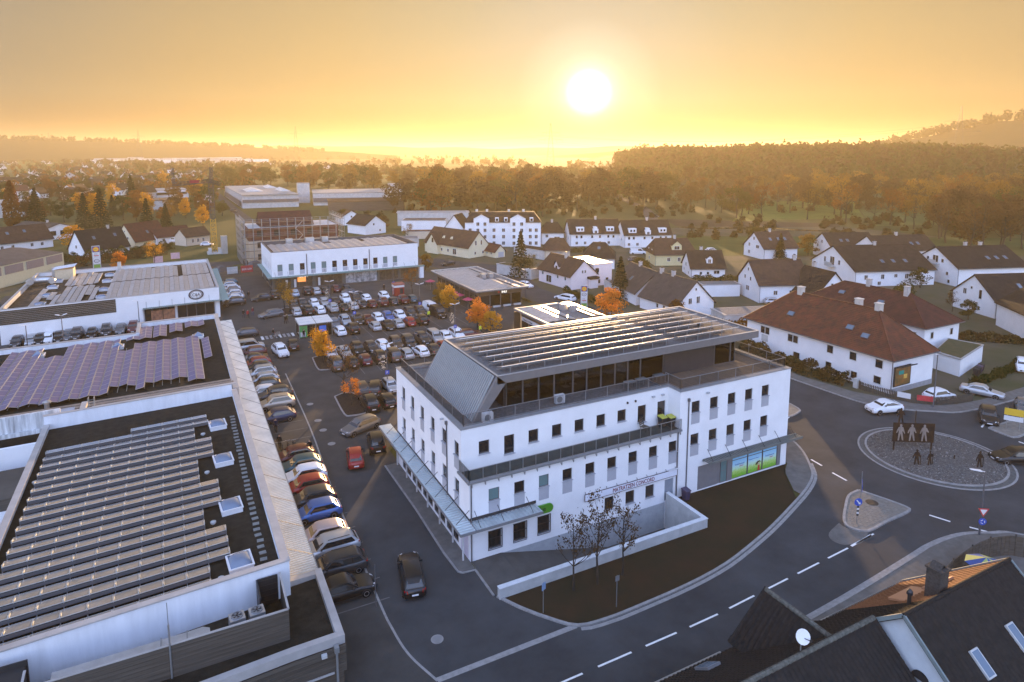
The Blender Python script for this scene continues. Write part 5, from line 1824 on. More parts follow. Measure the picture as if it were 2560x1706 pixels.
ROWTXT={'shop':('x','%s from the left in the row before the DEPOT shop windows','cars before the homeware store'),
   'r2a':('x','%s from the left, far half of the double row nearest DEPOT','cars in the far double row'),
   'r2b':('x','%s from the left, near half of the double row nearest DEPOT','cars in the far double row'),
   'r3a':('x','%s from the trolley shelter, far half of its parking row','cars beside the trolley shelter'),
   'r3b':('x','%s from the trolley shelter, near half of its parking row','cars beside the trolley shelter'),
   'r4a':('x','%s from the yellow tree, nose to camera, in its parking row','cars in the middle double row'),
   'r4b':('x','%s from the yellow tree, tail to camera, in its parking row','cars in the middle double row'),
   'r5a':('x','%s from the nearest tree island, far half of its short row','cars beside the office building'),
   'r5b':('x','%s from the nearest tree island, near half of its short row','cars beside the office building'),
   'front':('y','%s from the near end of the row along the long canopy','cars along the long canopy'),
   'fashion':('y','%s from the near end of the row beside the fashion store','cars beside the fashion store'),
   'wall':('x','%s from the left below the white wall of the fashion store','cars below the fashion store wall')}
SPECIAL={}
def car_row(k):
 items=[c for c in CARS if c[0]==k]
 ax=ROWTXT[k][0]
 items.sort(key=lambda c:c[1]if ax=='x' else c[2])
 yav=sorted(c[2]for c in items)[len(items)//2]
 for i,c in enumerate(items):
  x,y=c[1],c[2]
  rz=c[3]
  if ax=='x' and k!='shop':
   y=yav+(y-yav)*.6
  lab='%s %s, %s'%(CN_.get(c[5],c[5]),TN_[c[4]],ROWTXT[k][1]%ORD[i])
  alongb=abs(math.cos(R(rz)))>.7
  t=make_car(c[4],c[5],x,y,R(rz+rnd.uniform(-2.5,2.5)),lab,ROWTXT[k][2],sc=(.92,1.05)if alongb else(1.02,1.0))
  SPECIAL[(k,i)]=t
for k in ROWTXT:
 car_row(k)
FREE={
 'drive':['black off-roader standing at the left corner of the DEPOT store','black hatchback driving across in front of the DEPOT store','grey estate driving past the far planted island','black estate crossing behind the far double row',
    'white off-roader driving towards the camera on the main aisle','black hatchback driving away beside the zebra crossing','dark grey estate turning beside the zebra crossing under the canopy end',
    'grey blue estate crossing the sunlit aisle near the white office building','black off-roader driving away beside the office canopy','red hatchback driving away with its brake lights on','black estate driving alone on the near drive by the office corner'],
 'round':['white coupe with black roof entering the roundabout','black estate at the roundabout in front of the picket fence','silver saloon parked beyond the hedge by the billboard house','white car half hidden behind the picket fence',
    'grey hatchback at the right edge behind the black estate','dark estate leaving the roundabout at the right picture edge','white off-roader at the far right beside the flat garage'],
 'street':['black hatchback on the street before the gabled yellow house','white estate on the street beside the price pylon','pale hatchback half hidden beyond the bakery pavilion','white van parked by the yellow house','grey hatchback parked beside the white van','dark car far away on the road into the woods',
    'white hatchback parked near the crane','pale van parked before the long low house','silver hatchback beside the scaffolding','white car far up the straight road','black off-roader on the straight road','white hatchback on the meadow edge behind the dormer house','silver hatchback parked behind the red roofed house']}
for k,labs in FREE.items():
 for lab,c in zip(labs,[c for c in CARS if c[0]==k]):
  alongb=abs(math.cos(R(c[3])))>.7
  SPECIAL[lab]=make_car(c[4],c[5],c[1],c[2],R(c[3]),lab,sc=(.94,1.05)if alongb else(1.02,.98))
M_wfr=mat('white_frame',(.62,.62,.60),.5,var=0)
def tile_mat(name,c,c2,rough=.8):
 return mat(name,c,rough,var=.3,scale=.9,bump=.35,bscale=9,col2=c2,detail=8)
RT={'dark':tile_mat('tiles_dark',(.020,.0155,.012),(.042,.032,.025)),
  'black':tile_mat('tiles_black',(.013,.012,.011),(.028,.025,.022)),
  'brown':tile_mat('tiles_brown',(.045,.027,.019),(.080,.049,.034)),
  'red':tile_mat('tiles_red',(.155,.050,.028),(.062,.034,.024)),
  'maroon':tile_mat('tiles_maroon',(.095,.034,.026),(.050,.024,.020)),
  'grey':tile_mat('tiles_grey',(.050,.041,.036),(.080,.068,.058)),
  'orange':tile_mat('tiles_orange',(.26,.12,.06),(.16,.075,.04))}
HW={'white':M_white,'cream':mat('cream_render',(.66,.60,.42),.85,var=.05,scale=.5),'yellow':mat('yellow_render',(.62,.54,.30),.85,var=.05,scale=.5),
  'pink':mat('pinkish_render',(.70,.62,.62),.85,var=.05,scale=.5),'grey':mat('grey_render',(.42,.42,.42),.85,var=.08,scale=.6),'beige':mat('beige_render',(.55,.47,.36),.85,var=.06)}
M_chim=mat('chimney_render',(.42,.39,.36),.85,var=.15)
M_velux=mat('roof_window_glass',(.10,.15,.20),.06,var=0,spec=1.0)
def slope(mb,a,b,c,d,course=.34,step=.025,m=0):
 """tiled roof slope with stepped courses; a,b eave ends, d,c ridge ends (a-d and b-c are the verges)"""
 a,b,c,d=(Vector(p)for p in(a,b,c,d))
 n=max(2,int(((d-a).length+(c-b).length)/2/course))
 nr=(b-a).cross(d-a).normalized()
 if nr.z<0:
  nr=-nr
 for i in range(n):
  t0,t1=i/n,(i+1)/n
  p0,q0,p1,q1=a.lerp(d,t0),b.lerp(c,t0),a.lerp(d,t1),b.lerp(c,t1)
  u0,v0=p0+nr*step,q0+nr*step
  mb.quad(u0,v0,q1,p1,m)
  mb.quad(p0,q0,v0,u0,m)
def roof_mesh(L,W,ze,zr,ov=.45,og=.35,hip=(0,0),th=.16,course=.34):
 """gabled (or hipped by hip metres at each end) roof in local axes, ridge along x"""
 k=(zr-ze)/(W/2)
 yo,zo=W/2+ov,ze-ov*k
 xl,xr=-L/2-og,L/2+og
 rl,rr_=xl+hip[0],xr-hip[1]
 mb=MB()
 for s in(-1,1):
  slope(mb,(xl*1,s*yo,zo+th),(xr,s*yo,zo+th),(rr_,0,zr+th),(rl,0,zr+th),course)
  mb.quad((xl,s*yo,zo),(xr,s*yo,zo),(rr_,0,zr),(rl,0,zr))
  mb.quad((xl,s*yo,zo),(xr,s*yo,zo),(xr,s*yo,zo+th+.02),(xl,s*yo,zo+th+.02))
  for(x,xx)in((xl,rl),(xr,rr_)):
   mb.quad((x,s*yo,zo),(xx,0,zr),(xx,0,zr+th+.03),(x,s*yo,zo+th+.03))
 if hip[0]:
  slope(mb,(xl,yo,zo+th),(xl,-yo,zo+th),(rl,0,zr+th),(rl,0,zr+th),course)
  mb.quad((xl,yo,zo),(xl,-yo,zo),(xl,-yo,zo+th),(xl,yo,zo+th))
 if hip[1]:
  slope(mb,(xr,-yo,zo+th),(xr,yo,zo+th),(rr_,0,zr+th),(rr_,0,zr+th),course)
  mb.quad((xr,yo,zo),(xr,-yo,zo),(xr,-yo,zo+th),(xr,yo,zo+th))
 mb.bar((rl,0,zr+th+.02),(rr_,0,zr+th+.02),.24,.12)
 for hp,xe,xr2 in((hip[0],xl,rl),(hip[1],xr,rr_)):
  if hp:
   for s in(-1,1):
    mb.bar((xe,s*yo,zo+th+.03),(xr2,0,zr+th+.04),.2,.1)
 return mb
def wall_mesh(L,W,ze,zr,hip=(0,0)):
 mb=MB()
 x0,x1,y0,y1=-L/2,L/2,-W/2,W/2
 mb.quad((x0,y0,0),(x1,y0,0),(x1,y0,ze),(x0,y0,ze))
 mb.quad((x1,y1,0),(x0,y1,0),(x0,y1,ze),(x1,y1,ze))
 for x,h in((x0,hip[0]),(x1,hip[1])):
  if h:
   mb.quad((x,y1,0),(x,y0,0),(x,y0,ze),(x,y1,ze))
  else:
   mb.add([(x,y1,0),(x,y0,0),(x,y0,ze),(x,0,zr),(x,y1,ze)],[(0,1,2,3,4)])
 return mb
def house(name,label,r1,r2,zr,W,ze,roof='dark',wall='white',hip=(0,0),gable=(),side=(),back=(),sky=(),chim=(),dorm=(),balcony=None,group=None,ov=.45,cat='house',shutters=False,course=.34,door=None):
 """r1: ridge end above the gable turned to the camera, r2: other ridge end"""
 r1,r2=Vector((r1[0],r1[1])),Vector((r2[0],r2[1]))
 L=(r2-r1).length
 rz=math.atan2(r2.y-r1.y,r2.x-r1.x)
 c=(r1+r2)/2
 t=thing(name,label,cat,(c.x,c.y,0),rz,group)
 wm=HW[wall]
 wall_mesh(L,W,ze,zr,hip).build('wall',[wm],t)
 roof_mesh(L,W,ze,zr,ov,.35,hip,course=course).build('roof',[RT[roof]],t)
 rf=t.children[-1]
 k=(zr-ze)/(W/2)
 for(y,z,w,h)in gable:
  fo=window(t,-L/2-.02,y,z,w,h,ANG['W'],fmat=M_wfr,mull=1 if w>.8 else 0,fr=.08,th=.1)
  if shutters:
   for s in(-1,1):
    put('shutter',win_mesh('apron',w*.42,h,mats=[mat('shutter_green',(.05,.07,.06),.7,var=.05)]),fo,(s*w*.75,-.03,0))
 for(x,z,w,h)in side:
  window(t,x,-W/2-.02,z,w,h,0,fmat=M_wfr,mull=1 if w>.8 else 0,fr=.08,th=.1)
 for(x,z,w,h)in back:
  window(t,x,W/2+.02,z,w,h,math.pi,fmat=M_wfr,mull=1 if w>.8 else 0,fr=.08,th=.1)
 if door is not None:
  mb=MB();mb.box(door-.5,door+.5,-W/2-.06,-W/2-.005,0,2.05)
  mb.build('door',[M_frame],t)
 al=math.atan(k)
 for(x,tt)in sky:
  y=-(W/2)*(1-tt)
  z=ze+(zr-ze)*tt+.2
  mb=MB();mb.box(-.42,.42,-.6,.6,0,.09)
  o=put('roof_window',mb.mesh('roof_window',[M_frame]),rf,(x,y,z),rot=(al,0,0))
  mb=MB();mb.box(-.34,.34,-.52,.52,.09,.10)
  put('pane',mb.mesh('pane',[M_velux]),o)
 for(x,y)in chim:
  z=ze+(zr-ze)*(1-abs(y)/(W/2))
  mb=MB();mb.box(x-.35,x+.35,y-.28,y+.28,z-.3,zr+.95)
  mb.box(x-.42,x+.42,y-.35,y+.35,zr+.95,zr+1.05)
  mb.box(x-.2,x+.2,y-.14,y+.14,zr+1.05,zr+1.25,1)
  mb.build('chimney',[M_chim,M_dark],rf)
 for(x,w,kind)in dorm:
  h=1.45 if kind!='big' else 2.0
  tt=.22
  yb=-(W/2)*(1-tt)
  zb=ze+(zr-ze)*tt
  yt=yb+(h+w*.45)/k
  mb=MB()
  mb.add([(x-w/2,yb,zb),(x+w/2,yb,zb),(x+w/2,yb,zb+h),(x,yb,zb+h+w*.45),(x-w/2,yb,zb+h)],[(0,1,2,3,4)])
  for s in(-1,1):
   mb.add([(x+s*w/2,yb,zb),(x+s*w/2,yb+h/k,zb+h),(x+s*w/2,yb,zb+h)],[(0,1,2)])
  dm=mb.build('dormer',[wm],t)
  mb=MB()
  for s in(-1,1):
   mb.quad((x,yb-.2,zb+h+w*.45+.08),(x,yt,zb+h+w*.45+.08),(x+s*(w/2+.2),yb+h/k,zb+h-.06),(x+s*(w/2+.2),yb-.2,zb+h-.06))
   mb.quad((x,yb-.2,zb+h+w*.45-.04),(x+s*(w/2+.2),yb-.2,zb+h-.18),(x+s*(w/2+.2),yb-.2,zb+h-.06),(x,yb-.2,zb+h+w*.45+.08))
  mb.build('dormer_roof',[RT[roof]],dm)
  window(t,x,yb-.03,zb+.25,w*.55,h*.72,0,fmat=M_wfr,mull=1 if w>1.3 else 0,fr=.07,th=.08)
 g=MB();zo=ze-ov*k
 g.bar((-L/2-.3,-W/2-ov-.06,zo+.1),(L/2+.3,-W/2-ov-.06,zo+.1),.12,.1)
 g.build('gutter',[M_frame],t)
 mb=MB();mb.tube((-L/2+.15,-W/2-.08,0),(-L/2+.15,-W/2-.08,max(.4,zo)),.05,n=6)
 mb.build('rain_pipe',[M_frame],t)
 if balcony:
  y,z,w=balcony
  mb=MB();mb.box(-L/2-1.2,-L/2,y-w/2,y+w/2,z-.15,z)
  for i in range(int(w/.2)):
   yy=y-w/2+i*.2
   mb.box(-L/2-1.2,-L/2-1.16,yy,yy+.14,z,z+.95)
  mb.build('balcony',[M_conc],t)
 return t
def rows(xs,z,w,h):
 return[(x,z,w,h)for x in xs]
def lr(a,b,t):
 return(a[0]+(b[0]-a[0])*t,a[1]+(b[1]-a[1])*t)
house('gabled_house','white three storey house with reddish roof, farthest left of the right group',(154.8,140.1),(166,137.5),7.6,10.0,3.4,'brown','white',gable=[(0,5.3,.9,1.0),(2.2,3.2,.9,1.1),(-1.9,3.0,1.5,1.0),(2.2,.9,.9,1.1)],sky=[(-2,.5),(.8,.5),(3,.5)],chim=[(-.6,0)])
house('gabled_house','long dark roofed house half hidden behind the gardens, left of two',(174.4,131.6),(187.5,126),7.2,9.5,4.0,'dark','white',gable=[(0,4.2,.9,1.0),(2.2,2.8,.8,1.0)],sky=[(-3,.35),(-1,.35)])
house('gabled_house','long dark roofed house half hidden behind the gardens, right of two',(174.3,117.1),(192,111.8),7.9,10.5,4.4,'dark','white',gable=[(1.2,4.3,.9,.9),(-1.6,4.3,1.6,.9)],sky=[(2.5,.4),(4.6,.4)],chim=[(0,0)])
house('apartment_house','white gabled apartment house with balcony and three roof windows in a dark roof',(144.8,105.9),(164.3,98.8),8.5,17.5,3.8,'dark','white',gable=[(3.2,4.0,.8,1.5),(0.2,3.8,1.8,2.1),(-2.6,4.2,.8,1.2),(2.6,1.2,.8,.9),(-.5,1.2,1.0,.9)],side=[(-7.5,1.6,.9,1.2),(-3.2,1.7,.9,1.2),(.2,2.0,.9,.9),(3,1.7,.9,1.2),(-4,.3,.9,.9)],sky=[(-1.5,.32),(1.4,.32),(4.6,.32)],balcony=(.3,3.6,3.0),chim=[(.5,0)])
house('apartment_house','white gabled apartment house at right with balcony, four roof windows in black roof',(165.7,93.1),(183.5,87),8.5,13.8,4.5,'black','white',gable=[(2.4,5.0,.8,1.0),(0,4.8,1.8,1.8),(-2.2,5.0,.8,1.0),(.2,2.8,.8,.9),(-3.9,2.2,.8,.9),(.4,.7,.8,.9),(-4.5,.4,.8,.9)],side=[(-3,1.8,.9,1.1),(1.5,1.8,.9,1.1),(6.2,1.8,.9,1.1)],sky=[(1,.4),(3.4,.4),(5.8,.4)],balcony=(0,4.6,2.8),chim=[(-1,.6),(3,.4)])
house('gabled_house','steep white house with brown roof beside the glazed gable house',(110.4,100.9),(121,96.8),8.3,9.8,4.0,'brown','white',gable=[(.2,6.0,.6,.8),(1.6,4.1,.7,.9),(-1.0,4.0,.7,.9),(.2,1.7,1.4,1.1)],side=[(-2,1.6,.9,1.0),(1.5,1.6,.9,1.0)],chim=[(4.6,0)])
house('glazed_gable_house','dark roofed house with a large glazed gable and triangular windows',(118.6,86.1),(120.3,94.4),7.3,9.0,2.6,'dark','white',gable=[(-1.1,2.0,1.0,1.7),(0,2.0,1.0,1.7),(1.1,2.0,1.0,1.7),(-.5,4.3,.7,.9),(.5,4.3,.7,.9)],sky=[(1,.5),(-1.5,.6)],chim=[(2.8,-1.0)])
house('small_house','small white house with dark roof and one white dormer',(117.5,128.2),(125.2,124.2),6.2,8.6,2.5,'dark','white',gable=[(.5,2.2,1.1,1.0),(2.2,.8,.7,.7),(-2.2,.5,.7,.8)],side=[(-1.8,.7,.7,.8),(0,.7,.7,.8),(2.2,.9,1.5,.9)],dorm=[(.6,1.5,'')],chim=[(-.6,.4)])
house('balcony_house','white house with dark lean-to roof and blue gable door at right',(140.4,71),(156,65.2),7.5,10.4,3.4,'black','white',gable=[(.6,4.6,.6,.6),(2.2,3.3,.9,1.2),(-1.6,3.0,.8,1.9)],sky=[(-1,.5)])
house('grey_roof_house','grey tiled gable house with brown roof windows behind the hedge, right half of a pair',(88.2,93.4),(88.3,104.5),7.0,9.4,2.7,'grey','white',gable=[(0,5.2,.5,.6),(1.4,2.7,.9,1.2),(-.6,2.7,.9,1.4),(2.8,.4,.9,.9)],sky=[],back=[(-2,1.2,.7,.9),(0,1.2,.7,.9)],chim=[(1,0),(4.6,0)])
house('grey_roof_house','grey tiled house with white cross wing, left half of a pair',(91.2,117.5),(88.6,105.5),6.8,9.4,2.7,'grey','white',gable=[(1.6,2.4,.8,1.0)],sky=[(0,.4)],back=[(1,1.2,.8,1.0)],chim=[(-1.5,0)])
house('half_hip_house','pale yellow house with grey half-hipped roof and wide dormer',(120.4,146.4),(131.2,141.7),7.0,9.6,3.3,'brown','yellow',gable=[(1.8,3.4,.7,.9),(-1.5,3.4,.7,.9),(1.0,1.0,.8,1.0)],side=[(-2,1.2,.9,1.1),(1,1.2,.9,1.1),(3.4,1.2,.9,1.1)],dorm=[(.6,2.8,'')],hip=(1.6,1.6),chim=[(1,0)])
t13=house('corner_house','pale house with dormer and flat annex beside the price pylon',(83.8,125.7),(82.8,138.8),6.6,7.6,3.3,'brown','pink',gable=[(.4,3.6,.5,.8),(-.4,3.6,.5,.8)],back=[(-4.5,1.9,.7,.9),(-1.5,1.9,.7,.9),(2.2,.4,2.2,1.8),(4.8,1.9,.7,.9)],chim=[(0,.3)])
def world_part(t,mb,name,mats):
 """a part whose polygons are given in world coordinates"""
 off=t.location.copy()
 rz=t.rotation_euler.z
 cs,sn=math.cos(-rz),math.sin(-rz)
 mb.v=[((x-off.x)*cs-(y-off.y)*sn,(x-off.x)*sn+(y-off.y)*cs,z-off.z)for x,y,z in mb.v]
 return mb.build(name,mats,t)
mb=MB();mb.box(87.3,92.6,126.8,137.5,0,5.2);world_part(t13,mb,'annex',[HW['pink']])
mb=MB();ring(mb,TI,87.2,92.7,126.7,137.6,5.2,5.38,.3);world_part(t13,mb,'annex_edge',[M_bright])
for i in range(4):
 mb=MB();mb.box(88,92,128+2.4*i,129.6+2.4*i,5.3,5.36);world_part(t13,mb,'solar_panel',[M_pv])
for(x,z,w,h)in((88.3,3.2,1.0,1.1),(88.6,.6,1.2,.9),(91.2,.7,.7,1.1)):
 mb=MB();mb.box(x-w/2,x+w/2,126.74,126.79,z,z+h);world_part(t13,mb,'window',[M_glass])
mb=MB();mb.prism([(84.8,124.4),(87.4,124.4),(87.4,126.3),(84.8,126.3)],2.2,2.7);world_part(t13,mb,'porch_roof',[RT['dark']])
mb=MB();mb.box(85.0,87.2,124.7,125.6,0,2.2);world_part(t13,mb,'porch',[HW['pink']])
mb=MB();mb.add([(80.2,131,3.6),(80.2,133.2,3.6),(80.2,133.2,4.6),(80.2,132.1,5.9),(80.2,131,4.6)],[(0,1,2,3,4)])
mb.add([(80.2,131,3.6),(80.2,131,4.6),(81.4,131,4.6)],[(0,1,2)]);mb.add([(80.2,133.2,3.6),(80.2,133.2,4.6),(81.4,133.2,4.6)],[(0,1,2)])
world_part(t13,mb,'dormer',[HW['pink']])
mb=MB()
for yy in(130.75,133.45):
 mb.quad((79.95,132.1,6.05),(82.8,132.1,6.05),(81.4,yy,4.5),(79.95,yy,4.5))
world_part(t13,mb,'dormer_roof',[RT['brown']])
mb=MB();mb.box(80.14,80.19,131.7,132.5,3.8,4.7);world_part(t13,mb,'window',[M_glass])
t16=house('twin_gable_house','cream house with long brown roof, two tall street gables and small dormers',(81,178.9),(74.2,198.6),7.5,8.4,3.4,'brown','cream',gable=[(1.3,3.6,.7,1.5),(-1.0,3.6,.7,1.5),(1.6,.9,.7,.9),(-1.7,.9,.8,.9)],back=[(-4,.5,1.6,1.8),(-1,1.0,.8,1.0),(2,1.0,.8,1.0)])
mb=MB()
mb.add([(71.6,189.6,0),(69.9,194.4,0),(69.9,194.4,3.2),(70.75,192,6.2),(71.6,189.6,3.2)],[(0,1,2,3,4)])
mb.quad((71.6,189.6,0),(75,190.8,0),(75,190.8,3.2),(71.6,189.6,3.2))
world_part(t16,mb,'cross_wing',[HW['cream']])
mb=MB()
for(xa,ya,xb,yb)in((71.5,189.0,76.4,190.7),(69.7,194.9,74.6,196.6)):
 slope(mb,(xa-.3,ya-.1,2.9),(xb,yb,2.9),(76.2,193.9,6.35),(70.4,191.9,6.35))
world_part(t16,mb,'cross_roof',[RT['brown']])
mb=MB();mb.add([(71.0,191.2,3.6),(70.74,191.95,3.6),(70.74,191.95,5.0),(71.0,191.2,5.0)],[(0,1,2,3)])
mb.v=[(x-.12,y-.04,z)for x,y,z in mb.v]
world_part(t16,mb,'window',[M_glass])
for s in(-1.5,2.2):
 c_,sn=math.cos(R(109)),math.sin(R(109))
 mb=MB();x0,y0=77.6+c_*s-.95*2.9,188.7+sn*s-.33*2.9
 mb.add([(x0,y0,4.0),(x0+c_*1.1,y0+sn*1.1,4.0),(x0+c_*1.1,y0+sn*1.1,4.9),(x0+c_*.55,y0+sn*.55,5.5),(x0,y0,4.9)],[(0,1,2,3,4)])
 mb.add([(x0+c_*.55,y0+sn*.55,5.6),(x0+c_*.55+1.8,y0+sn*.55+.62,5.6),(x0-c_*.15+.8,y0-sn*.15+.3,4.8),(x0-c_*.15,y0-sn*.15,4.8)],[(0,1,2,3)])
 mb.add([(x0+c_*.55,y0+sn*.55,5.6),(x0+c_*.55+1.8,y0+sn*.55+.62,5.6),(x0+c_*1.25+.8,y0+sn*1.25+.3,4.8),(x0+c_*1.25,y0+sn*1.25,4.8)],[(0,1,2,3)])
 world_part(t16,mb,'dormer',[HW['cream']])
house('garage_house','small cream garage with red brown roof beside the twin gable house',(86.3,175),(85,181.5),3.7,3.6,2.0,'maroon','cream',gable=[],back=[(-1.2,.8,.6,.7),(.9,.8,.6,.7)],group=None)
mb=MB();mb.box(85.2,87.4,174.86,174.96,.05,1.7);world_part(bpy.data.objects['garage_house'],mb,'garage_door',[M_panelgrey])
AP=thing('apartment_block','white four storey apartment block with dark mansard roof and two tall gables','apartment block',(99.5,199.5,0),R(-27))
LB,WB=25.5,11
mb=MB();mb.box(-LB/2,LB/2,-WB/2,WB/2,0,8.2)
for xg in(-7.2,5.0):
 mb.box(xg-2.6,xg+2.6,-WB/2-.5,-WB/2,0,9.6)
 mb.add([(xg-2.6,-WB/2-.5,9.6),(xg+2.6,-WB/2-.5,9.6),(xg,-WB/2-.5,11.0)],[(0,1,2)])
mb.build('wall',[M_white],AP)
mb=MB()
slope(mb,(-LB/2-.3,-WB/2-.3,8.2),(LB/2+.3,-WB/2-.3,8.2),(LB/2-2.2,-2,11.4),(-LB/2+2.2,-2,11.4))
slope(mb,(LB/2+.3,WB/2+.3,8.2),(-LB/2-.3,WB/2+.3,8.2),(-LB/2+2.2,2,11.4),(LB/2-2.2,2,11.4))
for s in(-1,1):
 slope(mb,(s*(LB/2+.3),s*(-WB/2-.3),8.2),(s*(LB/2+.3),s*(WB/2+.3),8.2),(s*(LB/2-2.2),s*2,11.4),(s*(LB/2-2.2),s*-2,11.4))
mb.quad((-LB/2+2.2,-2,11.4),(LB/2-2.2,-2,11.4),(LB/2-2.2,2,11.4),(-LB/2+2.2,2,11.4))
for xg in(-7.2,5.0):
 for s in(-1,1):
  mb.quad((xg,-WB/2-.8,11.15),(xg,-2,11.15),(xg+s*2.9,-3,9.55),(xg+s*2.9,-WB/2-.8,9.55))
mb.build('roof',[RT['dark']],AP)
for r,z in enumerate((.6,2.8,5.0,7.1,9.1)):
 for xw in(-11,-8.4,-6,-3,0.2,3.7,6.3,9.2,11.2):
  ing=abs(xw+7.2)<2.4 or abs(xw-5.0)<2.4
  if r==4 or(r==3 and not ing):
   continue
  window(AP,xw,-WB/2-(.52 if ing else .02),z,1.05,1.25,0,fmat=M_wfr,mull=1,fr=.08,th=.08)
for xw in(-2,1,9.6):
 mb=MB();mb.box(xw-.6,xw+.6,-WB/2+.1,-3.4,8.4,9.8);d_=mb.build('dormer',[M_white],AP)
 window(AP,xw,-WB/2+.08,8.6,.9,1.0,0,fmat=M_wfr,fr=.07,th=.06)
for xw in(-9,-5.5,2,7):
 mb=MB();mb.box(xw-.4,xw+.4,-.4,.4,11.3,12.2);mb.build('chimney',[M_bright],AP)
house('chapel_roof_house','white house with pointed end wall left of the apartment block',(86.5,212),(92,218),9.5,6.5,5.5,'dark','white',gable=[(0,3,.8,1)])
house('hip_house','white house with grey hipped roof right of the apartment block',(113,197),(120,193.5),7.2,8,4.2,'dark','white',side=[(-2,2.4,1.0,1.0),(1.5,.5,2.0,2.2)],hip=(2.4,2.4),chim=[(0,0)])
for nm,lab,r1,r2 in(('terrace_house','white terrace with white dormers and stepped gable, left of two',(119.2,189.3),(135.6,183.2)),('terrace_house','white terrace with white dormers and stepped gable, right of two',(133.4,178.2),(148.6,172.6))):
 t=house(nm,lab,r1,r2,8.6,9.5,4.4,'dark','white',gable=[(1.6,2.0,.7,1.0),(-1.6,2.0,.7,1.0)],side=rows((-6.5,-4.9,-1.2,1.5,4.4,6.2),2.7,.8,1.0)+rows((-6.5,-3.6,1.5,4.6),.6,.9,1.0),chim=[(1,0)])
 for x in(-5.2,5.2):
  mb=MB();mb.box(x-1.3,x+1.3,-4.4,-2.2,4.8,6.4);mb.build('dormer',[M_white],t)
  for s in(-.55,.55):
   window(t,x+s,-4.42,5.2,.75,.85,0,fmat=M_wfr,fr=.06,th=.06)
 mb=MB();mb.box(-.9,.9,-4.95,-2.2,3.8,5.8);mb.box(-.5,.5,-4.95,-2.5,5.8,6.5);mb.build('stepped_gable',[M_white],t)
 window(t,0,-4.98,4.3,.9,1.0,0,fmat=M_wfr,mull=1,fr=.06,th=.06)
house('low_roof_house','low house with broad dark pyramid roof in front of the terraces',(101.5,152.5),(108.5,147.5),6.4,11,3.0,'dark','white',hip=(3,3),sky=[(0,.6)],side=[(-2,.8,.8,1.0),(1,.8,.8,1.0)])
house('low_roof_house','low dark roofed annex before the left terrace',(96.5,166),(103,162.5),6.2,7,3.4,'brown','beige',hip=(2,2),side=[(0,1.0,.8,1.0)])
def flat_box(name,label,poly,h,wm,rm,cat='garage',edge=.25,doors=()):
 c=(sum(p[0]for p in poly)/len(poly),sum(p[1]for p in poly)/len(poly),0)
 t=thing(name,label,cat,c)
 mb=MB(c);mb.prism(poly,0,h);mb.build('wall',[wm],t)
 cc=Vector((c[0],c[1]))
 big=[tuple(cc+(Vector(p)-cc)*1.03)for p in poly]
 sm_=[tuple(cc+(Vector(p)-cc)*(1-edge/4))for p in poly]
 mb=MB(c);mb.prism(big,h,h+.16);mb.build('roof_edge',[M_par],t)
 mb=MB(c);mb.prism(sm_,h+.165,h+.18);mb.build('roof_surface',[rm],t)
 for(p,q,z0,z1)in doors:
  p,q=Vector(p),Vector(q)
  mb=MB(c);mb.bar((*p,(z0+z1)/2),(*q,(z0+z1)/2),.08,z1-z0);mb.build('garage_door',[M_panelgrey],t)
 return t
M_moss=mat('moss_roof',(.060,.062,.028),.95,var=.4,scale=1.0,bump=.8,bscale=12,col2=(.10,.085,.045))
flat_box('flat_garage','long pale garage row with mossy flat roof across the street from the bakery',[(73.9,152),(77.9,140.5),(81.2,141.6),(77,153)],2.5,M_conc,M_moss)
flat_box('garden_wall','pale street wall beside the corner house',[(79.0,138.5),(80.2,134),(80.6,134.1),(79.5,138.6)],2.0,M_conc,M_conc,'wall')
flat_box('flat_garage','white garage with mossy roof beside the billboard house',[(97.9,50.4),(108.3,52.8),(107.2,57.3),(98.4,54.4)],2.5,M_white,M_moss)
flat_box('flat_garage','flat garages with pale gravel roof behind the red roofed house',[(86.5,84),(98,80.5),(99.5,85.5),(88,89)],2.6,M_conc,M_gravel)
flat_box('flat_garage','white garage between the grey roof house and the steep white house',[(102,106),(110,102.8),(111.5,106),(103.5,109.5)],2.6,M_white,M_gravel)
flat_box('flat_garage','small shed with dark roof before the corner house',[(85.8,117.5),(91,115.8),(92.3,120),(87,122)],2.3,M_conc,M_gravel)
flat_box('flat_garage','row of long garages with dark stepped roofs below the apartment block',[(92,177),(97,160),(101.5,161.5),(96.5,178.5)],2.6,M_conc,RT['dark'])
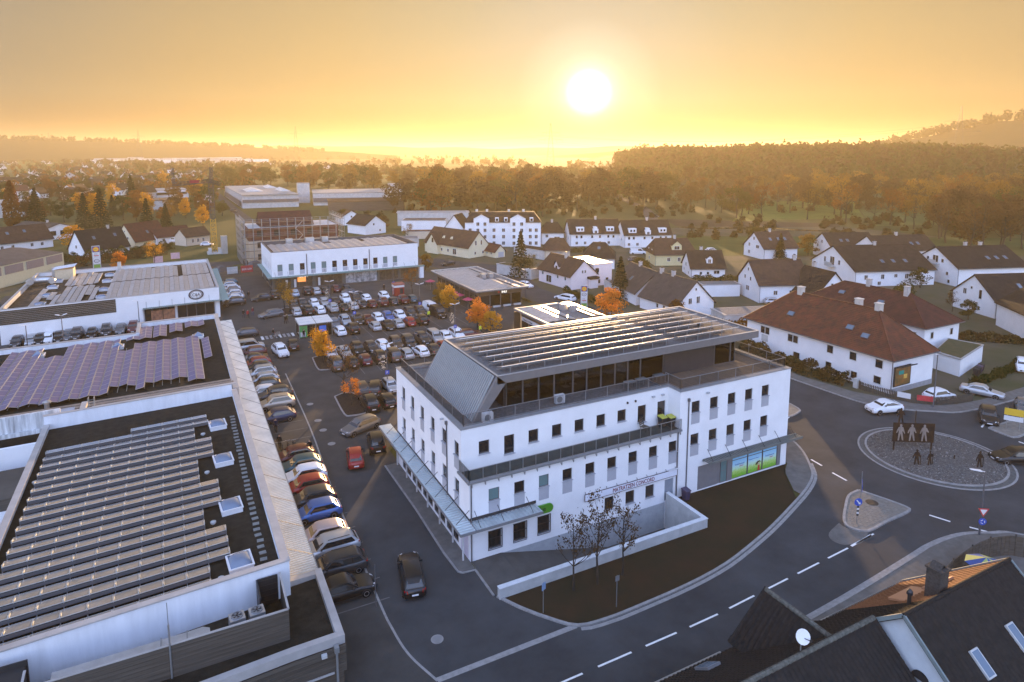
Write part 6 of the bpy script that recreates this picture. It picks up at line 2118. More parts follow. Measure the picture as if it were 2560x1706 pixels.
def hip_house(name,label,x0,x1,y0,y1,ze,zr,ridge,roof,wall,rz=0.0,course=.36):
 c=((x0+x1)/2,(y0+y1)/2,0)
 t=thing(name,label,'house',c,rz)
 mb=MB(c)
 mb.box(x0+.5,x1-.5,y0+.5,y1-.5,0,ze)
 mb.build('wall',[HW[wall]],t)
 xr,ya,yb=ridge
 mb=MB(c)
 slope(mb,(x0,y1,ze),(x0,y0,ze),(xr,ya,zr),(xr,yb,zr),course,.04)
 slope(mb,(x1,y0,ze),(x1,y1,ze),(xr,yb,zr),(xr,ya,zr),course,.04)
 slope(mb,(x0,y0,ze),(x1,y0,ze),(xr,ya,zr),(xr,ya,zr),course,.04)
 slope(mb,(x1,y1,ze),(x0,y1,ze),(xr,yb,zr),(xr,yb,zr),course,.04)
 mb.quad((x0,y0,ze-.05),(x1,y0,ze-.05),(x1,y1,ze-.05),(x0,y1,ze-.05))
 for p,q in(((x0,y0,ze),(xr,ya,zr)),((x1,y0,ze),(xr,ya,zr)),((x0,y1,ze),(xr,yb,zr)),((x1,y1,ze),(xr,yb,zr)),((xr,ya,zr),(xr,yb,zr))):
  mb.bar((p[0],p[1],p[2]+.05),(q[0],q[1],q[2]+.05),.24,.12)
 rf=mb.build('roof',[RT[roof]],t)
 mb=MB(c)
 ring(mb,TI,x0-.1,x1+.1,y0-.1,y1+.1,ze-.1,ze+.02,.14)
 mb.build('gutter',[M_frame],t)
 return t,c,rf
BH,bc,brf=hip_house('hipped_house','big white house with mossy red hipped roof and a billboard on its end wall',82.1,92.2,50.2,75.8,4.7,9.75,(87.2,56.0,70.2),'red','white')
def hwin(t,c,x,y,z,w,h,side,mull=0):
 window(t,x-c[0],y-c[1],z,w,h,ANG[side],fmat=M_wfr,mull=mull,fr=.1,th=.1)
for y,w,z in((52.5,1.2,3.0),(56.3,1.2,3.0),(59.9,1.15,3.0),(66.3,2.0,2.9),(71.6,1.9,2.9)):
 hwin(BH,bc,82.58,y,z,w,1.3,'W',1 if w>1.5 else 0)
for y,w,z in((52.6,1.2,.8),(60,1.1,.6),(56.0,1.1,.4),(65.5,1.3,.5)):
 hwin(BH,bc,82.58,y,z,w,1.2,'W')
mb=MB(bc);mb.box(82.5,82.58,71,72.2,1.8,2.8);mb.build('balcony_panel',[M_conc],BH)
def sky_on(rf,c,p,n_,ang_):
 mb=MB();mb.box(-.4,.4,-.55,.55,0,.12)
 o=put('roof_window',mb.mesh('roof_window',[M_frame]),rf,(p[0]-c[0],p[1]-c[1],p[2]),rot=ang_)
 mb=MB();mb.box(-.33,.33,-.47,.47,.12,.13)
 put('pane',mb.mesh('pane',[M_velux]),o)
al=math.atan2(9.75-4.7,5.1)
for x,y in((84.2,68.2),(84.4,58.3),(83.9,55.6)):
 z=4.7+(x-82.1)*math.tan(al)
 sky_on(brf,bc,(x,y,z+.06),None,(0,-al,math.pi/2*0))
for x,y in((87.2,69.0),(87.6,59.4),(87.4,56.2)):
 mb=MB(bc);mb.box(x-.4,x+.4,y-.4,y+.4,9.2,10.6);mb.box(x-.48,x+.48,y-.48,y+.48,10.6,10.72)
 mb.build('chimney',[mat('chimney_pale',(.5,.46,.40),.8,var=.1)],brf)
mb=MB(bc);mb.tube((82.5,50.6,0),(82.5,50.6,4.6),.06);mb.build('rain_pipe',[M_frame],BH)
mb=MB(bc);mb.box(82.56,91.7,50.64,50.69,0,.7);mb.build('plinth',[mat('plinth_grey2',(.30,.30,.30),.8,var=.1)],BH)
BB=thing('billboard','framed advertising billboard with orange landscape poster on the white end wall','billboard',(84.6,50.6,1.0))
mb=MB();mb.box(-1.75,1.75,-.14,-.02,0,2.7);mb.build('frame',[M_black],BB)
mb=MB();mb.box(-1.6,1.6,-.16,-.142,.12,2.5);mb.build('poster',[mat('billboard_print',(.30,.12,.03),.4,var=.6,scale=1.3,col2=(.07,.07,.03),detail=9)],BB)
mb=MB();mb.box(-.9,.2,-.172,-.162,1.55,2.1);mb.build('poster_panel',[mat('poster_teal',(.03,.25,.20),.4,var=0)],BB)
mb=MB();mb.box(.2,.95,-.172,-.162,.9,1.5);mb.build('poster_panel',[mat('poster_gold',(.60,.36,.08),.4,var=.3)],BB)
mb=MB();mb.box(-1.75,1.75,-.95,-.85,2.85,2.98);mb.bar((-1.4,-.1,2.7),(-1.4,-.9,2.92),.05);mb.bar((1.4,-.1,2.7),(1.4,-.9,2.92),.05);mb.build('lamp_bar',[M_black],BB)
B2,b2c,b2rf=hip_house('hipped_house','white house with maroon tiled hipped roof behind the big red roof',101.0,111.2,57.2,80.5,4.9,8.8,(106.1,63.0,75.0),'maroon','white',0,.42)
for y in(59.4,66,72):
 hwin(B2,b2c,101.48,y,2.8,1.1,1.2,'W')
for x in(103.4,108.6):
 hwin(B2,b2c,x,57.68,2.9,.9,1.2,'S')
 hwin(B2,b2c,x+.6,57.68,.6,.9,1.2,'S')
for x,y in((103.6,66.4),(103.9,73.8),(102.9,70)):
 sky_on(b2rf,b2c,(x,y,4.9+(x-101)*.765+.07),None,(0,-math.atan(.765),0))
for x,y in((105.8,63.5),(106.2,70.4)):
 mb=MB(b2c);mb.box(x-.35,x+.35,y-.35,y+.35,8.3,9.9);mb.box(x-.42,x+.42,y-.42,y+.42,9.9,10.0);mb.build('chimney',[M_chim],b2rf)
house('edge_house','white house with black roof cut by the right picture edge',(126.5,46),(138,60),8.0,11,4.4,'black','white')
M_tile=mat('roof_tile_dark',(.013,.0125,.012),.8,var=.35,scale=3,bump=.3,bscale=20,col2=(.028,.026,.024))
M_tile_sunlit=mat('roof_tile_sunlit',(.30,.13,.06),.75,var=.3,scale=3,bump=.3,bscale=20,col2=(.20,.085,.04))  # lit copy of the roof tile, low sunshine put into its colour
def tile_mesh(m,name='roof_tile',w=.30,l=.36):
 mb=MB()
 xs_=(-.5,-.28,-.05,.2,.5)
 zs_=(.035,.015,.01,.035,.05)
 top=[(x*w,-l/2,z+.035)for x,z in zip(xs_,zs_)]+[(x*w,l/2,z)for x,z in zip(xs_,zs_)]
 bot=[(x*w,-l/2,z)for x,z in zip(xs_,zs_)]
 mb.add(top+bot,[(i,i+1,6+i,5+i)for i in range(4)]+[(10+i,11+i,i+1,i)for i in range(4)])
 return mb,mb.mesh(name,[m])
def tiled_slope(parent,off,a,b,c,d,m,own=140,w=.30,l=.33,key=None):
 """lays tiles on the slope a,b (eave) c,d (ridge); the nearest `own` tiles are parts, the rest one stuff part"""
 a,b,c,d=(Vector(p)for p in(a,b,c,d))
 mbt,me=tile_mesh(m,w=w,l=l+.04)
 up=((d+c)/2-(a+b)/2)
 sl_len=up.length
 ux=(b-a).normalized()
 nrm=ux.cross(up).normalized()
 if nrm.z<0:
  nrm=-nrm
  ux=-ux
  a,b,c,d=b,a,d,c
 uy=nrm.cross(ux)
 H_=(d-a).dot(uy)
 n=int(H_/l)
 spots=[]
 for r in range(n+1):
  t=min(1.0,(r+.4)*l/H_)
  p,q=a.lerp(d,t),b.lerp(c,t)
  s0,s1=(p-a).dot(ux),(q-a).dot(ux)
  k=int((s1-s0)/w)
  for i in range(k):
   spots.append(a+ux*(s0+(s1-s0)*(i+.5)/max(1,k))+uy*(t*H_)+nrm*.0)
 M3=Matrix((ux,uy,nrm)).transposed()
 eul=M3.to_euler()
 camp=Vector((0,0,CAM_H))
 spots.sort(key=lambda s:(key(s)if key else(s-camp).length))
 rest=MB(off)
 for i,s in enumerate(spots):
  if i<own:
   put('roof_tile',me,parent,s-Vector(off),rot=eul)
  else:
   rest.add([tuple(s+M3@Vector(v))for v in mbt.v],mbt.f)
 if rest.v:
  stuff(rest.build('roof_tiles',[m],parent))
NH=thing('tiled_house','dark tiled house with white half-round gable window and a sunlit orange rear slope','house',(36.5,16,0))
no_=(36.5,16,0)
def nput(mb,name,mats,par=None,**k):
 mb.off=no_
 return mb.build(name,mats,par or NH,**k)
x0,x1,yr,zr=31.6,41.6,17.85,8.55
mb=MB()
mb.add([(x0+.3,23.0,0),(x0+.3,10.2,0),(x0+.3,10.2,2.0),(x0+.3,yr,zr-.15),(x0+.3,23.0,4.0)],[(0,1,2,3,4)])
mb.add([(x1-.3,23.0,0),(x1-.3,10.2,0),(x1-.3,10.2,2.0),(x1-.3,yr,zr-.15),(x1-.3,23.0,4.0)],[(4,3,2,1,0)])
mb.quad((x0+.3,10.2,0),(x1-.3,10.2,0),(x1-.3,10.2,2.0),(x0+.3,10.2,2.0))
mb.quad((x0+.3,23.0,0),(x1-.3,23.0,0),(x1-.3,23.0,4.0),(x0+.3,23.0,4.0))
nput(mb,'wall',[mat('gable_pale',(.52,.56,.58),.85,var=.06)])
mb=MB()
for(a,b,c,d)in(((x0,9.6,1.5),(x1,9.6,1.5),(x1,yr,zr),(x0,yr,zr)),((x1,23.7,3.45),(x0,23.7,3.45),(x0,yr,zr),(x1,yr,zr))):
 mb.add([a,b,c,d]+[(p[0],p[1],p[2]-.16)for p in(a,b,c,d)],[(0,1,2,3),(7,6,5,4),(0,4,5,1),(1,5,6,2),(2,6,7,3),(3,7,4,0)])
rfN=nput(mb,'roof',[M_tile])
tiled_slope(NH,no_,(x0,9.6,1.5),(x1,9.6,1.5),(x1,yr,zr),(x0,yr,zr),M_tile,170,key=lambda s:abs(s.x-35)+abs(s.y-15))
tiled_slope(NH,no_,(x1,23.7,3.45),(x0+4.0,23.7,3.45),(x0+2.4,yr,zr),(x1,yr,zr),M_tile_sunlit,100,key=lambda s:-s.x)
tiled_slope(NH,no_,(x0+4.0,23.7,3.45),(x0,23.7,3.45),(x0,yr,zr),(x0+2.4,yr,zr),M_tile,0)  # shaded part of the same slope, shade put into the tile colour
rg=MB()
for i in range(26):
 x=x0+.2+i*.385
 mb=MB();mb.tube((x-.2,yr,zr+.02),(x+.2,yr,zr+.045),.13,.12,8)
 nput(mb,'ridge_tile',[M_tile])
mb=MB()
mb.bar((x0+.02,9.5,1.5),(x0+.02,yr,zr+.03),.1,.2);mb.bar((x0+.02,yr,zr+.03),(x0+.02,23.75,3.45),.1,.2)
mb.bar((x1,9.5,1.5),(x1,yr,zr+.03),.1,.2);mb.bar((x1,yr,zr+.03),(x1,23.75,3.45),.1,.2)
nput(mb,'verge_board',[mat('verge_teal',(.16,.20,.20),.6,var=.1)])
mb=MB();mb.tube((x0,23.85,3.35),(x1,23.85,3.35),.08,n=6)
for i in range(50):
 x=x0+2.5+i*.15
 mb.box(x,x+.03,23.6,23.63,3.5,3.75)
nput(mb,'gutter',[M_steel])
mb=MB()
hr=[(x0+.27,16.9+.45*math.cos(R(t)),5.6+.45*math.sin(R(t)))for t in range(0,181,20)]
mb.add(hr+[(x0+.2,p[1],p[2])for p in hr],[tuple(range(9,-1,-1)),tuple(range(10,20))])
nput(mb,'half_round_window',[M_dark])
for x,y in((37.9,15.6),(34.4,15.5)):
 z=1.5+(y-9.6)*(zr-1.5)/(yr-9.6)
 mb=MB();mb.box(-.32,.32,-.65,.65,.05,.17)
 o=put('roof_window',mb.mesh('roof_window',[M_conc]),rfN,(x-no_[0],y-no_[1],z),rot=(math.atan((zr-1.5)/(yr-9.6)),0,0))
 mb=MB();mb.box(-.25,.25,-.57,.57,.17,.18);put('pane',mb.mesh('pane',[M_velux]),o)
CH=(35.6,18.5)
mb=MB();mb.box(CH[0]-.38,CH[0]+.38,CH[1]-.38,CH[1]+.38,7.4,9.5);mb.box(CH[0]-.45,CH[0]+.45,CH[1]-.45,CH[1]+.45,9.5,9.6)
mb.add([(CH[0]-.3,CH[1]-.3,9.6),(CH[0]-.3,CH[1]+.3,9.6),(CH[0],CH[1]+.3,9.85),(CH[0],CH[1]-.3,9.85),(CH[0]+.3,CH[1]-.3,9.6),(CH[0]+.3,CH[1]+.3,9.6)],[(0,1,2,3),(3,2,5,4)])
nput(mb,'chimney',[mat('chimney_brick',(.06,.055,.05),.85,var=.4,scale=8,bump=.5)],rfN)
mb=MB();mb.tube((33.9,18.9,7.5),(33.9,18.9,8.35),.1,.1,8);mb.lathe([(.16,0),(.16,.15),(.05,.3)],8,(33.9,18.9,8.3))
nput(mb,'vent_pipe',[M_dark],rfN)
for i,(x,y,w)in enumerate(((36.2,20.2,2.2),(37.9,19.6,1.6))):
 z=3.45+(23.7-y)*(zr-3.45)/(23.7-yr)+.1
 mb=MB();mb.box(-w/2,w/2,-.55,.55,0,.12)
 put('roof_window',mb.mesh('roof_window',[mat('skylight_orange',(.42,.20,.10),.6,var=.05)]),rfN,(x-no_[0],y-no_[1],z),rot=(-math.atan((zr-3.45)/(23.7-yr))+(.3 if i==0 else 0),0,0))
NH2=thing('tiled_house','lower dark tiled roof with cross gable, satellite dish and lichen specks','house',(25,17,0))
no_=(25,17,0)
def nput(mb,name,mats,par=None,**k):
 mb.off=no_
 return mb.build(name,mats,par or NH2,**k)
xa,xb,yr2,zr2=12.0,31.55,19.25,7.5
mb=MB();mb.box(xa+.3,xb-.2,13,24.1,0,3.3)
mb.box(27.0,30.6,22,23.9,0,4.4)
mb.add([(27.0,23.9,4.4),(30.6,23.9,4.4),(28.6,23.9,6.9)],[(0,1,2)])
nput(mb,'wall',[MATS['gable_pale']])
mb=MB()
for(a,b,c,d)in(((xa,12.0,1.6),(xb,12.0,1.6),(xb,yr2,zr2),(xa,yr2,zr2)),((xb,24.75,3.3),(xa,24.75,3.3),(xa,yr2,zr2),(xb,yr2,zr2)),
      ((28.6,23.95,7.15),(26.35,24.3,4.5),(26.35,22.9,4.5),(28.6,19.6,7.15)),((30.9,24.3,4.5),(28.6,23.95,7.15),(28.6,19.6,7.15),(30.9,22.9,4.5))):
 mb.add([a,b,c,d]+[(p[0],p[1],p[2]-.14)for p in(a,b,c,d)],[(0,1,2,3),(7,6,5,4),(0,4,5,1),(1,5,6,2),(2,6,7,3),(3,7,4,0)])
rf2=nput(mb,'roof',[M_tile])
tiled_slope(NH2,no_,(xa,12.0,1.6),(xb,12.0,1.6),(xb,yr2,zr2),(xa,yr2,zr2),M_tile,120,key=lambda s:abs(s.x-28)+abs(s.y-18))
tiled_slope(NH2,no_,(xb,24.75,3.3),(xa,24.75,3.3),(xa,yr2,zr2),(xb,yr2,zr2),M_tile,90,key=lambda s:abs(s.x-25))
tiled_slope(NH2,no_,(26.35,24.3,4.5),(26.35,22.9,4.5),(28.6,19.6,7.15),(28.6,23.95,7.15),M_tile,80)
tiled_slope(NH2,no_,(30.9,22.9,4.5),(30.9,24.3,4.5),(28.6,23.95,7.15),(28.6,19.6,7.15),M_tile,0)
M_lich=mat('lichen_tile',(.10,.10,.085),.85,var=.5,scale=5)
for i in range(48):
 x=xa+.2+i*.405
 if x<xb:
  mb=MB();mb.tube((x-.21,yr2,zr2+.02),(x+.21,yr2,zr2+.05),.14,.13,8);nput(mb,'ridge_tile',[M_lich])
for i in range(11):
 y=19.7+i*.39
 mb=MB();mb.tube((28.6,y-.2,7.18),(28.6,y+.2,7.2),.14,.13,8);nput(mb,'ridge_tile',[M_lich])
mb=MB();mb.bar((xa,24.85,3.25),(26.4,24.85,3.25),.14);nput(mb,'gutter',[M_steel])
mb=MB();mb.box(-.45,.45,-.6,.6,.06,.2)
al=-math.atan((zr2-3.3)/(24.75-yr2))
o=put('roof_window',mb.mesh('roof_window',[M_grey]),rf2,(24.0-no_[0],23.4-no_[1],3.3+1.35*.764),rot=(al,0,0))
mb=MB();mb.box(-.38,.38,-.5,.5,.2,.21);put('pane',mb.mesh('pane',[M_velux]),o)
SD=thing('satellite_dish','small white satellite dish on a mast on the lower dark roof','satellite dish',(26.0,19.4,7.4))
mb=MB();mb.tube((0,0,0),(0,0,.9),.03);mb.build('mast',[M_steel],SD)
mb=MB();mb.lathe([(.0,0.0),(.2,.02),(.36,.08),(.36,.1),(.0,.05)],16);dm=mb.build('dish',[mat('dish_white',(.7,.7,.7),.5,var=0)],SD,(0,-.05,1.0));dm.rotation_euler=(R(62),0,R(-25))
mb=MB();mb.bar((0,-.05,.95),(.1,-.45,1.0),.025);mb.box(.05,.15,-.5,-.42,.96,1.06);mb.build('receiver_arm',[M_dark],SD)
FN=thing('board_fence','tall dark board fence curving behind the orange lit roof','fence',(56,26.5,0))
fp=smooth_line([(47.9,24.5),(49.5,24.85),(52,25.15),(54.4,25.25),(56.1,25.0),(57.9,24.0),(60,20),(61.5,10)],5)
L_=0
fo_=Vector((56,26.5,0))
pts=[]
for p,q in zip(fp[:-1],fp[1:]):
 p,q=Vector((*p,0)),Vector((*q,0))
 n=max(1,round((q-p).length/.42))
 for i in range(n):
  pts.append((p.lerp(q,i/n),p.lerp(q,(i+.92)/n)))
for i,(p,q)in enumerate(pts[:110]):
 mb=MB(fo_);mb.bar(p+Vector((0,0,.9)),q+Vector((0,0,.9)),.05,1.7+(i%3)*.02);mb.build('board',[M_wood],FN)
 if i%6==0:
  mb=MB(fo_);mb.box(p.x-.05,p.x+.05,p.y-.05,p.y+.05,0,1.9);mb.build('post',[M_wood],FN)
UM=thing('parasol','garden parasol with green and blue panels over a pale car behind the tiled house','parasol',(51.0,23.3,0))
mb=MB();mb.tube((0,0,0),(0,0,2.5),.03);mb.build('pole',[M_dark],UM)
mb=MB();n=8
for i in range(n):
 a,b=2*math.pi*i/n,2*math.pi*(i+1)/n
 mb.tri((0,0,2.6),(1.35*math.cos(a),1.35*math.sin(a),2.05),(1.35*math.cos(b),1.35*math.sin(b),2.05),i%2)
mb.build('canopy',[mat('parasol_green',(.30,.34,.12),.8,var=.1),mat('parasol_blue',(.05,.09,.25),.8,var=.1)],UM)
make_car('hatch','silver',50.4,22.9,R(100),'pale car parked beyond the orange lit roof behind the board fence')
PF=thing('picket_fence','dark picket fence with two banners along the roundabout pavement','fence',(83,48.5,0))
fp=smooth_line([(81.3,54.5),(80.6,53.2),(81.2,50.2),(82.0,47.5),(84.0,45.7),(86.6,44.8),(89.7,44.25)],5)
fo_=Vector((83,48.5,0))
pl_=MB();pl_.box(-.06,.06,-.02,.02,.05,1.15)
plm=pl_.mesh('picket',[M_wood])
rail=MB(fo_)
k=0
for p,q in zip(fp[:-1],fp[1:]):
 p,q=Vector((*p,0)),Vector((*q,0))
 n=max(1,round((q-p).length/.2))
 an_=math.atan2(q.y-p.y,q.x-p.x)
 for i in range(n):
  put('picket',plm,PF,p.lerp(q,i/n)-fo_,an_)
 for z in(.35,.95):
  rail.bar(p+Vector((0,0,z)),q+Vector((0,0,z)),.05)
rail.build('rail',[M_wood],PF)
for(x,y,rz,m,w)in((81.6,48.3,-65,M_fit,1.5),(82.9,46.4,-50,mat('banner_red',(.42,.03,.04),.6,var=.25,scale=4),1.8)):
 mb=MB();mb.box(-w/2,w/2,-.06,-.035,.55,1.25);mb.build('banner',[m],PF,(x-83,y-48.5,0),R(rz))
mb=MB();mb.box(80.6,81.3,54.1,54.7,0,1.3);mb.off=(81,54.4,0)
tag(mb.build('electric_cabinet',[M_conc],None,(81,54.4,0)),'pale grey electric cabinet at the start of the picket fence','cabinet')
def lamp_post(x,y,h,label,double=False,group=None,arm=1.0,rz=0.0):
 t=thing('street_lamp',label,'street lamp',(x,y,0),rz,group)
 mb=MB();mb.tube((0,0,0),(0,0,h),.085,.05,8);mb.build('pole',[M_frame],t)
 for s in((-1,1)if double else(1,)):
  mb=MB();mb.bar((0,0,h-.05),(s*arm*.4,0,h+.05),.05)
  mb.add([(s*arm*.35,-.14,h),(s*arm*1.25,-.1,h+.16),(s*arm*1.25,.1,h+.16),(s*arm*.35,.14,h),(s*arm*.35,-.12,h+.1),(s*arm*1.25,-.08,h+.22),(s*arm*1.25,.08,h+.22),(s*arm*.35,.12,h+.1)],
    [(0,1,2,3),(7,6,5,4),(0,4,5,1),(1,5,6,2),(2,6,7,3),(3,7,4,0)])
  mb.build('lamp_head',[M_fit],t)
 return t
lamp_post(58.2,27.3,5.7,'tall black street lamp with pale head at the roundabout exit',rz=R(150))
q=at(2340,1005)
lamp_post(83.0,45.4,7.0,'tall black street lamp behind the picket fence',rz=R(200))
for i,(px,py,lab)in enumerate(((800,700,'double headed lamp post before the DEPOT shop windows'),(826,782,'double headed lamp post beside the trolley shelter'),(887,815,'double headed lamp post in the row beyond the yellow tree'),(969,975,'double headed lamp post beside the office roof rail'),
         (1138,852,'double headed lamp post near the white vans'),(984,735,'double headed lamp post beside the red kiosk'),(1050,790,'double headed lamp post behind the black van'),(1313,745,'single tall lamp post on the grass by the bakery'))):
 c=at(px,py)
 t=lamp_post(c.x,c.y,6.3,lab,True,'lamp posts on the car park',.7)
 if i in(2,3,4,1):
  mb=MB();r3=random.Random(i)
  for k in range(60):
   a,z=r3.uniform(0,6.28),r3.uniform(3.0,4.9)
   rr_=.55*math.sin((z-2.9)/2.1*math.pi)*r3.uniform(.5,1)
   p=Vector((-.5+rr_*math.cos(a),rr_*math.sin(a),z))
   mb.bar(p,p+Vector((r3.uniform(-.2,.2),r3.uniform(-.2,.2),r3.uniform(-.2,.2))),.035)
  mb.build('light_decoration',[mat('decoration_pale',(.60,.50,.36),.5,var=0)],t)
 if i<7:
  mb=MB();mb.box(-.28,.28,-.09,-.06,2.2,2.76);s_=mb.build('parking_sign',[mat('sign_blue',(.02,.07,.38),.4,var=0)],t)
  text_part('P',s_,(-.14,-.095,2.28),.5,RS,M_fit,.004)
for px,py,lab,h in((165,920,'tall dark lamp post before the fashion store wall',8),(74,915,'lamp post with parking sign before the fashion store wall',6.2),(352,855,'dark lamp post beside the fashion store canopy',7)):
 c=at(px,py)
 lamp_post(c.x,c.y,h,lab,True,None,.6)
def arrow_sign():
 t=thing('keep_right_sign','round blue arrow sign with striped beacon on the traffic island','traffic sign',(50.6,33.1,.115))
 mb=MB();mb.tube((0,0,0),(0,0,1.6),.035);mb.build('pole',[M_steel],t)
 mb=MB();mb.tube((0,-.05,1.95),(0,-.02,1.95),.34,.34,20);mb.build('blue_disc',[MATS['sign_blue']],t)
 mb=MB();mb.add([(-.2,-.056,2.13),(-.13,-.056,2.18),(.1,-.056,1.9),(.16,-.056,1.98),(.2,-.056,1.74),(-.02,-.056,1.78),(.04,-.056,1.84)],[(0,1,2,3,4,5,6)]);mb.build('arrow',[M_fit],t)
 for i in range(5):
  mb=MB();z=.7+i*.18;mb.box(-.09,.09,-.06,-.03,z,z+.18);mb.build('beacon_stripe',[M_fit if i%2 else M_black],t)
 return t
arrow_sign().rotation_euler=(0,0,R(-25))
t=thing('direction_sign','small white direction board on two posts on the traffic island','traffic sign',(54.3,35.3,.115),R(35))
for sx in(-.45,.45):
 mb=MB();mb.tube((sx,0,0),(sx,0,1.9),.03);mb.build('post',[M_steel],t)
mb=MB();mb.box(-.75,.75,-.06,-.03,1.2,1.75);mb.build('board',[MATS['sign_blue']],t)
mb=MB();mb.tube((.45,0,1.9),(.45,0,2.6),.03);mb.build('post_extension',[M_steel],t)
t=thing('yield_sign','red bordered give way triangle above a round sign on the dark lamp post','traffic sign',(57.75,27.0,0),R(-35))
mb=MB();mb.add([(-.42,-.13,2.75),(.42,-.13,2.75),(0,-.13,2.02),(-.42,-.09,2.75),(.42,-.09,2.75),(0,-.09,2.02)],[(0,2,1),(3,4,5),(0,1,4,3),(1,2,5,4),(2,0,3,5)]);mb.build('triangle',[M_red],t)
mb=MB();mb.add([(-.28,-.136,2.67),(.28,-.136,2.67),(0,-.136,2.18)],[(0,2,1)]);mb.build('triangle_face',[M_fit],t)
mb=MB();mb.tube((0,-.13,1.6),(0,-.09,1.6),.3,.3,18);mb.build('blue_disc',[MATS['sign_blue']],t)
for k in range(3):
 a=R(90+120*k)
 mb=MB();mb.bar((.17*math.cos(a),-.135,1.6+.17*math.sin(a)),(.17*math.cos(a+1.2),-.135,1.6+.17*math.sin(a+1.2)),.05);mb.build('arrow',[M_fit],t)
t=thing('direction_sign','yellow and white direction boards at the right edge island','traffic sign',(84.2,37.2,.1),R(-60))
for sx in(-.6,.6):
 mb=MB();mb.tube((sx,0,0),(sx,0,2.6),.04);mb.build('post',[M_steel],t)
mb=MB();mb.box(-.9,.9,-.07,-.04,1.7,2.5);mb.build('yellow_board',[mat('sign_yellow',(.62,.40,.03),.5,var=0)],t)
mb=MB();mb.box(-.9,.9,-.07,-.04,1.05,1.6);mb.build('white_board',[M_fit],t)
t=thing('direction_sign','back of a wide direction board on two posts at the north traffic island','traffic sign',(65.6,59.5,.1),R(-30))
for sx in(-.7,.7):
 mb=MB();mb.tube((sx,0,0),(sx,0,2.5),.04);mb.build('post',[M_steel],t)
mb=MB();mb.box(-1.2,1.2,-.03,.03,1.1,2.1);mb.build('board',[M_frame],t)
mb=MB();mb.box(-.6,.6,-.03,.03,2.4,2.75);mb.build('white_plate',[M_fit],t)
t=thing('street_sign','small pale sign on a thin post at the lawn edge','traffic sign',(*at(1358,1534).xy,.05),R(20))
mb=MB();mb.tube((0,0,0),(0,0,2.3),.028);mb.build('post',[M_steel],t)
mb=MB();mb.box(-.2,.2,-.05,-.03,1.75,2.3);mb.build('plate',[mat('plate_blue',(.20,.30,.45),.4,var=0)],t)
t=thing('street_sign','thin bare sign post standing in the dark lawn','traffic sign',(*at(1541,1519).xy,.05))
mb=MB();mb.tube((0,0,0),(0,0,2.4),.03);mb.build('post',[M_steel],t)
mb=MB();mb.box(-.17,.17,-.05,-.03,2.0,2.4);mb.build('plate',[M_steel],t)
t=thing('marker_post','thin dark post at the corner of the paved bay','post',(*at(940,1517).xy,0))
mb=MB();mb.tube((0,0,0),(0,0,3.2),.035);mb.build('shaft',[M_frame],t)
def pylon(x,y,rz,label,order):
 t=thing('price_pylon',label,'pylon sign',(x,y,0),rz)
 mb=MB();mb.box(-1.05,1.05,-.22,.22,0,7.6);mb.build('body',[M_conc],t)
 mb=MB();mb.box(-.85,.85,-.26,-.225,.5,1.6);mb.build('base_panel',[mat('pylon_green',(.16,.30,.05),.5,var=.1)],t)
 z=7.45
 for k in order:
  h=1.85 if k!='shoe' else 1.9
  mb=MB();mb.box(-.9,.9,-.27,-.225,z-h,z-.06)
  o=mb.build('sign_panel',[mat('lidl_blue',(.01,.03,.20),.4,var=0)if k=='lidl' else M_fit],t)
  if k=='lidl':
   mb=MB();mb.tube((0,-.30,z-.96),(0,-.275,z-.96),.80,.80,24);mb.build('red_ring',[mat('lidl_red',(.52,.02,.015),.4,var=0)],o)
   mb=MB();mb.tube((0,-.32,z-.96),(0,-.302,z-.96),.68,.68,24);mb.build('yellow_disc',[mat('lidl_yellow',(.75,.42,.02),.4,var=0)],o)
   text_part('LIDL',o,(0,-.325,z-1.14),.5,RS,mat('lidl_text',(.01,.03,.25),.4,var=0),.004,'CENTER',sx=.95)
  elif k=='ca':
   mb=MB();N_=24
   for i in range(N_):
    a,b=2*math.pi*i/N_,2*math.pi*(i+1)/N_
    mb.quad((.74*math.cos(a),-.275,z-.95+.56*math.sin(a)),(.58*math.cos(a),-.275,z-.95+.42*math.sin(a)),(.58*math.cos(b),-.275,z-.95+.42*math.sin(b)),(.74*math.cos(b),-.275,z-.95+.56*math.sin(b)))
   mb.build('ring_mark',[MATS['emblem_dark']],o)
   text_part('C&A',o,(0,-.275,z-1.13),.48,RS,MATS['emblem_dark'],.004,'CENTER',sx=.8)
  else:
   text_part('ihle',o,(-.55,-.275,z-.75),.62,RS,M_black,.004)
   mb=MB();mb.box(-.65,.65,-.285,-.272,z-1.22,z-.98);mb.build('red_bar',[M_red],o)
   text_part('DEPOT',o,(0,-.275,z-1.62),.32,RS,M_black,.004,'CENTER')
  z-=h+.02
 return t
pylon(73.2,109.6,R(-24),'tall pylon sign with LIDL disc on top beside the street',('lidl','ca','shoe')).scale=(.66,.66,.62)
pylon(-20.2,207.5,R(8),'tall pylon sign with small LIDL disc beyond the fashion store',('lidl','shoe','ca')).scale=(.9,.9,.85)
M_cort=mat('corten_steel',(.035,.022,.016),.8,.3,var=.3,scale=3)
def fig(p0=0.0,lean=0.0,arm=1):
 """silhouette outline of a walking figure, 1.7 m"""
 return[(-.22,0),(-.10,0),(-.04,.45),(.02,.80),(.10,.42),(.20,.02),(.33,.02),(.26,.45),(.17,.92),(.20,1.05),(.38,.82+.1*arm),(.44,.88+.1*arm),(.24,1.38),(.12,1.44),(.10,1.50),(.13,1.60),(.08,1.72),(-.02,1.74),(-.10,1.66),(-.09,1.54),(-.06,1.46),(-.20,1.40),(-.36,1.02),(-.40,.80),(-.32,.78),(-.20,1.10),(-.16,.92),(-.20,.45)]
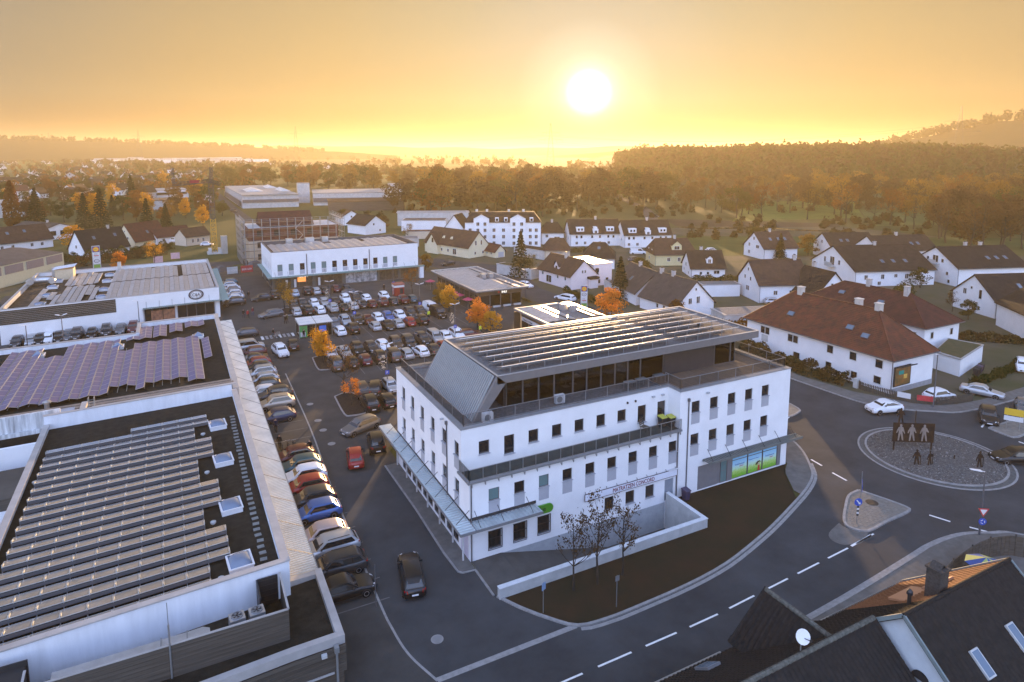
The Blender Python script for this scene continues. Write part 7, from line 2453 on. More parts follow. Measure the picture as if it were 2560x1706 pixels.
def plate(mb,poly,x,y,z,s=1.0,th=.03,rz=0.0,m=0):
 n=len(poly)
 c,sn=math.cos(rz),math.sin(rz)
 vs=[]
 for d in(-th/2,th/2):
  vs+=[(x+px*s*c-d*sn,y+px*s*sn+d*c,z+pz*s)for px,pz in poly]
 mb.add(vs,[tuple(range(n)),tuple(range(2*n-1,n-1,-1))]+[(i,n+i,n+(i+1)%n,(i+1)%n)for i in range(n)],m)
SCU=thing('steel_sculpture','dark steel panel with cut-out human figures standing on the roundabout gravel','sculpture',(68.1,39.0,.4),R(-32))
mb=MB();mb.box(-2.1,2.1,-.03,.03,.9,3.0);mb.build('panel',[M_cort],SCU)
for i,x in enumerate((-1.35,-.2,1.05)):
 mb=MB();plate(mb,fig(arm=i-1),x,-.06,1.05,1.06);mb.build('cutout_figure',[mat('cutout_pale',(.22,.18,.15),.8,var=.2)],SCU)
mb=MB();plate(mb,fig(arm=1),-1.4,0.02,2.9,1.0);mb.build('top_figure',[M_cort],SCU)
mb=MB();mb.bar((.1,0,3.0),(.1,0,4.4),.06);mb.build('staff',[M_cort],SCU)
for x in(-1.9,1.9):
 mb=MB();mb.box(x-.06,x+.06,-.05,.05,-.4,.9);mb.build('support',[M_cort],SCU)
for px,py,s,a,lab in((2290,1163,1.0,0,'dark steel figure in front of the panel, left of two'),(2323,1165,.95,2,'dark steel figure in front of the panel, right of two'),(2447,1170,1.05,1,'dark steel figure leaning at the right side of the roundabout')):
 c=at(px,py,.3)
 t=thing('steel_figure',lab,'sculpture',(c.x,c.y,.25),R(-32+a*12))
 mb=MB();plate(mb,fig(arm=a),0,0,0,s);mb.build('silhouette',[M_cort],t)
 mb=MB();mb.bar((.42,0,.0),(.40,0,1.1+.1*a),.05);mb.build('staff',[M_cort],t)
c=at(2385,1150,.4)
t=thing('steel_figure','very small rusty steel stump in the roundabout gravel','sculpture',(c.x,c.y,.35))
mb=MB();plate(mb,fig(),0,0,0,.35);mb.build('silhouette',[M_cort],t)
def bin_(x,y,z,lid,label,rz=0.0,cat='wheelie bin',group=None):
 t=thing('wheelie_bin',label,cat,(x,y,z),rz,group)
 mb=MB()
 a,b=.24,.30
 mb.add([(-a,-a,.05),(a,-a,.05),(a,a,.05),(-a,a,.05),(-b,-b-.04,.95),(b,-b-.04,.95),(b,b,.95),(-b,b,.95)],[(3,2,1,0),(0,1,5,4),(1,2,6,5),(2,3,7,6),(3,0,4,7),(4,5,6,7)])
 mb.build('bin_body',[M_black if lid!='violet' else mat('bin_violet',(.05,.04,.08),.5,var=0)],t)
 mb=MB();mb.add([(-.33,-.38,.95),(.33,-.38,.95),(.33,.33,.99),(-.33,.33,.99),(-.30,-.35,1.02),(.30,-.35,1.02),(.30,.3,1.09),(-.30,.3,1.09)],[(0,1,5,4),(1,2,6,5),(2,3,7,6),(3,0,4,7),(4,5,6,7),(3,2,1,0)])
 mb.build('lid',[mat('lid_yellow',(.36,.36,.05),.5,var=0)if lid=='yellow' else(M_black if lid=='dark' else MATS['bin_violet'])],t)
 for s in(-.22,.22):
  mb=MB();mb.tube((s-.03,.3,.1),(s+.03,.3,.1),.1,.1,10);mb.build('wheel',[M_tyre],t)
bin_(38.6,44.6,6.76,'yellow','yellow lidded bin on the balcony strip, left of two')
bin_(39.35,44.3,6.76,'yellow','yellow lidded bin on the balcony strip, right of two')
bin_(40.2,42.9,.05,'violet','dark violet wheelie bin by the rain pipe at the lawn corner')
for i,x in enumerate((100.6,101.6,102.6,103.6)):
 bin_(x,49.6+i*.3,0,'dark' if i!=2 else 'violet','dark bin beside the mossy garage, %s of four'%('left','second','third','right')[i])
t=thing('garden_chair','dark wooden chair tipped on the balcony strip beside a door','chair',(36.6,44.6,6.76),R(20))
mb=MB();mb.box(-.3,.3,-.3,.3,.4,.45);mb.build('seat',[M_wood],t)
mb=MB();mb.bar((-.3,.3,.4),(-.3,.45,1.1),.05);mb.bar((.3,.3,.4),(.3,.45,1.1),.05)
for k in range(4):
 mb.bar((-.3,.33+k*.03,.6+k*.15),(.3,.33+k*.03,.6+k*.15),.02,.08)
mb.build('backrest',[M_wood],t)
for sx in(-.26,.26):
 for sy in(-.26,.26):
  mb=MB();mb.bar((sx,sy,0),(sx,sy,.4),.05);mb.build('leg',[M_wood],t)
for x in(21.6,28.9):
 t=thing('air_conditioner','pale air conditioning box on the roof terrace, %s of two'%('left' if x<25 else 'right'),'air conditioner',(x,46.2 if x<25 else 46.9,9.95),0,'terrace air conditioners')
 mb=MB();mb.box(-.45,.45,-.2,.2,.1,.85);mb.build('casing',[M_fit],t)
 mb=MB();mb.tube((-.1,-.22,.48),(-.1,-.2,.48),.28,.28,14);mb.build('fan_grille',[M_grey],t)
for i,(x,y)in enumerate(((36.6,46.9),(38.0,47.0),(40.2,47.1))):
 t=thing('terrace_table','thin metal table on the terrace, %s of three'%('left','middle','right')[i],'table',(x,y,9.95),0,'terrace tables')
 mb=MB();mb.box(-.55,.55,-.35,.35,.72,.76);mb.build('table_top',[M_steel],t)
 for sx in(-.5,.5):
  for sy in(-.3,.3):
   mb=MB();mb.bar((sx,sy,0),(sx,sy,.72),.04);mb.build('leg',[M_steel],t)
for i,(x,y)in enumerate(((51.6,119.5),(51.5,124.0),(51.3,127.0),(51.2,140.5))):
 t=thing('cafe_parasol','pink parasol beside the bakery pavilion, %s of four'%('nearest','second','third','farthest')[i],'parasol',(x,y,0),0,'pink parasols at the bakery')
 mb=MB();mb.tube((0,0,0),(0,0,2.4),.03);mb.build('pole',[M_steel],t)
 mb=MB()
 for k in range(8):
  a,b=R(45*k),R(45*k+45)
  mb.tri((0,0,2.5),(1.2*math.cos(a),1.2*math.sin(a),2.05),(1.2*math.cos(b),1.2*math.sin(b),2.05))
 mb.build('canopy',[mat('parasol_pink',(.42,.06,.12),.8,var=.1)],t)
 t=thing('cafe_table','small cafe table under the pink parasol, %s of four'%('nearest','second','third','farthest')[i],'table',(x+.7,y+.9,0),0,'cafe tables at the bakery')
 mb=MB();mb.lathe([(.4,.72),(.4,.75)],12);mb.build('table_top',[M_wood],t)
 mb=MB();mb.tube((0,0,0),(0,0,.72),.04);mb.build('leg',[M_dark],t)
bm={}
def bicycle(x,y,rz,label,group=None):
 t=thing('bicycle',label,'bicycle',(x,y,0),rz,group)
 if not bm:
  w=MB()
  for i in range(16):
   a,b=2*math.pi*i/16,2*math.pi*(i+1)/16
   w.bar((.33*math.cos(a),0,.33*math.sin(a)),(.33*math.cos(b),0,.33*math.sin(b)),.035)
  for i in range(6):
   a=math.pi*i/6
   w.bar((-.32*math.cos(a),0,-.32*math.sin(a)),(.32*math.cos(a),0,.32*math.sin(a)),.008)
  bm['w']=w.mesh('wheel',[M_tyre])
  f=MB()
  for p,q in(((-.53,0,.34),(-.12,0,.30)),((-.12,0,.30),(-.25,0,.82)),((-.25,0,.82),(-.53,0,.34)),((-.12,0,.30),(.38,0,.72)),((-.22,0,.74),(.36,0,.80)),((.36,0,.86),(.53,0,.34))):
   f.bar(p,q,.035)
  bm['f']=f.mesh('frame',[M_dark])
  h=MB();h.bar((.34,-.28,.98),(.34,.28,.98),.03);h.bar((.36,0,.84),(.34,0,.98),.03);bm['h']=h.mesh('handlebar',[M_steel])
  s=MB();s.add([(-.38,-.08,.9),(-.12,-.03,.9),(-.12,.03,.9),(-.38,.08,.9),(-.38,-.07,.95),(-.12,-.02,.93),(-.12,.02,.93),(-.38,.07,.95)],[(0,1,5,4),(1,2,6,5),(2,3,7,6),(3,0,4,7),(4,5,6,7)]);bm['s']=s.mesh('saddle',[M_black])
 put('frame',bm['f'],t);put('wheel',bm['w'],t,(-.53,0,.34));put('wheel',bm['w'],t,(.53,0,.34));put('handlebar',bm['h'],t);put('saddle',bm['s'],t)
for i in range(5):
 bicycle(7.3+i*.62,70.2+(i%2)*.15,R(78+4*i),'dark bicycle in the stand under the long canopy, %s from the wall'%ORD[i],'bicycles under the long canopy')
for i in range(4):
 bicycle(52.0+i*.6,146.5,R(85),'bicycle in the stand behind the bakery pavilion, %s from the left'%ORD[i],'bicycles behind the bakery')
def person_mesh(pose,top,leg,hair,bag=None):
 """one continuous skinned body; pose gives the leg/arm swing in metres"""
 sw,arm,lean=pose
 V=[(0,0,.93),(lean*.4,-.01,1.18),(lean,0,1.42),(lean*1.15,-.01,1.52),(lean*1.2,-.03,1.62),(lean*1.2,-.03,1.74)]
 E=[(0,1),(1,2),(2,3),(3,4),(4,5)]
 Rd=[.15,.14,.15,.055,.095,.08]
 for s in(-1,1):
  b=len(V)
  f=s*sw
  V+=[(s*.10,0,.86),(s*.11,-f*.5-.03,.48),(s*.11,-f,.08),(s*.12,-f-.14,.03)]
  E+=[(0,b),(b,b+1),(b+1,b+2),(b+2,b+3)]
  Rd+=[.10,.065,.05,.045]
  c=len(V)
  V+=[(s*.20+lean,0,1.40),(s*.25+lean,f*arm*.4+.02,1.12),(s*.24+lean,f*arm-.08,.88),(s*.23+lean,f*arm-.12,.79)]
  E+=[(2,c),(c,c+1),(c+1,c+2),(c+2,c+3)]
  Rd+=[.07,.052,.042,.04]
 me=bpy.data.meshes.new('tmp')
 me.from_pydata(V,E,[])
 o=bpy.data.objects.new('tmp',me)
 link(o)
 sk=o.modifiers.new('s','SKIN')
 lay=me.skin_vertices[0].data if me.skin_vertices else None
 if lay is None:
  bpy.context.view_layer.objects.active=o
  return None
 for i,r in enumerate(Rd):
  lay[i].radius=(r,r*(.75 if i<3 else 1))
 lay[0].use_root=True
 su=o.modifiers.new('u','SUBSURF')
 su.levels=su.render_levels=1
 dg=bpy.context.evaluated_depsgraph_get()
 m2=bpy.data.meshes.new_from_object(o.evaluated_get(dg))
 COL.objects.unlink(o)
 bpy.data.objects.remove(o)
 m2.name='body'
 m2.materials.clear()
 sk_m=mat('skin',(.42,.26,.19),.7,var=0)
 for m in(top,leg,hair,sk_m,M_black):
  m2.materials.append(m)
 for p in m2.polygons:
  c=p.center
  p.material_index=0
  if c.z<.93 and abs(c.x-0)<.2:
   p.material_index=1
  if c.z<.10:
   p.material_index=4
  if c.z>1.50:
   p.material_index=3
  if c.z>1.62 and(c.y>-.06 or c.z>1.70):
   p.material_index=2
  if c.z<.86 and abs(c.x)>.2:
   p.material_index=3
  p.use_smooth=True
 return m2
CL={k:mat('cloth_'+k,c,.9,var=.1)for k,c in{'black':(.012,.012,.014),'navy':(.02,.025,.05),'red':(.30,.02,.03),'wine':(.12,.015,.03),'grey':(.10,.10,.10),'olive':(.06,.065,.03),'denim':(.05,.07,.13),'vest':(.62,.70,.06)}.items()}
HAIR=mat('hair_dark',(.02,.014,.01),.7,var=0)
HAIRB=mat('hair_fair',(.22,.15,.08),.7,var=0)
PM={}
def person(px,py,rz,label,top,leg,pose=(.22,.8,0),hair=HAIR,xy=None):
 c=at(px,py)if xy is None else Vector((*xy,0))
 k=(top,leg,pose,hair.name)
 if k not in PM:
  PM[k]=person_mesh(pose,CL[top],CL[leg],hair)
 t=thing('person',label,'person',(c.x,c.y,.012),rz)
 put('body',PM[k],t)
for i,(px,py,rz,top,leg,ps,hr,lab)in enumerate((
 (609,796,20,'black','navy',(.20,.8,0),HAIR,'person in black walking beside two people in red, left of three'),
 (620,797,20,'red','black',(.22,.8,0),HAIR,'person in a bright red jacket walking, middle of three'),
 (632,790,20,'wine','denim',(.18,.8,0),HAIRB,'person in a wine red jacket walking, right of three'),
 (714,811,200,'black','black',(.22,.8,0),HAIR,'person in black walking in a pair beyond the trolley shelter, left'),
 (718,808,200,'olive','black',(.18,.8,0),HAIRB,'person in olive jacket walking in a pair beyond the trolley shelter, right'),
 (684,845,90,'black','grey',(.30,.8,.05),HAIR,'person in dark clothes pushing a trolley over the zebra crossing'),
 (622,748,10,'black','navy',(.15,.6,0),HAIR,'person standing alone near the fashion store car row'),
 (605,746,40,'grey','black',(.15,.6,0),HAIR,'person in grey at the group beside the fashion store cars, right'),
 (600,746,60,'black','denim',(.15,.6,0),HAIRB,'person in black at the group beside the fashion store cars, left'),
 (690,1083,160,'navy','black',(.12,.5,0),HAIR,'person in navy standing in the sunlight gap below the canopy'),
 (700,1125,150,'black','black',(.10,.6,.02),HAIR,'person in black standing by the bicycles under the canopy'),
 (776,1138,200,'black','denim',(.08,.6,.06),HAIRB,'person loading the open boot of the dark red hatchback'),
 (686,955,200,'grey','black',(.10,.6,.06),HAIR,'person loading a small car in the long canopy row'),
 (1072,798,0,'vest','navy',(.10,.5,0),HAIR,'person in a bright yellow vest between the white and black vans'),
 (1028,812,30,'black','denim',(.10,.6,.05),HAIR,'person loading the open boot of the red hatchback in the lot'),
 (1201,836,0,'vest','olive',(.10,.5,0),HAIRB,'person in a yellow vest beside the orange tree'),
 (960,729,0,'black','black',(.10,.5,0),HAIR,'person standing behind the white hatchback near the red kiosk'),
 (760,848,30,'black','navy',(.18,.6,0),HAIR,'person in black beside the green poster of the trolley shelter'))):
 person(px,py,R(rz),lab,top,leg,ps,hr)
tr=thing('shopping_trolley','single shopping trolley pushed over the zebra crossing','trolley',(*at(694,845).xy,.01),R(90))
put('basket',me1,tr);put('handle',me2,tr);put('undercarriage',me3,tr)
M_cry=mat('crane_yellow',(.46,.26,.03),.6,var=.15)
M_crd=mat('crane_dark',(.06,.055,.05),.6,var=.1)
CR=thing('tower_crane','tower crane with yellow lower mast and dark jib beside the scaffolding','crane',(9.9,223.4,0))
def lattice(mb,p,q,w,step,b=.11,tri=False):
 p,q=Vector(p),Vector(q)
 d=(q-p).normalized()
 up=Vector((0,0,1))if abs(d.z)<.9 else Vector((0,1,0))
 a=d.cross(up).normalized()*(w/2)
 c=a.cross(d).normalized()*(w/2)
 cs=[a+c,a-c,-a-c,-a+c]if not tri else[a-c,-a-c,c]
 n=max(1,round((q-p).length/step))
 for k in cs:
  mb.bar(p+k,q+k,b)
 for i in range(n):
  s,t=p.lerp(q,i/n),p.lerp(q,(i+1)/n)
  for j in range(len(cs)):
   k,l=cs[j],cs[(j+1)%len(cs)]
   mb.bar(s+k,s+l,b*.7)
   mb.bar(*((s+k,t+l)if i%2 else(s+l,t+k)),b*.6)
mb=MB();lattice(mb,(0,0,0),(0,0,11),1.5,1.4,.16);mb.build('lower_mast',[M_cry],CR)
mb=MB();lattice(mb,(0,0,11),(0,0,22.4),1.3,1.3,.15);mb.build('upper_mast',[M_crd],CR)
mb=MB();lattice(mb,(0,0,22.4),(.3,0,27),.8,1.2,.14,True);mb.build('tower_head',[M_crd],CR)
jd=Vector((-9.4,-5.5,0)).normalized()
mb=MB();lattice(mb,(0,0,22.8),jd*12.2+Vector((0,0,22.3)),1.0,1.2,.13,True);mb.build('jib',[M_crd],CR)
mb=MB();lattice(mb,jd*11.8+Vector((0,0,22.3)),jd*12.0+Vector((0,0,27)),.7,1.2,.12,True);mb.build('folded_jib',[M_crd],CR)
mb=MB();lattice(mb,(0,0,22.8),-jd*3.4+Vector((0,0,21.6)),.9,1.1,.13,True);mb.box(-.2,.2,-.2,.2,22,22.2);mb.build('counter_jib',[M_crd],CR)
mb=MB();mb.bar((.3,0,27),jd*7+Vector((0,0,23.4)),.07);mb.bar((.3,0,27),jd*12+Vector((0,0,27)),.05);mb.bar((.3,0,27),-jd*3.4+Vector((0,0,21.7)),.07);mb.build('stay_cable',[M_crd],CR)
mb=MB();mb.box(-.06,.06,-1.5,1.5,-.45,.45);o=mb.build('jib_board',[mat('jib_board',(.30,.03,.04),.5,var=.4,scale=2)],CR,jd*5.4+Vector((0,-.6,22.8)));o.rotation_euler=(0,0,math.atan2(jd.y,jd.x)+math.pi/2)
mb=MB();mb.box(-2.2,2.2,-2.2,2.2,0,.5);mb.box(-1.8,-.9,-2,2,.5,1.6);mb.box(.9,1.8,-2,2,.5,1.6);mb.build('ballast',[M_conc],CR)
t=thing('site_container','stacked grey ribbed panels standing beside the crane foot','panel stack',(12.6,221.8,0))
for i in range(5):
 mb=MB();mb.box(-.9,.9,-1.2+i*.5,-.8+i*.5,0,5.6);mb.build('panel',[M_zinc],t)
for x,y,w,lab,m in((15.6,183.5,3.0,'red site hoarding board with white lettering behind the car park',mat('hoarding_red',(.36,.03,.035),.6,var=.1)),(12.0,183.0,2.6,'blank grey site hoarding board left of the red board',M_conc),(-1.2,216.7,2.4,'pale pink site banner by the street, right of two',mat('banner_pink',(.55,.36,.38),.7,var=.15,scale=2)),(-5.6,211.5,2.4,'white and pink site banner by the street, left of two',MATS['banner_pink'])):
 t=thing('hoarding_board',lab,'hoarding',(x,y,0),R(6))
 mb=MB();mb.box(-w/2,w/2,-.05,.05,.1,1.9);mb.build('board',[m],t)
 for s in(-1,1):
  mb=MB();mb.box(s*(w/2-.1)-.05,s*(w/2-.1)+.05,.05,.15,0,1.95);mb.build('post',[M_steel],t)
 if 'red' in lab and 'site hoarding' in lab:
  text_part('BERGER',t,(0,-.06,.7),.72,RS,M_fit,.01,'CENTER')
r4=random.Random(8)
sheet('site_ground',[(-4,180),(19,178.5),(30,178.5),(31,197),(14,197),(-2,199)],0.02,mat('site_earth',(.085,.065,.048),.95,var=.4,scale=.5,bump=.8,bscale=4))
for i,(x,y,w,h,m)in enumerate(((6.5,186,1.6,1.1,'wine'),(9.5,189,2.2,1.4,'grey'),(14,190,1.8,1.3,'olive'),(18.5,193,2.0,1.5,'grey'),(3,188,1.5,1.0,'wine'),(22,190,2.4,1.2,'navy'))):
 t=thing('material_pile','%s tarpaulin covered pile on the building site, %s from the left'%({'wine':'reddish','grey':'grey','olive':'olive','navy':'bluish'}[m],ORD[[4,3,0,1,2,5].index(i)]if False else ORD[sorted((3,6.5,9.5,14,18.5,22)).index(x)]),'material pile',(x,y,0),r4.random())
 mb=MB();mb.add([(-w,-w*.6,0),(w,-w*.6,0),(w,w*.6,0),(-w,w*.6,0),(-w*.7,-w*.3,h),(w*.5,-w*.35,h*.8),(w*.7,w*.3,h),(-w*.6,w*.35,h*.9)],[(0,1,5,4),(1,2,6,5),(2,3,7,6),(3,0,4,7),(4,5,6,7)])
 mb.build('cover',[CL[m]],t)
SB=thing('shell_building','unfinished brick building wrapped in scaffolding behind the DEPOT store','building',(30,204,0))
so=(30,204,0)
M_brick=mat('red_block',(.15,.065,.050),.9,var=.25,scale=1.2)
SX0,SX1,SY0,SY1=17.6,42.6,196,212
mb=MB(so)
op=[]
for i in range(5):
 for j in range(3):
  op.append((2.2+4.6*i,3.9+4.6*i,1.2+3.3*j,2.9+3.3*j))
wall_panel(mb,(SX0,SY0,0),Vector((1,0,0)),Vector((0,-1,0)),SX1-SX0,0,6.6,[o_ for o_ in op if o_[3]<6.6],.3)
wall_panel(mb,(SX0,SY1,0),Vector((0,-1,0)),Vector((-1,0,0)),SY1-SY0,0,6.6,[(2,3.5,1.2,2.9),(7,8.5,1.2,2.9),(12,13.5,1.2,2.9),(2,3.5,4.5,6.2),(7,8.5,4.5,6.2),(12,13.5,4.5,6.2)],.3)
mb.quad((SX1,SY0,0),(SX1,SY1,0),(SX1,SY1,6.6),(SX1,SY0,6.6))
mb.quad((SX0+.3,SY0+.4,.01),(SX1,SY0+.4,.01),(SX1,SY0+.4,9.9),(SX0+.3,SY0+.4,9.9),1)
mb.build('wall',[HW['beige'],M_black],SB)
mb=MB(so)
wall_panel(mb,(SX0,SY0,0),Vector((1,0,0)),Vector((0,-1,0)),SX1-SX0,6.6,10.3,[o_ for o_ in op if o_[3]>6.6],.3)
wall_panel(mb,(SX0,SY1,0),Vector((0,-1,0)),Vector((-1,0,0)),SY1-SY0,6.6,10.3,[(7,8.5,7.6,9.2)],.3)
mb.quad((SX1,SY0,6.6),(SX1,SY1,6.6),(SX1,SY1,10.3),(SX1,SY0,10.3))
mb.build('brick_storey',[M_brick],SB)
mb=MB(so);mb.quad((SX0,SY0,10.2),(SX1,SY0,10.2),(SX1,SY1,10.2),(SX0,SY1,10.2));mb.build('slab',[M_conc],SB)
mb=MB(so)
slope(mb,(21,198,10.4),(36,198,10.4),(36,204,14.2),(21,204,14.2))
slope(mb,(36,210,10.4),(21,210,10.4),(21,204,14.2),(36,204,14.2))
mb.add([(36,198,10.3),(36,210,10.3),(36,204,14.1)],[(0,1,2)]);mb.add([(21,198,10.3),(21,210,10.3),(21,204,14.1)],[(0,2,1)])
mb.build('roof',[RT['maroon']],SB)
SF=thing('scaffolding','metal scaffolding with plank decks around the unfinished brick building','scaffolding',(30,195,0))
fo_=(30,195,0)
M_plank=mat('plank',(.20,.15,.10),.85,var=.3)
spm={}
def pole(x,y,h):
 if h not in spm:
  mb=MB();mb.tube((0,0,0),(0,0,h),.06,n=6);spm[h]=mb.mesh('pole',[M_steel])
 put('pole',spm[h],SF,(x-30,y-195,0))
xs_=[17.0-.6+i*2.3 for i in range(12)]
ys_=[195.2+i*2.4 for i in range(8)]
for x in xs_:
 pole(x,195.0,13.0);pole(x,194.0,13.0)
for y in ys_:
 pole(16.6,y,13.0);pole(15.6,y,13.0);pole(43.4,y,13.0);pole(44.3,y,13.0)
for lv in range(6):
 z=2+lv*2.0
 for a,b in zip(xs_[:-1],xs_[1:]):
  mb=MB(fo_);mb.box(a+.03,b-.03,194.05,194.95,z,z+.06);mb.build('deck',[M_plank],SF)
 mb=MB(fo_)
 for zz in(.5,1.0):
  mb.bar((xs_[0],194.0,z+zz),(xs_[-1],194.0,z+zz),.05)
  mb.bar((15.6,ys_[0],z+zz),(15.6,ys_[-1],z+zz),.05)
  mb.bar((44.3,ys_[0],z+zz),(44.3,ys_[-1],z+zz),.05)
 mb.box(15.65,16.55,ys_[0],ys_[-1],z,z+.06)
 mb.box(43.4,44.3,ys_[0],ys_[-1],z,z+.06)
 mb.build('guard_rail',[M_steel],SF)
mb=MB(fo_)
for i in range(5):
 x=30+(i%2)*2
 mb.bar((x,193.7,2+i*2),(32-(i%2)*2,193.7,4+i*2),.3,.08)
mb.build('stair_ladder',[M_zinc],SF)
def bigshed(name,label,poly,h,wm,rm,cat='industrial hall',ridge=None,extras=()):
 c=(sum(p[0]for p in poly)/len(poly),sum(p[1]for p in poly)/len(poly),0)
 t=thing(name,label,cat,c)
 mb=MB(c);mb.prism(poly,0,h);mb.build('wall',[wm],t)
 cc=Vector(c[:2])
 big=[tuple(cc+(Vector(p)-cc)*1.015)for p in poly]
 mb=MB(c)
 if ridge:
  (a,b,hr)=ridge
  A,B_,C_,D_=big
  mb.add([(*A,h),(*B_,h),(*C_,h),(*D_,h),(*a,hr),(*b,hr)],[(0,1,4),(1,2,5,4),(2,3,5),(3,0,4,5),(3,2,1,0)])
 else:
  mb.prism(big,h,h+.3)
 mb.build('roof',[rm],t)
 for(p,q,z0,z1,nm,m)in extras:
  mb=MB(c);mb.bar((*p,(z0+z1)/2),(*q,(z0+z1)/2),.12,z1-z0);mb.build(nm,[m],t)
 return t
M_shed=mat('shed_roof',(.09,.08,.072),.8,var=.2,scale=.6)
M_paleroof=mat('pale_roof',(.27,.27,.26),.7,var=.15,scale=.1)
lh=[(-40.5,183.5),(-27.6,207.5),(-39.5,223),(-62,190)]
ex=[]
for i in range(4):
 p,q=lr(lh[0],lh[1],i/4+.02),lr(lh[0],lh[1],(i+1)/4-.02)
 ex.append((p,q,2.9,4.9,'window_band',mat('polycarbonate',(.16,.16,.20),.3,var=.1)))
bigshed('storage_hall','long storage hall with brown hipped roof and grey window band at the left edge',lh,5.2,mat('hall_pale_green',(.42,.45,.36),.8,var=.06),M_shed,'storage hall',((-42,197),(-38,205),7.6),ex)
house('gabled_house','white house with steep black roof standing end-on behind the hedge at left',(-28.1,237.5),(-16.8,244.6),7.6,9.6,2.0,'black','white',gable=[(0,2.2,1.0,1.1)],sky=[(-2.5,.55),(4,.6)],chim=[(3,0)])
house('gabled_house','house with pale pointed gable and dark red roof behind the black roof',(-15.9,251.8),(-6.5,261),7.6,8.4,2.2,'maroon','cream',gable=[(1.2,2.6,.7,.9),(-1.2,2.6,.7,.9),(0,5,.5,.6)],sky=[(0,.4)])
house('low_house','low white house with dark red roof and green shutters near the crane',(-8.5,256.5),(2.5,263),5.2,7.4,2.5,'maroon','white',side=rows((-4,-1.8,.4,3,4.6),.8,.8,1.1))
house('long_house','long white house with brown roof and two roof windows at the left edge',(-56,258),(-40.5,268.5),7.4,10,3.0,'brown','white',gable=[(1.2,2.2,.9,1.0),(-1.4,1.0,.9,1.0)],side=rows((-5.5,-2.5,3,6),.9,.9,1.1),sky=[(-2.5,.55),(2.5,.6)])
house('wide_gable_house','white building with broad low gable and large dark windows at left',(-38.5,287),(-51,302),5.6,11,3.9,'grey','white',gable=[],back=[],side=[],chim=[(-3,0)])
t=bpy.data.objects['wide_gable_house']
for y,w in((-3.6,1.8),(-.8,1.6),(2.6,2.2),(4.4,1.2)):
 window(t,-9.8,y,1.4,w,1.7,ANG['W'],fmat=M_frame,mull=1)
house('garden_house','low garden house with pale walls right of the crane',(22,238),(30,243),4.6,6,2.4,'brown','cream',side=[(0,.8,.9,1.1)])
house('garden_house','pale two storey house behind the garden gates near the crane',(0.5,247),(8,252),5.6,6,3.2,'brown','beige',side=rows((-2,0,2),.9,.9,1.3))
bigshed('industrial_hall','large flat roofed hall with skylights behind the scaffolding',[(33,393),(63,391),(60,500),(31,500)],7.3,M_conc,M_paleroof,extras=[((33,392.6),(63,390.6),3.2,4.8,'window_band',M_frame),((31.9,398),(30.4,498),1.0,4.2,'window_band',M_frame)])
t=bpy.data.objects['industrial_hall']
for x,y,w,l in((43,437,5,26),(57,470,3.5,20),(60,432,3,26)):
 mb=MB(t.location);mb.add([(x-w,y-l/2,7.6),(x+w,y-l/2,7.6),(x+w,y+l/2,7.6),(x-w,y+l/2,7.6),(x,y-l/2,9.0),(x,y+l/2,9.0)],[(0,1,4),(1,2,5,4),(2,3,5),(3,0,4,5)]);mb.build('skylight',[mat('skylight_bright',(.60,.60,.58),.35,var=.05)],t)
bigshed('industrial_hall','long low hall with bright roof edge right of the tower block',[(72,395),(120,380),(128,420),(78,430)],7.2,M_conc,M_paleroof,extras=[((71.8,394.5),(119.8,379.5),2.0,4.5,'window_band',M_frame)])
bigshed('industrial_hall','brown wooden hall behind the right end of the scaffolding',[(72,352),(110,342),(114,366),(76,374)],5.0,M_wood,RT['brown'])
bigshed('stair_tower','square grey tower with flat roof beside the long hall',[(67.2,418),(74,417),(74.5,424),(67.6,425)],12,M_conc,M_paleroof,'tower')
bigshed('stair_tower','square grey tower with flat roof at the end of the far hall',[(112,376),(120,373),(122,381),(114,384)],12.5,M_conc,M_paleroof,'tower')
bigshed('flat_house','pink two storey cube house beside the straight road',[(10.5,418),(18,416),(19,426),(11.5,428)],6.2,HW['pink'],M_shed,'house',extras=[((11.0,417.7),(13,417.2),3.6,5.2,'window',M_glass),((11.0,417.7),(13,417.2),.6,2.2,'window',M_glass)])
bigshed('flat_hall','long white flat hall with dark window band far left of the crane',[(-24,498),(8,506),(4,530),(-28,522)],5.5,M_white,M_paleroof,extras=[((-23,497.6),(7,505.2),2.6,4.0,'window_band',M_glass)])
bigshed('flat_hall','pale flat hall behind the orange poplar at the left edge',[(-96,380),(-62,396),(-72,420),(-106,404)],7,M_conc,M_paleroof,'hall')
bigshed('flat_hall','dark flat roofed hall among the trees left of the crane',[(-22,400),(4,408),(0,430),(-26,422)],5,M_conc,M_shed,'hall')
house('far_house','white house with dark roof left of the stacked terraces beyond DEPOT',(68.4,248),(64,258.5),7.0,9.8,3.8,'dark','white',gable=[(1,3.4,.8,.9),(-2,.9,.8,.9)],side=rows((-3,0,3),2.4,.9,1.0))
house('far_house','white gable partly hidden behind the dark roofed white house',(67.4,283),(66.8,293),6.2,9,3.4,'brown','white',gable=[(0,3.2,.8,.9)])
flat_box('stacked_house','white flat roofed house with stacked upper storey beyond DEPOT',[(80,252),(96,244),(100,252),(84,260)],4.2,M_white,M_shed,'house')
flat_box('stacked_house','long flat house with pale roof beyond the stacked house',[(84,270),(112,258),(115,266),(87,278)],5.6,M_conc,M_paleroof,'house')
flat_box('flat_garage','red edged flat carport before the stacked house',[(74,228),(92,221),(93.5,226),(75.5,233)],2.6,HW['beige'],RT['maroon'])
flat_box('flat_garage','pale garages left of the cream twin gable house',[(62,214),(72,208),(74,214),(64,220)],2.6,M_conc,M_gravel)
sheet('straight_road',[(26.5,230),(31.5,230),(32,320),(30.4,400),(30.0,560),(26,760),(22,760),(24.6,560),(25.4,400),(26.6,320)],0.008,M_asph)
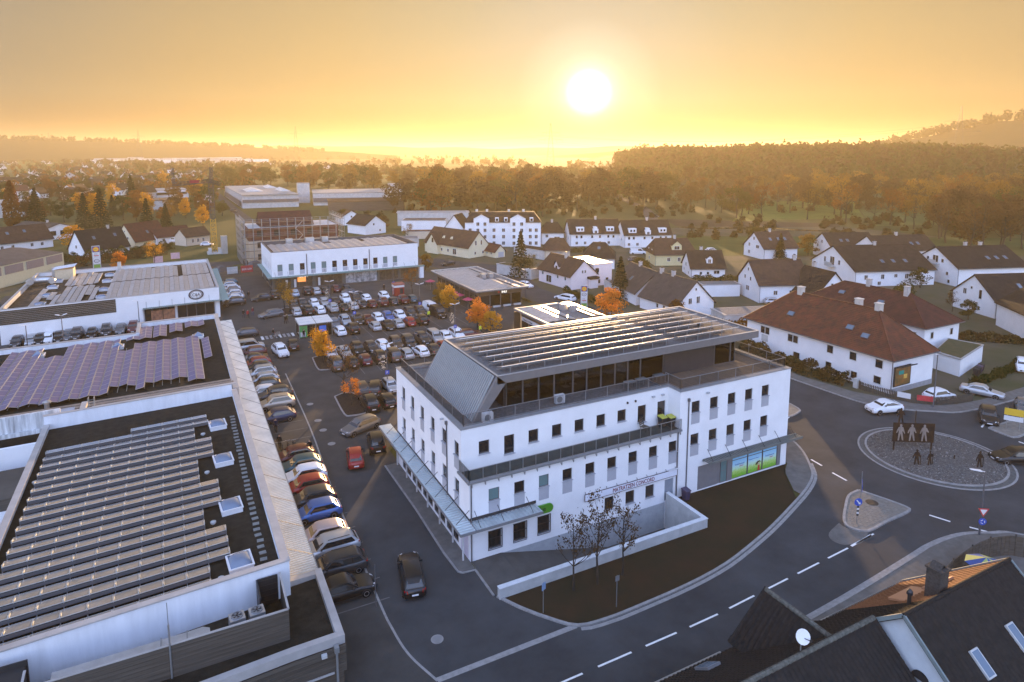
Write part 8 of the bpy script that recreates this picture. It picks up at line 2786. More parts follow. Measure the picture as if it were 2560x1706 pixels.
wr=smooth_line([at(1660,640).xy,at(1640,590).xy,at(1628,545).xy,at(1606,520).xy,at(1560,500).xy,at(1500,470).xy,at(1500,452).xy,at(1530,432).xy],4)
mb=MB();ribbon(mb,wr,6.0,0,.012);struct(mb.build('wood_road',mat('wood_road',(.07,.066,.06),.8,var=.1)))
mb=MB();ribbon(mb,smooth_line([at(1700,568).xy,at(1760,572).xy,at(1900,570).xy,at(2000,576).xy,at(2140,580).xy],4),5.0,0,.014);struct(mb.build('stream',mat('stream_water',(.02,.025,.025),.05,var=0,spec=1)))
for i,(poly,c)in enumerate((([(600,432),(1000,430),(1060,445),(560,447)],(.075,.10,.022)),([(1080,412),(1400,414),(1420,428),(1100,432)],(.085,.105,.03)),([(0,400),(330,398),(360,412),(0,416)],(.065,.095,.02)),
        ([(0,417),(90,416),(80,428),(0,430)],(.09,.10,.03)),([(1870,505),(2130,500),(2160,545),(1830,555)],(.10,.12,.025)),([(2150,525),(2420,520),(2460,560),(2180,566)],(.085,.10,.03)),
        ([(1680,590),(2560,596),(2560,640),(1660,640)],(.055,.07,.02)),([(1660,548),(2100,560),(2100,569),(1690,566)],(.050,.038,.025)),([(560,418),(1060,416),(1100,424),(560,429)],(.06,.085,.02)),([(1000,395),(1330,397),(1330,408),(980,409)],(.09,.11,.03)))):
 sheet('field',[at(*p).xy for p in poly],0.006,mat('field_%d'%i,c,.95,var=.3,scale=.05,bump=.4,bscale=2))
PY=[]
def power_mast(px,py,top,label):
 c=at(px,py)
 dst=math.hypot(c.x,c.y)
 d=Vector((c.x,c.y,0)).normalized()
 v=-(top-592)/1629.0
 tilt=math.atan(v)-R(7.484)
 h=CAM_H+dst/math.cos(math.atan2(px-1280,1629.0))*math.tan(tilt)*math.cos(math.atan2(px-1280,1629.0))
 rz=math.atan2(d.y,d.x)-math.pi/2+.15
 t=thing('power_pylon',label,'pylon',c,rz)
 b=max(.16,dst/5200)
 mb=MB()
 w=h*.09
 for i in range(9):
  z0,z1=h*i/9,h*(i+1)/9
  w0,w1=w*(1-i/9.6),w*(1-(i+1)/9.6)
  cs=[(1,1),(1,-1),(-1,-1),(-1,1)]
  for j in range(4):
   p,q=cs[j],cs[(j+1)%4]
   mb.bar((p[0]*w0,p[1]*w0,z0),(p[0]*w1,p[1]*w1,z1),b)
   mb.bar((p[0]*w0,p[1]*w0,z0),(q[0]*w1,q[1]*w1,z1),b*.6)
 mb.build('mast',[M_crd],t)
 for z,l in((h*.66,h*.24),(h*.80,h*.18)):
  mb=MB()
  for s in(-1,1):
   mb.bar((0,0,z),(s*l,0,z),b);mb.bar((0,0,z+h*.035),(s*l,0,z),b*.7)
   for k in(.5,1):
    mb.bar((s*l*k,0,z),(s*l*k,0,z-h*.05),b*.8)
  mb.build('cross_arm',[M_crd],t)
 PY.append((c,h,rz))
power_mast(127,402,340,'faint lattice power pylon farthest left on the horizon')
power_mast(350,404,332,'lattice power pylon left of the crane on the horizon')
power_mast(742,408,320,'lattice power pylon above the industrial halls')
power_mast(1376,432,308,'lattice power pylon just left of the sun')
power_mast(2388,452,285,'tall lattice power pylon on the wooded ridge at right')
for(a,b)in zip(PY[:-1],PY[1:]):
 mb=MB()
 for s,zf in((-.24,.61),(.24,.61),(-.18,.75),(.18,.75)):
  ends=[]
  for(c,h,rz)in(a,b):
   ends.append(Vector((c.x+math.cos(rz)*s*h,c.y+math.sin(rz)*s*h,h*zf)))
  p=ends[0]
  for k in range(1,13):
   tt=k/12
   q=ends[0].lerp(ends[1],tt)-Vector((0,0,22*4*tt*(1-tt)*.6))
   mb.tube(p,q,.09,n=3,cap=False)
   p=q
 tag(mb.build('power_line',[M_crd]),'sagging power cables between the horizon pylons, span %s from the left'%ORD[len([o for o in COL.objects if o.name.startswith('power_line')])],'power line')
r5=random.Random(21)
vm={}
def village_house(x,y,rz,L,W,ze,zr,rk,wk,label):
 key=(L,W,ze,zr,rk,wk)
 t=thing('village_house',label,'house',(x,y,0),rz,'houses of the far village')
 if key not in vm:
  rm_=MB();k=(zr-ze)/(W/2)
  for s in(-1,1):
   a,b,c,d=(-L/2-.4,s*(W/2+.5),ze-.5*k),(L/2+.4,s*(W/2+.5),ze-.5*k),(L/2+.4,0,zr),(-L/2-.4,0,zr)
   rm_.quad(a,b,c,d);rm_.add([(p[0],p[1],p[2]+.2)for p in(a,b,c,d)],[(0,1,2,3)])
  wm_=MB()
  for x_,w_,z_ in((-L/2-.03,W*.2,1.2),(-L/2-.03,-W*.2,1.2),(-L/2-.03,0,ze+.6)):
   wm_.box(x_,x_+.02,w_-.5,w_+.5,z_,z_+1.2)
  wn_=MB()
  for q in(-.3,0,.3):
   wn_.box(L*q-.5,L*q+.5,-W/2-.03,-W/2-.01,1.1,2.3)
  vm[key]=(wall_mesh(L,W,ze,zr).mesh('wall',[HW[wk]]),rm_.mesh('roof',[RT[rk]]),wm_.mesh('gable_windows',[M_glass]),wn_.mesh('side_windows',[M_glass]))
 a,b,c,d=vm[key]
 put('wall',a,t);put('roof',b,t);put('window',c,t);put('window',d,t)
kinds=[(10,8,3.4,7.4,'brown','white'),(11,9,4.2,8.4,'dark','white'),(9,8,3.0,7.2,'maroon','cream'),(12,9,3.6,8.0,'brown','beige'),(10,8,5.0,8.6,'red','white'),(14,10,5.2,9,'dark','grey')]
vh=[]
tries=0
while len(vh)<118 and tries<4000:
 tries+=1
 u=r5.uniform(-30,640)if r5.random()<.85 else r5.uniform(640,900)
 v=408+(r5.random()**1.2)*92
 if u>520 and v>440:continue
 if u>380 and v>462:continue
 c=at(u,v)
 if any((c-o[0]).length<15 for o in vh):continue
 vh.append((c,u,v))
vh.sort(key=lambda o:(round((o[2]-408)/16),o[1]))
BAND=['farthest','second farthest','third farthest','middle','third nearest','second nearest','nearest']
cnt={}
for c,u,v in vh:
 bnd=min(6,round((v-408)/16))
 cnt[bnd]=cnt.get(bnd,0)+1
 kd=r5.choice(kinds)
 lab='%s house with %s roof, %s from left in the %s village row'%(kd[5],{'brown':'brown','dark':'dark','maroon':'maroon','red':'red'}[kd[4]],ORD[cnt[bnd]-1],BAND[bnd])
 village_house(c.x,c.y,r5.choice((R(110),R(20),R(135),R(60),R(95)))+r5.uniform(-.2,.2),*kd,lab)
for i in range(16):
 u,v=236+26*i,r5.uniform(401,409)
 c=at(u,v)
 w,l=r5.uniform(25,60),r5.uniform(40,110)
 bigshed('factory_hall','pale factory hall on the far plain, %s from the left of its strip'%ORD[i],[(c.x-l/2,c.y-w/2),(c.x+l/2,c.y-w/2),(c.x+l/2,c.y+w/2),(c.x-l/2,c.y+w/2)],r5.uniform(7,12),M_white if i%2 else M_conc,M_paleroof)['group']='factory halls of the far industrial strip'
def leaf_mat(name,c,c2,tr=.45):
 m=bpy.data.materials.new(name)
 MATS[name]=m
 m.use_nodes=True
 nt=m.node_tree
 nt.nodes.clear()
 out=nt.nodes.new('ShaderNodeOutputMaterial')
 mx=nt.nodes.new('ShaderNodeMixShader')
 mx.inputs[0].default_value=tr
 df=nt.nodes.new('ShaderNodeBsdfDiffuse')
 tl=nt.nodes.new('ShaderNodeBsdfTranslucent')
 tc=nt.nodes.new('ShaderNodeTexCoord')
 oi=nt.nodes.new('ShaderNodeObjectInfo')
 no=nt.nodes.new('ShaderNodeTexNoise')
 no.inputs['Scale'].default_value=.55
 no.inputs['Detail'].default_value=3
 ad=nt.nodes.new('ShaderNodeVectorMath');ad.operation='ADD'
 sc=nt.nodes.new('ShaderNodeVectorMath');sc.operation='SCALE';sc.inputs['Scale'].default_value=50
 cb=nt.nodes.new('ShaderNodeCombineXYZ')
 nt.links.new(oi.outputs['Random'],cb.inputs[0])
 nt.links.new(cb.outputs[0],sc.inputs[0])
 nt.links.new(tc.outputs['Object'],ad.inputs[0])
 nt.links.new(sc.outputs[0],ad.inputs[1])
 nt.links.new(ad.outputs[0],no.inputs['Vector'])
 rp=nt.nodes.new('ShaderNodeValToRGB')
 e=rp.color_ramp.elements
 e[0].position,e[1].position=.32,.68
 e[0].color,e[1].color=(*c,1),(*c2,1)
 nt.links.new(no.outputs['Fac'],rp.inputs[0])
 nt.links.new(rp.outputs[0],df.inputs['Color'])
 nt.links.new(rp.outputs[0],tl.inputs['Color'])
 nt.links.new(df.outputs[0],mx.inputs[1])
 nt.links.new(tl.outputs[0],mx.inputs[2])
 nt.links.new(mx.outputs[0],out.inputs[0])
 return m
LF={'olive':leaf_mat('leaf_olive',(.050,.055,.016),(.10,.085,.025)),'green':leaf_mat('leaf_green',(.026,.040,.012),(.055,.065,.018)),
  'rust':leaf_mat('leaf_rust',(.13,.050,.014),(.21,.095,.022)),'ochre':leaf_mat('leaf_ochre',(.15,.085,.018),(.26,.15,.03)),
  'brown':leaf_mat('leaf_brown',(.070,.042,.020),(.11,.065,.028)),'fir':leaf_mat('leaf_fir',(.013,.022,.010),(.026,.034,.014),.2),
  'gold':leaf_mat('leaf_gold',(.46,.22,.02),(.62,.33,.04),.5),'orange':leaf_mat('leaf_orange',(.50,.17,.025),(.62,.24,.04),.5),'hedge':leaf_mat('leaf_hedge',(.075,.045,.020),(.05,.05,.018),.3)}
M_bark1=mat('bark',(.045,.036,.028),.9,var=.3,scale=4,bump=.4)
def np_mesh(name,V,F,mats):
 """quads from numpy arrays (n,4,3)"""
 me=bpy.data.meshes.new(name)
 n=len(V)
 me.vertices.add(n*4)
 me.vertices.foreach_set('co',V.reshape(-1).astype(np.float32))
 me.loops.add(n*4)
 me.loops.foreach_set('vertex_index',np.arange(n*4,dtype=np.int32))
 me.polygons.add(n)
 me.polygons.foreach_set('loop_start',np.arange(0,n*4,4,dtype=np.int32))
 me.update(calc_edges=True)
 for m in mats:
  me.materials.append(m)
 return me
def leaf_quads(P,size,g,up=.25):
 """one little quad per point, random orientation"""
 n=len(P)
 a=g.normal(size=(n,3));a/=np.linalg.norm(a,axis=1)[:,None]
 b=g.normal(size=(n,3));b-=(a*b).sum(1)[:,None]*a;b/=np.linalg.norm(b,axis=1)[:,None]
 s=(size*g.uniform(.55,1.3,n))[:,None]
 a,b=a*s,b*s*.8
 return np.stack([P-a-b,P+a-b*.6,P+a*.8+b,P-a*.7+b*.8],axis=1)
def crown_points(kind,n,g):
 """points inside a crown about 1 m high (scaled later), base at z 0"""
 if kind in('round','wide','tall'):
  k=26
  c=g.normal(size=(k,3));c/=np.linalg.norm(c,axis=1)[:,None]
  c*=g.uniform(.25,.95,k)[:,None]**.6
  w={'round':.46,'wide':.56,'tall':.30}[kind]
  h={'round':.50,'wide':.44,'tall':.54}[kind]
  c=c*np.array([w,w,h])+np.array([0,0,h])
  c[:,:2]*=(1.05-.45*(c[:,2:3]/(2*h))**1.5)
  r=g.uniform(.09,.20,k)
  i=g.integers(0,k,n)
  d=g.normal(size=(n,3));d/=np.linalg.norm(d,axis=1)[:,None]
  return c[i]+d*(r[i]*g.uniform(.3,1,n)**.5)[:,None]*np.array([1,1,.75])
 if kind=='poplar':
  z=g.uniform(0,1,n)
  r=.16*np.sin(np.clip(z,.02,1)**.6*math.pi)**.6*g.uniform(.4,1,n)
  t=g.uniform(0,6.283,n)
  return np.stack([r*np.cos(t),r*np.sin(t),z],1)
 if kind=='fir':
  lay=g.integers(0,16,n)
  z0=lay/16.0
  q=g.uniform(0,1,n)**.6
  t=(g.integers(0,9,n)*.698+lay*.35+g.normal(0,.10,n))
  r=.27*(1-z0)*q+.01
  z=z0+.05-q*.075*(1-z0*.5)+g.normal(0,.006,n)
  return np.stack([r*np.cos(t),r*np.sin(t),np.clip(z,0,1)],1)
 if kind=='bush':
  k=9
  c=np.stack([g.uniform(-.4,.4,k),g.uniform(-.4,.4,k),g.uniform(.15,.6,k)],1)
  i=g.integers(0,k,n)
  d=g.normal(size=(n,3));d/=np.linalg.norm(d,axis=1)[:,None]
  P=c[i]+d*(.30*g.uniform(.4,1,n)**.5)[:,None]
  P[:,2]=np.abs(P[:,2])
  return P
def limbs(seed,h,spread,n1=7,r0=.035,levels=2,trunk=.35):
 """trunk with limbs, height 1 (scaled later)"""
 r_=random.Random(seed)
 mb=MB()
 tips=[]
 p=Vector((0,0,0));rad=r0
 k=5
 for i in range(k):
  q=Vector((r_.uniform(-.02,.02),r_.uniform(-.02,.02),h*(i+1)/k))
  mb.tube(p,q,rad,rad*.78,6,cap=False)
  p,rad=q,rad*.78
  if(i+1)/k>=trunk:
   for j in range(n1//2):
    a=r_.uniform(0,6.283)
    l=spread*r_.uniform(.6,1.1)*(1.2-.6*(i+1)/k)
    e=q+Vector((math.cos(a)*l,math.sin(a)*l,l*r_.uniform(.5,1.3)))
    m_=q.lerp(e,.5)+Vector((0,0,-l*.06))
    mb.tube(q,m_,rad*.6,rad*.4,4,cap=False);mb.tube(m_,e,rad*.4,rad*.15,4,cap=False)
    if levels>1:
     for t in range(4):
      s=m_.lerp(e,r_.uniform(0,1))
      a2=a+r_.uniform(-1.2,1.2)
      l2=l*r_.uniform(.3,.6)
      e2=s+Vector((math.cos(a2)*l2,math.sin(a2)*l2,l2*r_.uniform(.5,1.4)))
      mb.tube(s,e2,rad*.22,rad*.09,3,cap=False)
      tips.append(e2)
      if levels>2:
       for u in range(3):
        s3=s.lerp(e2,r_.uniform(.3,1))
        e3=s3+Vector((r_.uniform(-1,1),r_.uniform(-1,1),r_.uniform(.2,1.2)))*l2*.4
        mb.tube(s3,e3,rad*.1,rad*.05,3,cap=False)
        tips.append(e3)
 return mb,tips
TP={}
def tree_proto(kind,v):
 k=(kind,v)
 if k in TP:
  return TP[k]
 g=np.random.default_rng(100+v*7+len(kind))
 if kind=='bare':
  mb,tips=limbs(50+v,.8,.28,8,.022,3,.3)
  tr=mb.mesh('trunk',[M_bark1])
  P=np.array([tuple(t)for t in tips])
  P=np.repeat(P,3,0)+g.normal(0,.025,(len(P)*3,3))
  cr=np_mesh('crown',leaf_quads(P,.011,g),None,[LF['brown']])
 elif kind=='thin':
  mb,tips=limbs(80+v,.75,.26,8,.020,2,.3)
  tr=mb.mesh('trunk',[M_bark1])
  P=np.array([tuple(t)for t in tips])
  P=np.repeat(P,16,0)+g.normal(0,.045,(len(P)*16,3))
  cr=np_mesh('crown',leaf_quads(P,.014,g),None,[LF['ochre']])
 else:
  n={'round':2300,'wide':2300,'tall':2000,'poplar':1600,'fir':2600,'bush':700}[kind]
  P=crown_points(kind,n,g)
  zb={'round':.16,'wide':.18,'tall':.12,'poplar':.04,'fir':.05,'bush':0}[kind]
  P[:,2]=zb+P[:,2]*(1-zb)/max(1.0,P[:,2].max())
  cr=np_mesh('crown',leaf_quads(P,{'fir':.016,'bush':.07}.get(kind,.021),g),None,[LF['olive']])
  if kind=='bush':
   mb=MB()
   for i in range(4):
    mb.tube((0,0,0),(g.uniform(-.2,.2),g.uniform(-.2,.2),.5),.02,.008,4)
  else:
   mb,_=limbs(30+v,.8,.2,6,.024,1,.35 if kind!='fir' else 2)
  tr=mb.mesh('trunk',[M_bark1])
 TP[k]=(tr,cr)
 return TP[k]
TREES=[]
def tree(name,label,kind,x,y,h,leaf,group=None,z=0.0,v=None,w=1.0):
 v=rnd.randrange(3)if v is None else v
 tr,cr=tree_proto(kind,v)
 t=thing(name,label,'bush' if kind=='bush' else 'tree',(x,y,z),rnd.uniform(0,6.28),group)
 t.scale=(h*w,h*w,h)
 put('trunk',tr,t)
 c=put('crown',cr,t)
 c.material_slots[0].link='OBJECT'
 c.material_slots[0].material=LF[leaf]
 TREES.append((x,y))
 return t
for x,y,h,kind,leaf,lab in((18.4,101.6,4.6,'thin','gold','golden autumn tree with bare side on the middle planted island, left'),(18.5,98.2,5.2,'tall','gold','dense golden autumn tree on the middle planted island, right'),
         (18.3,84.0,6.4,'bare','brown','tall bare tree on the nearest planted island'),(18.2,79.5,3.6,'thin','orange','small orange leaved tree on the nearest planted island'),
         (18.4,137.2,6.0,'thin','ochre','sparse brown and gold tree on the far planted island, left'),(18.9,133.5,5.0,'thin','gold','thin golden tree on the far planted island, right'),
         (47.2,119,5.6,'tall','gold','golden tree by the bakery terrace, nearer of two'),(47.3,123.4,5.4,'tall','ochre','golden tree by the bakery terrace, farther of two'),
         (46.6,103.4,6.2,'tall','orange','orange narrow tree beyond the office roof, left of two'),(47.8,101,4.4,'round','gold','yellow round tree beyond the office roof, right of two'),
         (46.3,139,5.6,'thin','rust','thin brown tree beside the red kiosk'),(71.8,98.0,6.6,'round','orange','bright orange tree at the street behind the office roof'),
         (-14,195.5,6.2,'tall','orange','bright orange tree behind the fashion store roof'),(-6.5,208,6.8,'thin','gold','yellow green tree by the pink site banners'),
         (-31,252,8.5,'round','gold','bright yellow tree between the white houses at left'),(-60,330,20,'poplar','rust','tall rust coloured poplar at the left edge'),
         (30.5,182,6.0,'thin','orange','orange tree glowing behind the DEPOT roof'),(58.8,165,4.6,'round','ochre','small ochre tree right of the DEPOT store')):
 tree('autumn_tree',lab,kind,x,y,h,leaf)
for i,(px,py,h)in enumerate(((1434,1478,6.0),(1494,1462,6.8),(1556,1440,6.0))):
 c=at(px,py)
 tree('bare_tree','slim bare young tree on the dark lawn before the office, %s of three'%('left','middle','right')[i],'bare',c.x,c.y,h,'brown',None,v=i,w=.75)
for x,y,h,lab in((76.8,144,12,'slender dark conifer beside the garage with the mossy roof'),(84.5,112.5,9.5,'broad dark conifer beside the corner house'),(158,133,8,'dark pointed conifer before the reddish roofed house'),
      (-10.5,288,14,'big dark conifer left of the crane, nearest'),(-4,284,12,'dark conifer beside the crane mast'),(-52,330,17,'dark conifer beside the rust poplar'),(-34,318,15,'dark conifer behind the yellow tree'),(-28,316,17,'tall dark conifer in the left gardens'),
      (-22,420,19,'lone dark conifer far in the left town'),(152,128,7,'small conifer beside the reddish roofed house')):
 tree('conifer',lab,'fir',x,y,h,'fir')
def hedge(name,label,pts,w,h,leaf,dens=90):
 """clipped or loose hedge: many leaf quads along a line"""
 g=np.random.default_rng(len(pts)*13+int(pts[0][0]))
 P=[]
 for(p,q)in zip(pts[:-1],pts[1:]):
  L=math.hypot(q[0]-p[0],q[1]-p[1])
  n=int(L*dens*h)
  t=g.uniform(0,1,n)
  bump=.75+.35*np.sin(t*L*1.3+p[0])*np.sin(t*L*.45+2)
  a=g.uniform(0,6.283,n)
  r=g.uniform(.35,1,n)**.5
  nx,ny=-(q[1]-p[1])/L,(q[0]-p[0])/L
  s=np.cos(a)*r*w/2*bump
  zz=np.abs(np.sin(a))*r*h*bump
  P.append(np.stack([p[0]+(q[0]-p[0])*t+nx*s,p[1]+(q[1]-p[1])*t+ny*s,zz+.1],1))
 P=np.concatenate(P)
 o=put(name,np_mesh(name,leaf_quads(P,.15,g),None,[LF[leaf]]))
 tag(o,label,'hedge')
 return o
hedge('hedge','wild brown green hedge along the wall of the big red roofed house',[(80.9,74.5),(79.7,66),(79.6,60),(80.6,55.6)],3.0,2.3,'hedge')
hedge('hedge','dark hedge behind the mossy garage beside the parked silver saloon',[(96,47.4),(104,48),(112,49)],1.6,1.3,'green')
hedge('hedge','overgrown hedge along the side road behind the second red roof',[(113,66),(121,58),(128,51)],2.0,1.8,'hedge')
hedge('hedge','dark hedge before the black roofed house at left',[(-31,224),(-20,229),(-9,234),(-2,240)],3.4,3.2,'green',60)
hedge('hedge','brown shrub belt between fashion store and the left houses',[(-26,214),(-14,222),(-4,228)],4.2,3.4,'brown',50)
hedge('hedge','orange brown garden shrubs behind the flat garages',[(82,92),(86,86),(90,79)],3.4,2.6,'rust',60)
hedge('hedge','clipped green hedge before the small dormer house',[(113,121),(121,117),(127,114.5)],2.0,1.6,'green',60)
hedge('hedge','thicket between the balcony houses on the right',[(122,78),(130,80),(138,84),(146,88)],5,3.2,'olive',45)
hedge('hedge','garden shrubs before the terraces',[(104,178),(112,172),(122,168)],3,2.2,'olive',45)
hedge('hedge','dark hedge along the street below the conifer',[(77.3,106),(77.1,116),(77.5,124)],1.6,1.7,'green',60)
hedge('hedge','low lawn strip shrubs beside the bakery street side',[(65.4,118),(65.6,126),(65.2,138)],.8,.5,'olive',60)
hedge('hedge','shrubs and young growth around the building site',[(46,196),(56,198),(62,205)],4,2.6,'brown',45)
r6=random.Random(77)
def scatter(n,poly,hr,kinds,name,labf,group,mind=7,vw=None,avoid=True,z=None):
 """survey style planting: base pixels inside a region of the picture put down on the ground"""
 us,vs=[p[0]for p in poly],[p[1]for p in poly]
 out,tr_=[],0
 while len(out)<n and tr_<n*60:
  tr_+=1
  u,v=r6.uniform(min(us),max(us)),r6.uniform(min(vs),max(vs))
  if not inpoly(u,v,poly):
   continue
  c=at(u,v)
  if any((c.x-x)**2+(c.y-y)**2<mind*mind for x,y in TREES[-400:]):
   continue
  if avoid and any(abs(c.x-b[0])<b[2]and abs(c.y-b[1])<b[3]for b in BLK):
   continue
  TREES.append((c.x,c.y))
  out.append((u,v,c))
 out.sort(key=lambda o:o[0])
 for i,(u,v,c)in enumerate(out):
  kind,leaf=r6.choice(kinds)
  h=r6.uniform(*hr)
  tree(name,labf(i,kind,leaf,h),kind,c.x,c.y,h,leaf,group,w=r6.uniform(.85,1.2))
BLK=[(o.location.x,o.location.y,11,11)for o in COL.objects if o.get('category')in('house','apartment house','building','apartment block')]+[(47,446,20,60),(98,405,34,30),(92,358,24,20),(-10,512,24,22),(-10,416,18,18),(-84,400,26,24),(28,420,5,160),(99,200,18,16),(36,166,24,14),(30,204,20,16),(-10,153,26,24)]
LN={'olive':'olive green','green':'dark green','rust':'rust red','ochre':'ochre','brown':'brown','fir':'dark','gold':'golden','orange':'orange'}
KN={'round':'round crowned','wide':'broad','tall':'upright','thin':'half bare','bare':'bare','fir':'conical','poplar':'columnar','bush':'bushy'}
def labeller(where):
 seen={}
 def f(i,kind,leaf,h):
  k=(kind,leaf)
  seen[k]=seen.get(k,0)+1
  return '%s %s tree, %s such from left %s'%(KN[kind],LN[leaf],ORD[seen[k]-1],where)
 return f
DEC=[('round','brown'),('wide','brown'),('round','olive'),('tall','ochre'),('round','rust'),('thin','ochre'),('thin','brown'),('tall','brown'),('wide','olive')]
scatter(92,[(860,466),(1120,462),(1300,470),(1720,478),(1720,520),(1500,530),(1300,548),(1130,540),(980,532),(870,520)],(16,23),DEC,'wood_tree',labeller('in the misty belt behind the centre'),'trees of the misty belt',6)
scatter(30,[(560,455),(860,450),(950,468),(860,482),(700,470),(560,470)],(14,20),[('round','green'),('wide','olive'),('round','olive'),('tall','rust')],'wood_tree',labeller('behind the industrial halls'),'trees behind the industrial halls',7)
scatter(46,[(1720,478),(1900,470),(2200,480),(2560,490),(2560,590),(2380,600),(2200,560),(1950,530),(1740,520)],(14,21),[('thin','brown'),('thin','ochre'),('thin','rust'),('round','brown'),('bare','brown'),('wide','ochre')],'meadow_tree',labeller('on the right meadow'),'trees on the right meadow',9)
scatter(24,[(2330,560),(2560,555),(2560,650),(2420,640),(2330,600)],(13,19),[('thin','brown'),('round','brown'),('thin','olive'),('bare','brown')],'meadow_tree',labeller('in the thicket at the right edge'),'trees at the right edge',6)
scatter(30,[(1700,500),(2330,500),(2330,560),(2000,560),(1720,545)],(12,18),[('thin','brown'),('thin','rust'),('round','brown'),('bare','brown'),('wide','olive')],'meadow_tree',labeller('along the meadow stream'),'trees along the meadow stream',8)
scatter(62,[(0,470),(200,455),(420,462),(560,470),(600,520),(560,560),(430,575),(300,560),(120,575),(0,560)],(8,14),[('round','brown'),('round','olive'),('tall','rust'),('thin','ochre'),('wide','green'),('fir','fir'),('round','rust'),('tall','gold'),('round','green')],'garden_tree',labeller('in the left town gardens'),'trees of the left gardens',7)
for i,(px,py,h,kind,leaf)in enumerate(((2020,640,7,'round','ochre'),(1890,610,6,'round','olive'),(2200,700,5,'thin','rust'),(2300,720,5,'round','olive'),(2420,800,4,'round','olive'),(2380,780,4,'thin','brown'),(1330,690,6,'thin','olive'),(1240,590,8,'thin','brown'),(1600,700,6,'round','olive'),(1480,610,6,'thin','brown'),(1690,800,4,'round','rust'),(2100,630,6,'thin','brown'),(1960,690,5,'round','green'),(2480,690,6,'thin','brown'),(1020,600,6,'thin','ochre'),(860,560,7,'round','olive'),(640,600,5,'round','ochre'),(960,575,6,'round','brown'))):
 c=at(px,py)
 tree('garden_tree','%s %s garden tree among the houses, %s from the left'%(KN[kind],LN[leaf],ORD[sorted((2020,1890,2200,2300,2420,2380,1330,1240,1600,1480,1690,2100,1960,2480,1020,860,640,960)).index(px)]),kind,c.x,c.y,h,leaf)
def far_wood(name,pts,h,size,leaf,per=60,seed=1,zf=None):
 """crowns of a distant wood as one mass; pts = ground positions"""
 g=np.random.default_rng(seed)
 C=np.array([(p[0],p[1],p[2]if len(p)>2 else 0)for p in pts])
 n=len(C)
 hh_=g.uniform(.7,1.15,n)*h
 i=np.repeat(np.arange(n),per)
 d=g.normal(size=(n*per,3));d/=np.linalg.norm(d,axis=1)[:,None]
 lob=1+.35*np.sin(d[:,0]*5+i)*np.sin(d[:,1]*5+i*1.7)+.2*np.sin(d[:,2]*7+i)
 rr_=g.uniform(.3,1,n*per)**.5*lob
 w=(hh_*.34)[i][:,None]
 P=C[i]+d*rr_[:,None]*np.concatenate([w,w,(hh_*.42)[i][:,None]],1)+np.stack([0*hh_[i],0*hh_[i],hh_[i]*.58],1)
 o=put(name,np_mesh(name,leaf_quads(P,size,g),None,[LF[leaf]]))
 o['kind']='stuff'
 return o
def hill_h(x,y):
 """height of the low ridge on the right"""
 ex,ey=x-330.0,y-560.0
 s=ex*.62+ey*.30
 s2=(x*.80+y*.60)
 d=max(0.0,min(1.0,(s2-560)/190.0))
 side=max(0.0,min(1.0,(x-.62*y-20)/120.0))
 bump=1+.12*math.sin(x*.011+1)+.10*math.sin(y*.017)
 return 21.0*(d*d*(3-2*d))*(side*side*(3-2*side))*bump
hm_=MB()
nx,ny=70,60
hx0,hx1,hy0,hy1=150,1900,-200,1500
for j in range(ny+1):
 for i in range(nx+1):
  x,y=hx0+(hx1-hx0)*i/nx,hy0+(hy1-hy0)*j/ny
  hm_.v.append((x,y,hill_h(x,y)-.35))
for j in range(ny):
 for i in range(nx):
  a=j*(nx+1)+i
  if max(hm_.v[k][2]for k in(a,a+1,a+nx+2,a+nx+1))>-.3:
   hm_.f.append((a,a+1,a+nx+2,a+nx+1));hm_.m.append(0)
M_hill=mat('hill_ground',(.060,.050,.026),.95,var=.4,scale=.02,bump=.5,bscale=1,col2=(.085,.075,.03))
struct(hm_.build('hill',M_hill,smooth='all'))
pts=[]
g7=random.Random(4)
t_=0
while len(pts)<1500 and t_<60000:
 t_+=1
 az=g7.uniform(9,45)+27.3-0.0
 dd=470+520*g7.random()**1.3
 x,y=dd*math.sin(R(az)),dd*math.cos(R(az))
 if hill_h(x,y)>2.5:
  if az>62 and dd>560 and g7.random()<.5:
   continue
  pts.append((x,y,hill_h(x,y)-.4))
far_wood('ridge_wood',pts[::2],15,1.5,'brown',56,1)
far_wood('ridge_wood',pts[1::2],15.5,1.5,'olive',56,2)
pts=[]
for(u0,v0,u1,v1,n)in((480,420,760,424,34),(760,432,1010,440,36),(900,408,1330,416,60),(1000,452,1420,458,44),(1330,440,1560,452,40),(600,400,1300,396,70),(1420,420,1600,436,40),(1180,446,1330,436,24),(300,424,600,440,40),(150,412,420,420,40)):
 for i in range(n):
  t=g7.random()
  c=at(u0+(u1-u0)*t+g7.uniform(-14,14),v0+(v1-v0)*t+g7.uniform(-4,5))
  pts.append((c.x,c.y,0))
far_wood('field_trees',pts[::2],14,1.7,'olive',46,3)
far_wood('field_trees',pts[1::2],15,1.7,'brown',46,4)
pts=[]
for i in range(620):
 c=at(g7.uniform(-20,640),406+80*g7.random()**1.4)
 if any((c-o[0]).length<11 for o in vh):
  continue
 pts.append((c.x,c.y,0))
far_wood('village_trees',pts[::3],9,.9,'brown',44,5)
far_wood('village_trees',pts[1::3],9,.9,'rust',44,6)
far_wood('village_trees',pts[2::3],10,.9,'green',44,7)
pts=[]
for i in range(300):
 u=g7.uniform(850,2560)
 v=g7.uniform(478,545)if u<1720 else g7.uniform(485,600)
 c=at(u,v)
 if not any(abs(c.x-b[0])<b[2]and abs(c.y-b[1])<b[3]for b in BLK):
  pts.append((c.x,c.y,-1.4))
far_wood('undergrowth',pts,4.6,.6,'hedge',60,8)
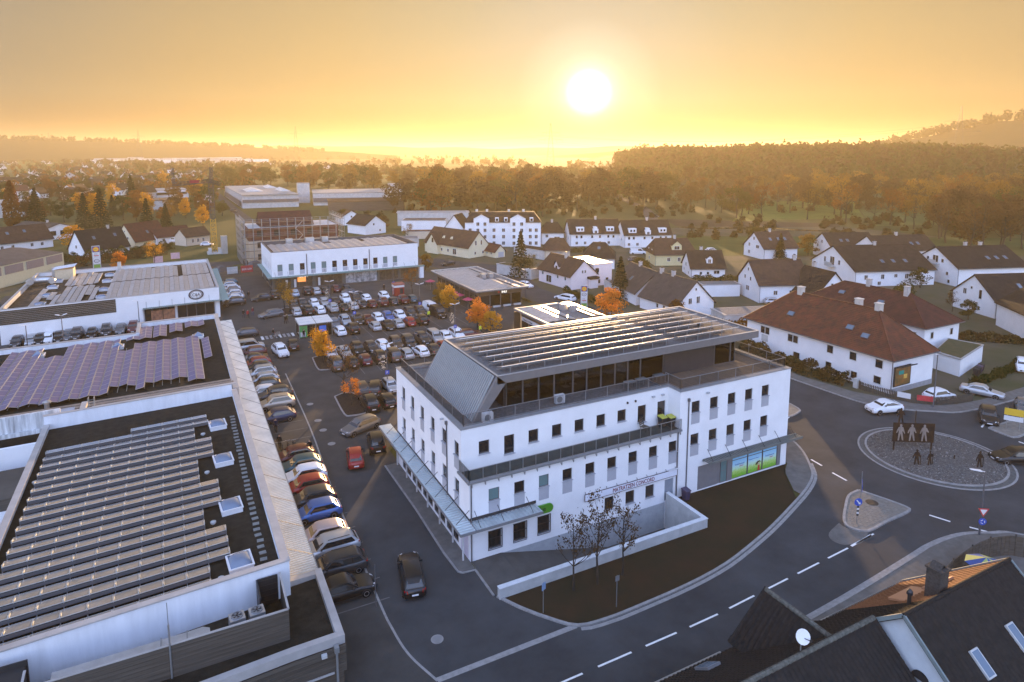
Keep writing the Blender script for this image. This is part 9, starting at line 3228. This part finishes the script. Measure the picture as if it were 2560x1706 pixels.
def ridge(name,az0,az1,d,prof,depth,m):
 mb=MB()
 n=90
 for k in range(n+1):
  t=k/n
  az=R(27.3+az0+(az1-az0)*t)
  h=prof(t)
  for dd,hh_ in((d-depth*.5,-2),(d-depth*.15,h*.75),(d,h),(d+depth,h*.6),(d+depth*2,-2)):
   mb.v.append((dd*math.sin(az),dd*math.cos(az),hh_))
 for k in range(n):
  for j in range(4):
   a=k*5+j
   mb.f.append((a,a+5,a+6,a+1));mb.m.append(0)
 return struct(mb.build(name,m,smooth='all'))
M_for=mat('forest_cover',(.022,.026,.012),.95,var=.6,scale=.03,bump=1.0,bscale=.12,col2=(.045,.035,.016))
W=lambda t,a,b:math.sin(t*a+b)
ridge('far_hill',-46,-10,2700,lambda t:(40+26*(1-t))*(1-t**3)*(1+.05*W(t,50,0)+.04*W(t,123,2))+14,260,M_for)
ridge('far_hill',-20,16,5200,lambda t:62+10*W(t,7,1)+5*W(t,33,0),600,M_for)
ridge('far_hill',2,30,3300,lambda t:68*math.sin(min(1,t*1.4)*1.5)*(1+.10*W(t,17,2))*(1-.25*t),380,M_for)
ridge('far_hill',24,46,1500,lambda t:14+74*max(0,min(1,(t-.12)*2.2))**.8*(1+.03*W(t,60,1)),200,M_for)
pts=[]
for i in range(260):
 az=R(27.3+g7.uniform(-46,-16));d=2700+g7.uniform(-90,60)
 t=(math.degrees(az)-27.3+46)/36
 pts.append((d*math.sin(az),d*math.cos(az),(40+26*(1-t))*(1-t**3)+6))
for i in range(150):
 a_=g7.uniform(28,46);az=R(27.3+a_);d=1500+g7.uniform(-40,30)
 t=(a_-24)/22
 pts.append((d*math.sin(az),d*math.cos(az),14+74*max(0,min(1,(t-.12)*2.2))**.8-4))
far_wood('horizon_trees',pts,18,2.4,'fir',40,9)
hz=MB()
hz.box(-9000,9000,-3000,12000,-3.0,112)
hm=bpy.data.materials.new('haze')
hm.use_nodes=True
hm.node_tree.nodes.clear()
ho=hm.node_tree.nodes.new('ShaderNodeOutputMaterial')
hv=hm.node_tree.nodes.new('ShaderNodeVolumePrincipled')
hv.inputs['Color'].default_value=(1.0,0.86,0.54,1)
hv.inputs['Density'].default_value=0.00021
hv.inputs['Anisotropy'].default_value=0.45
hm.node_tree.links.new(hv.outputs[0],ho.inputs['Volume'])
haze=hz.build('haze',hm)
stuff(haze)
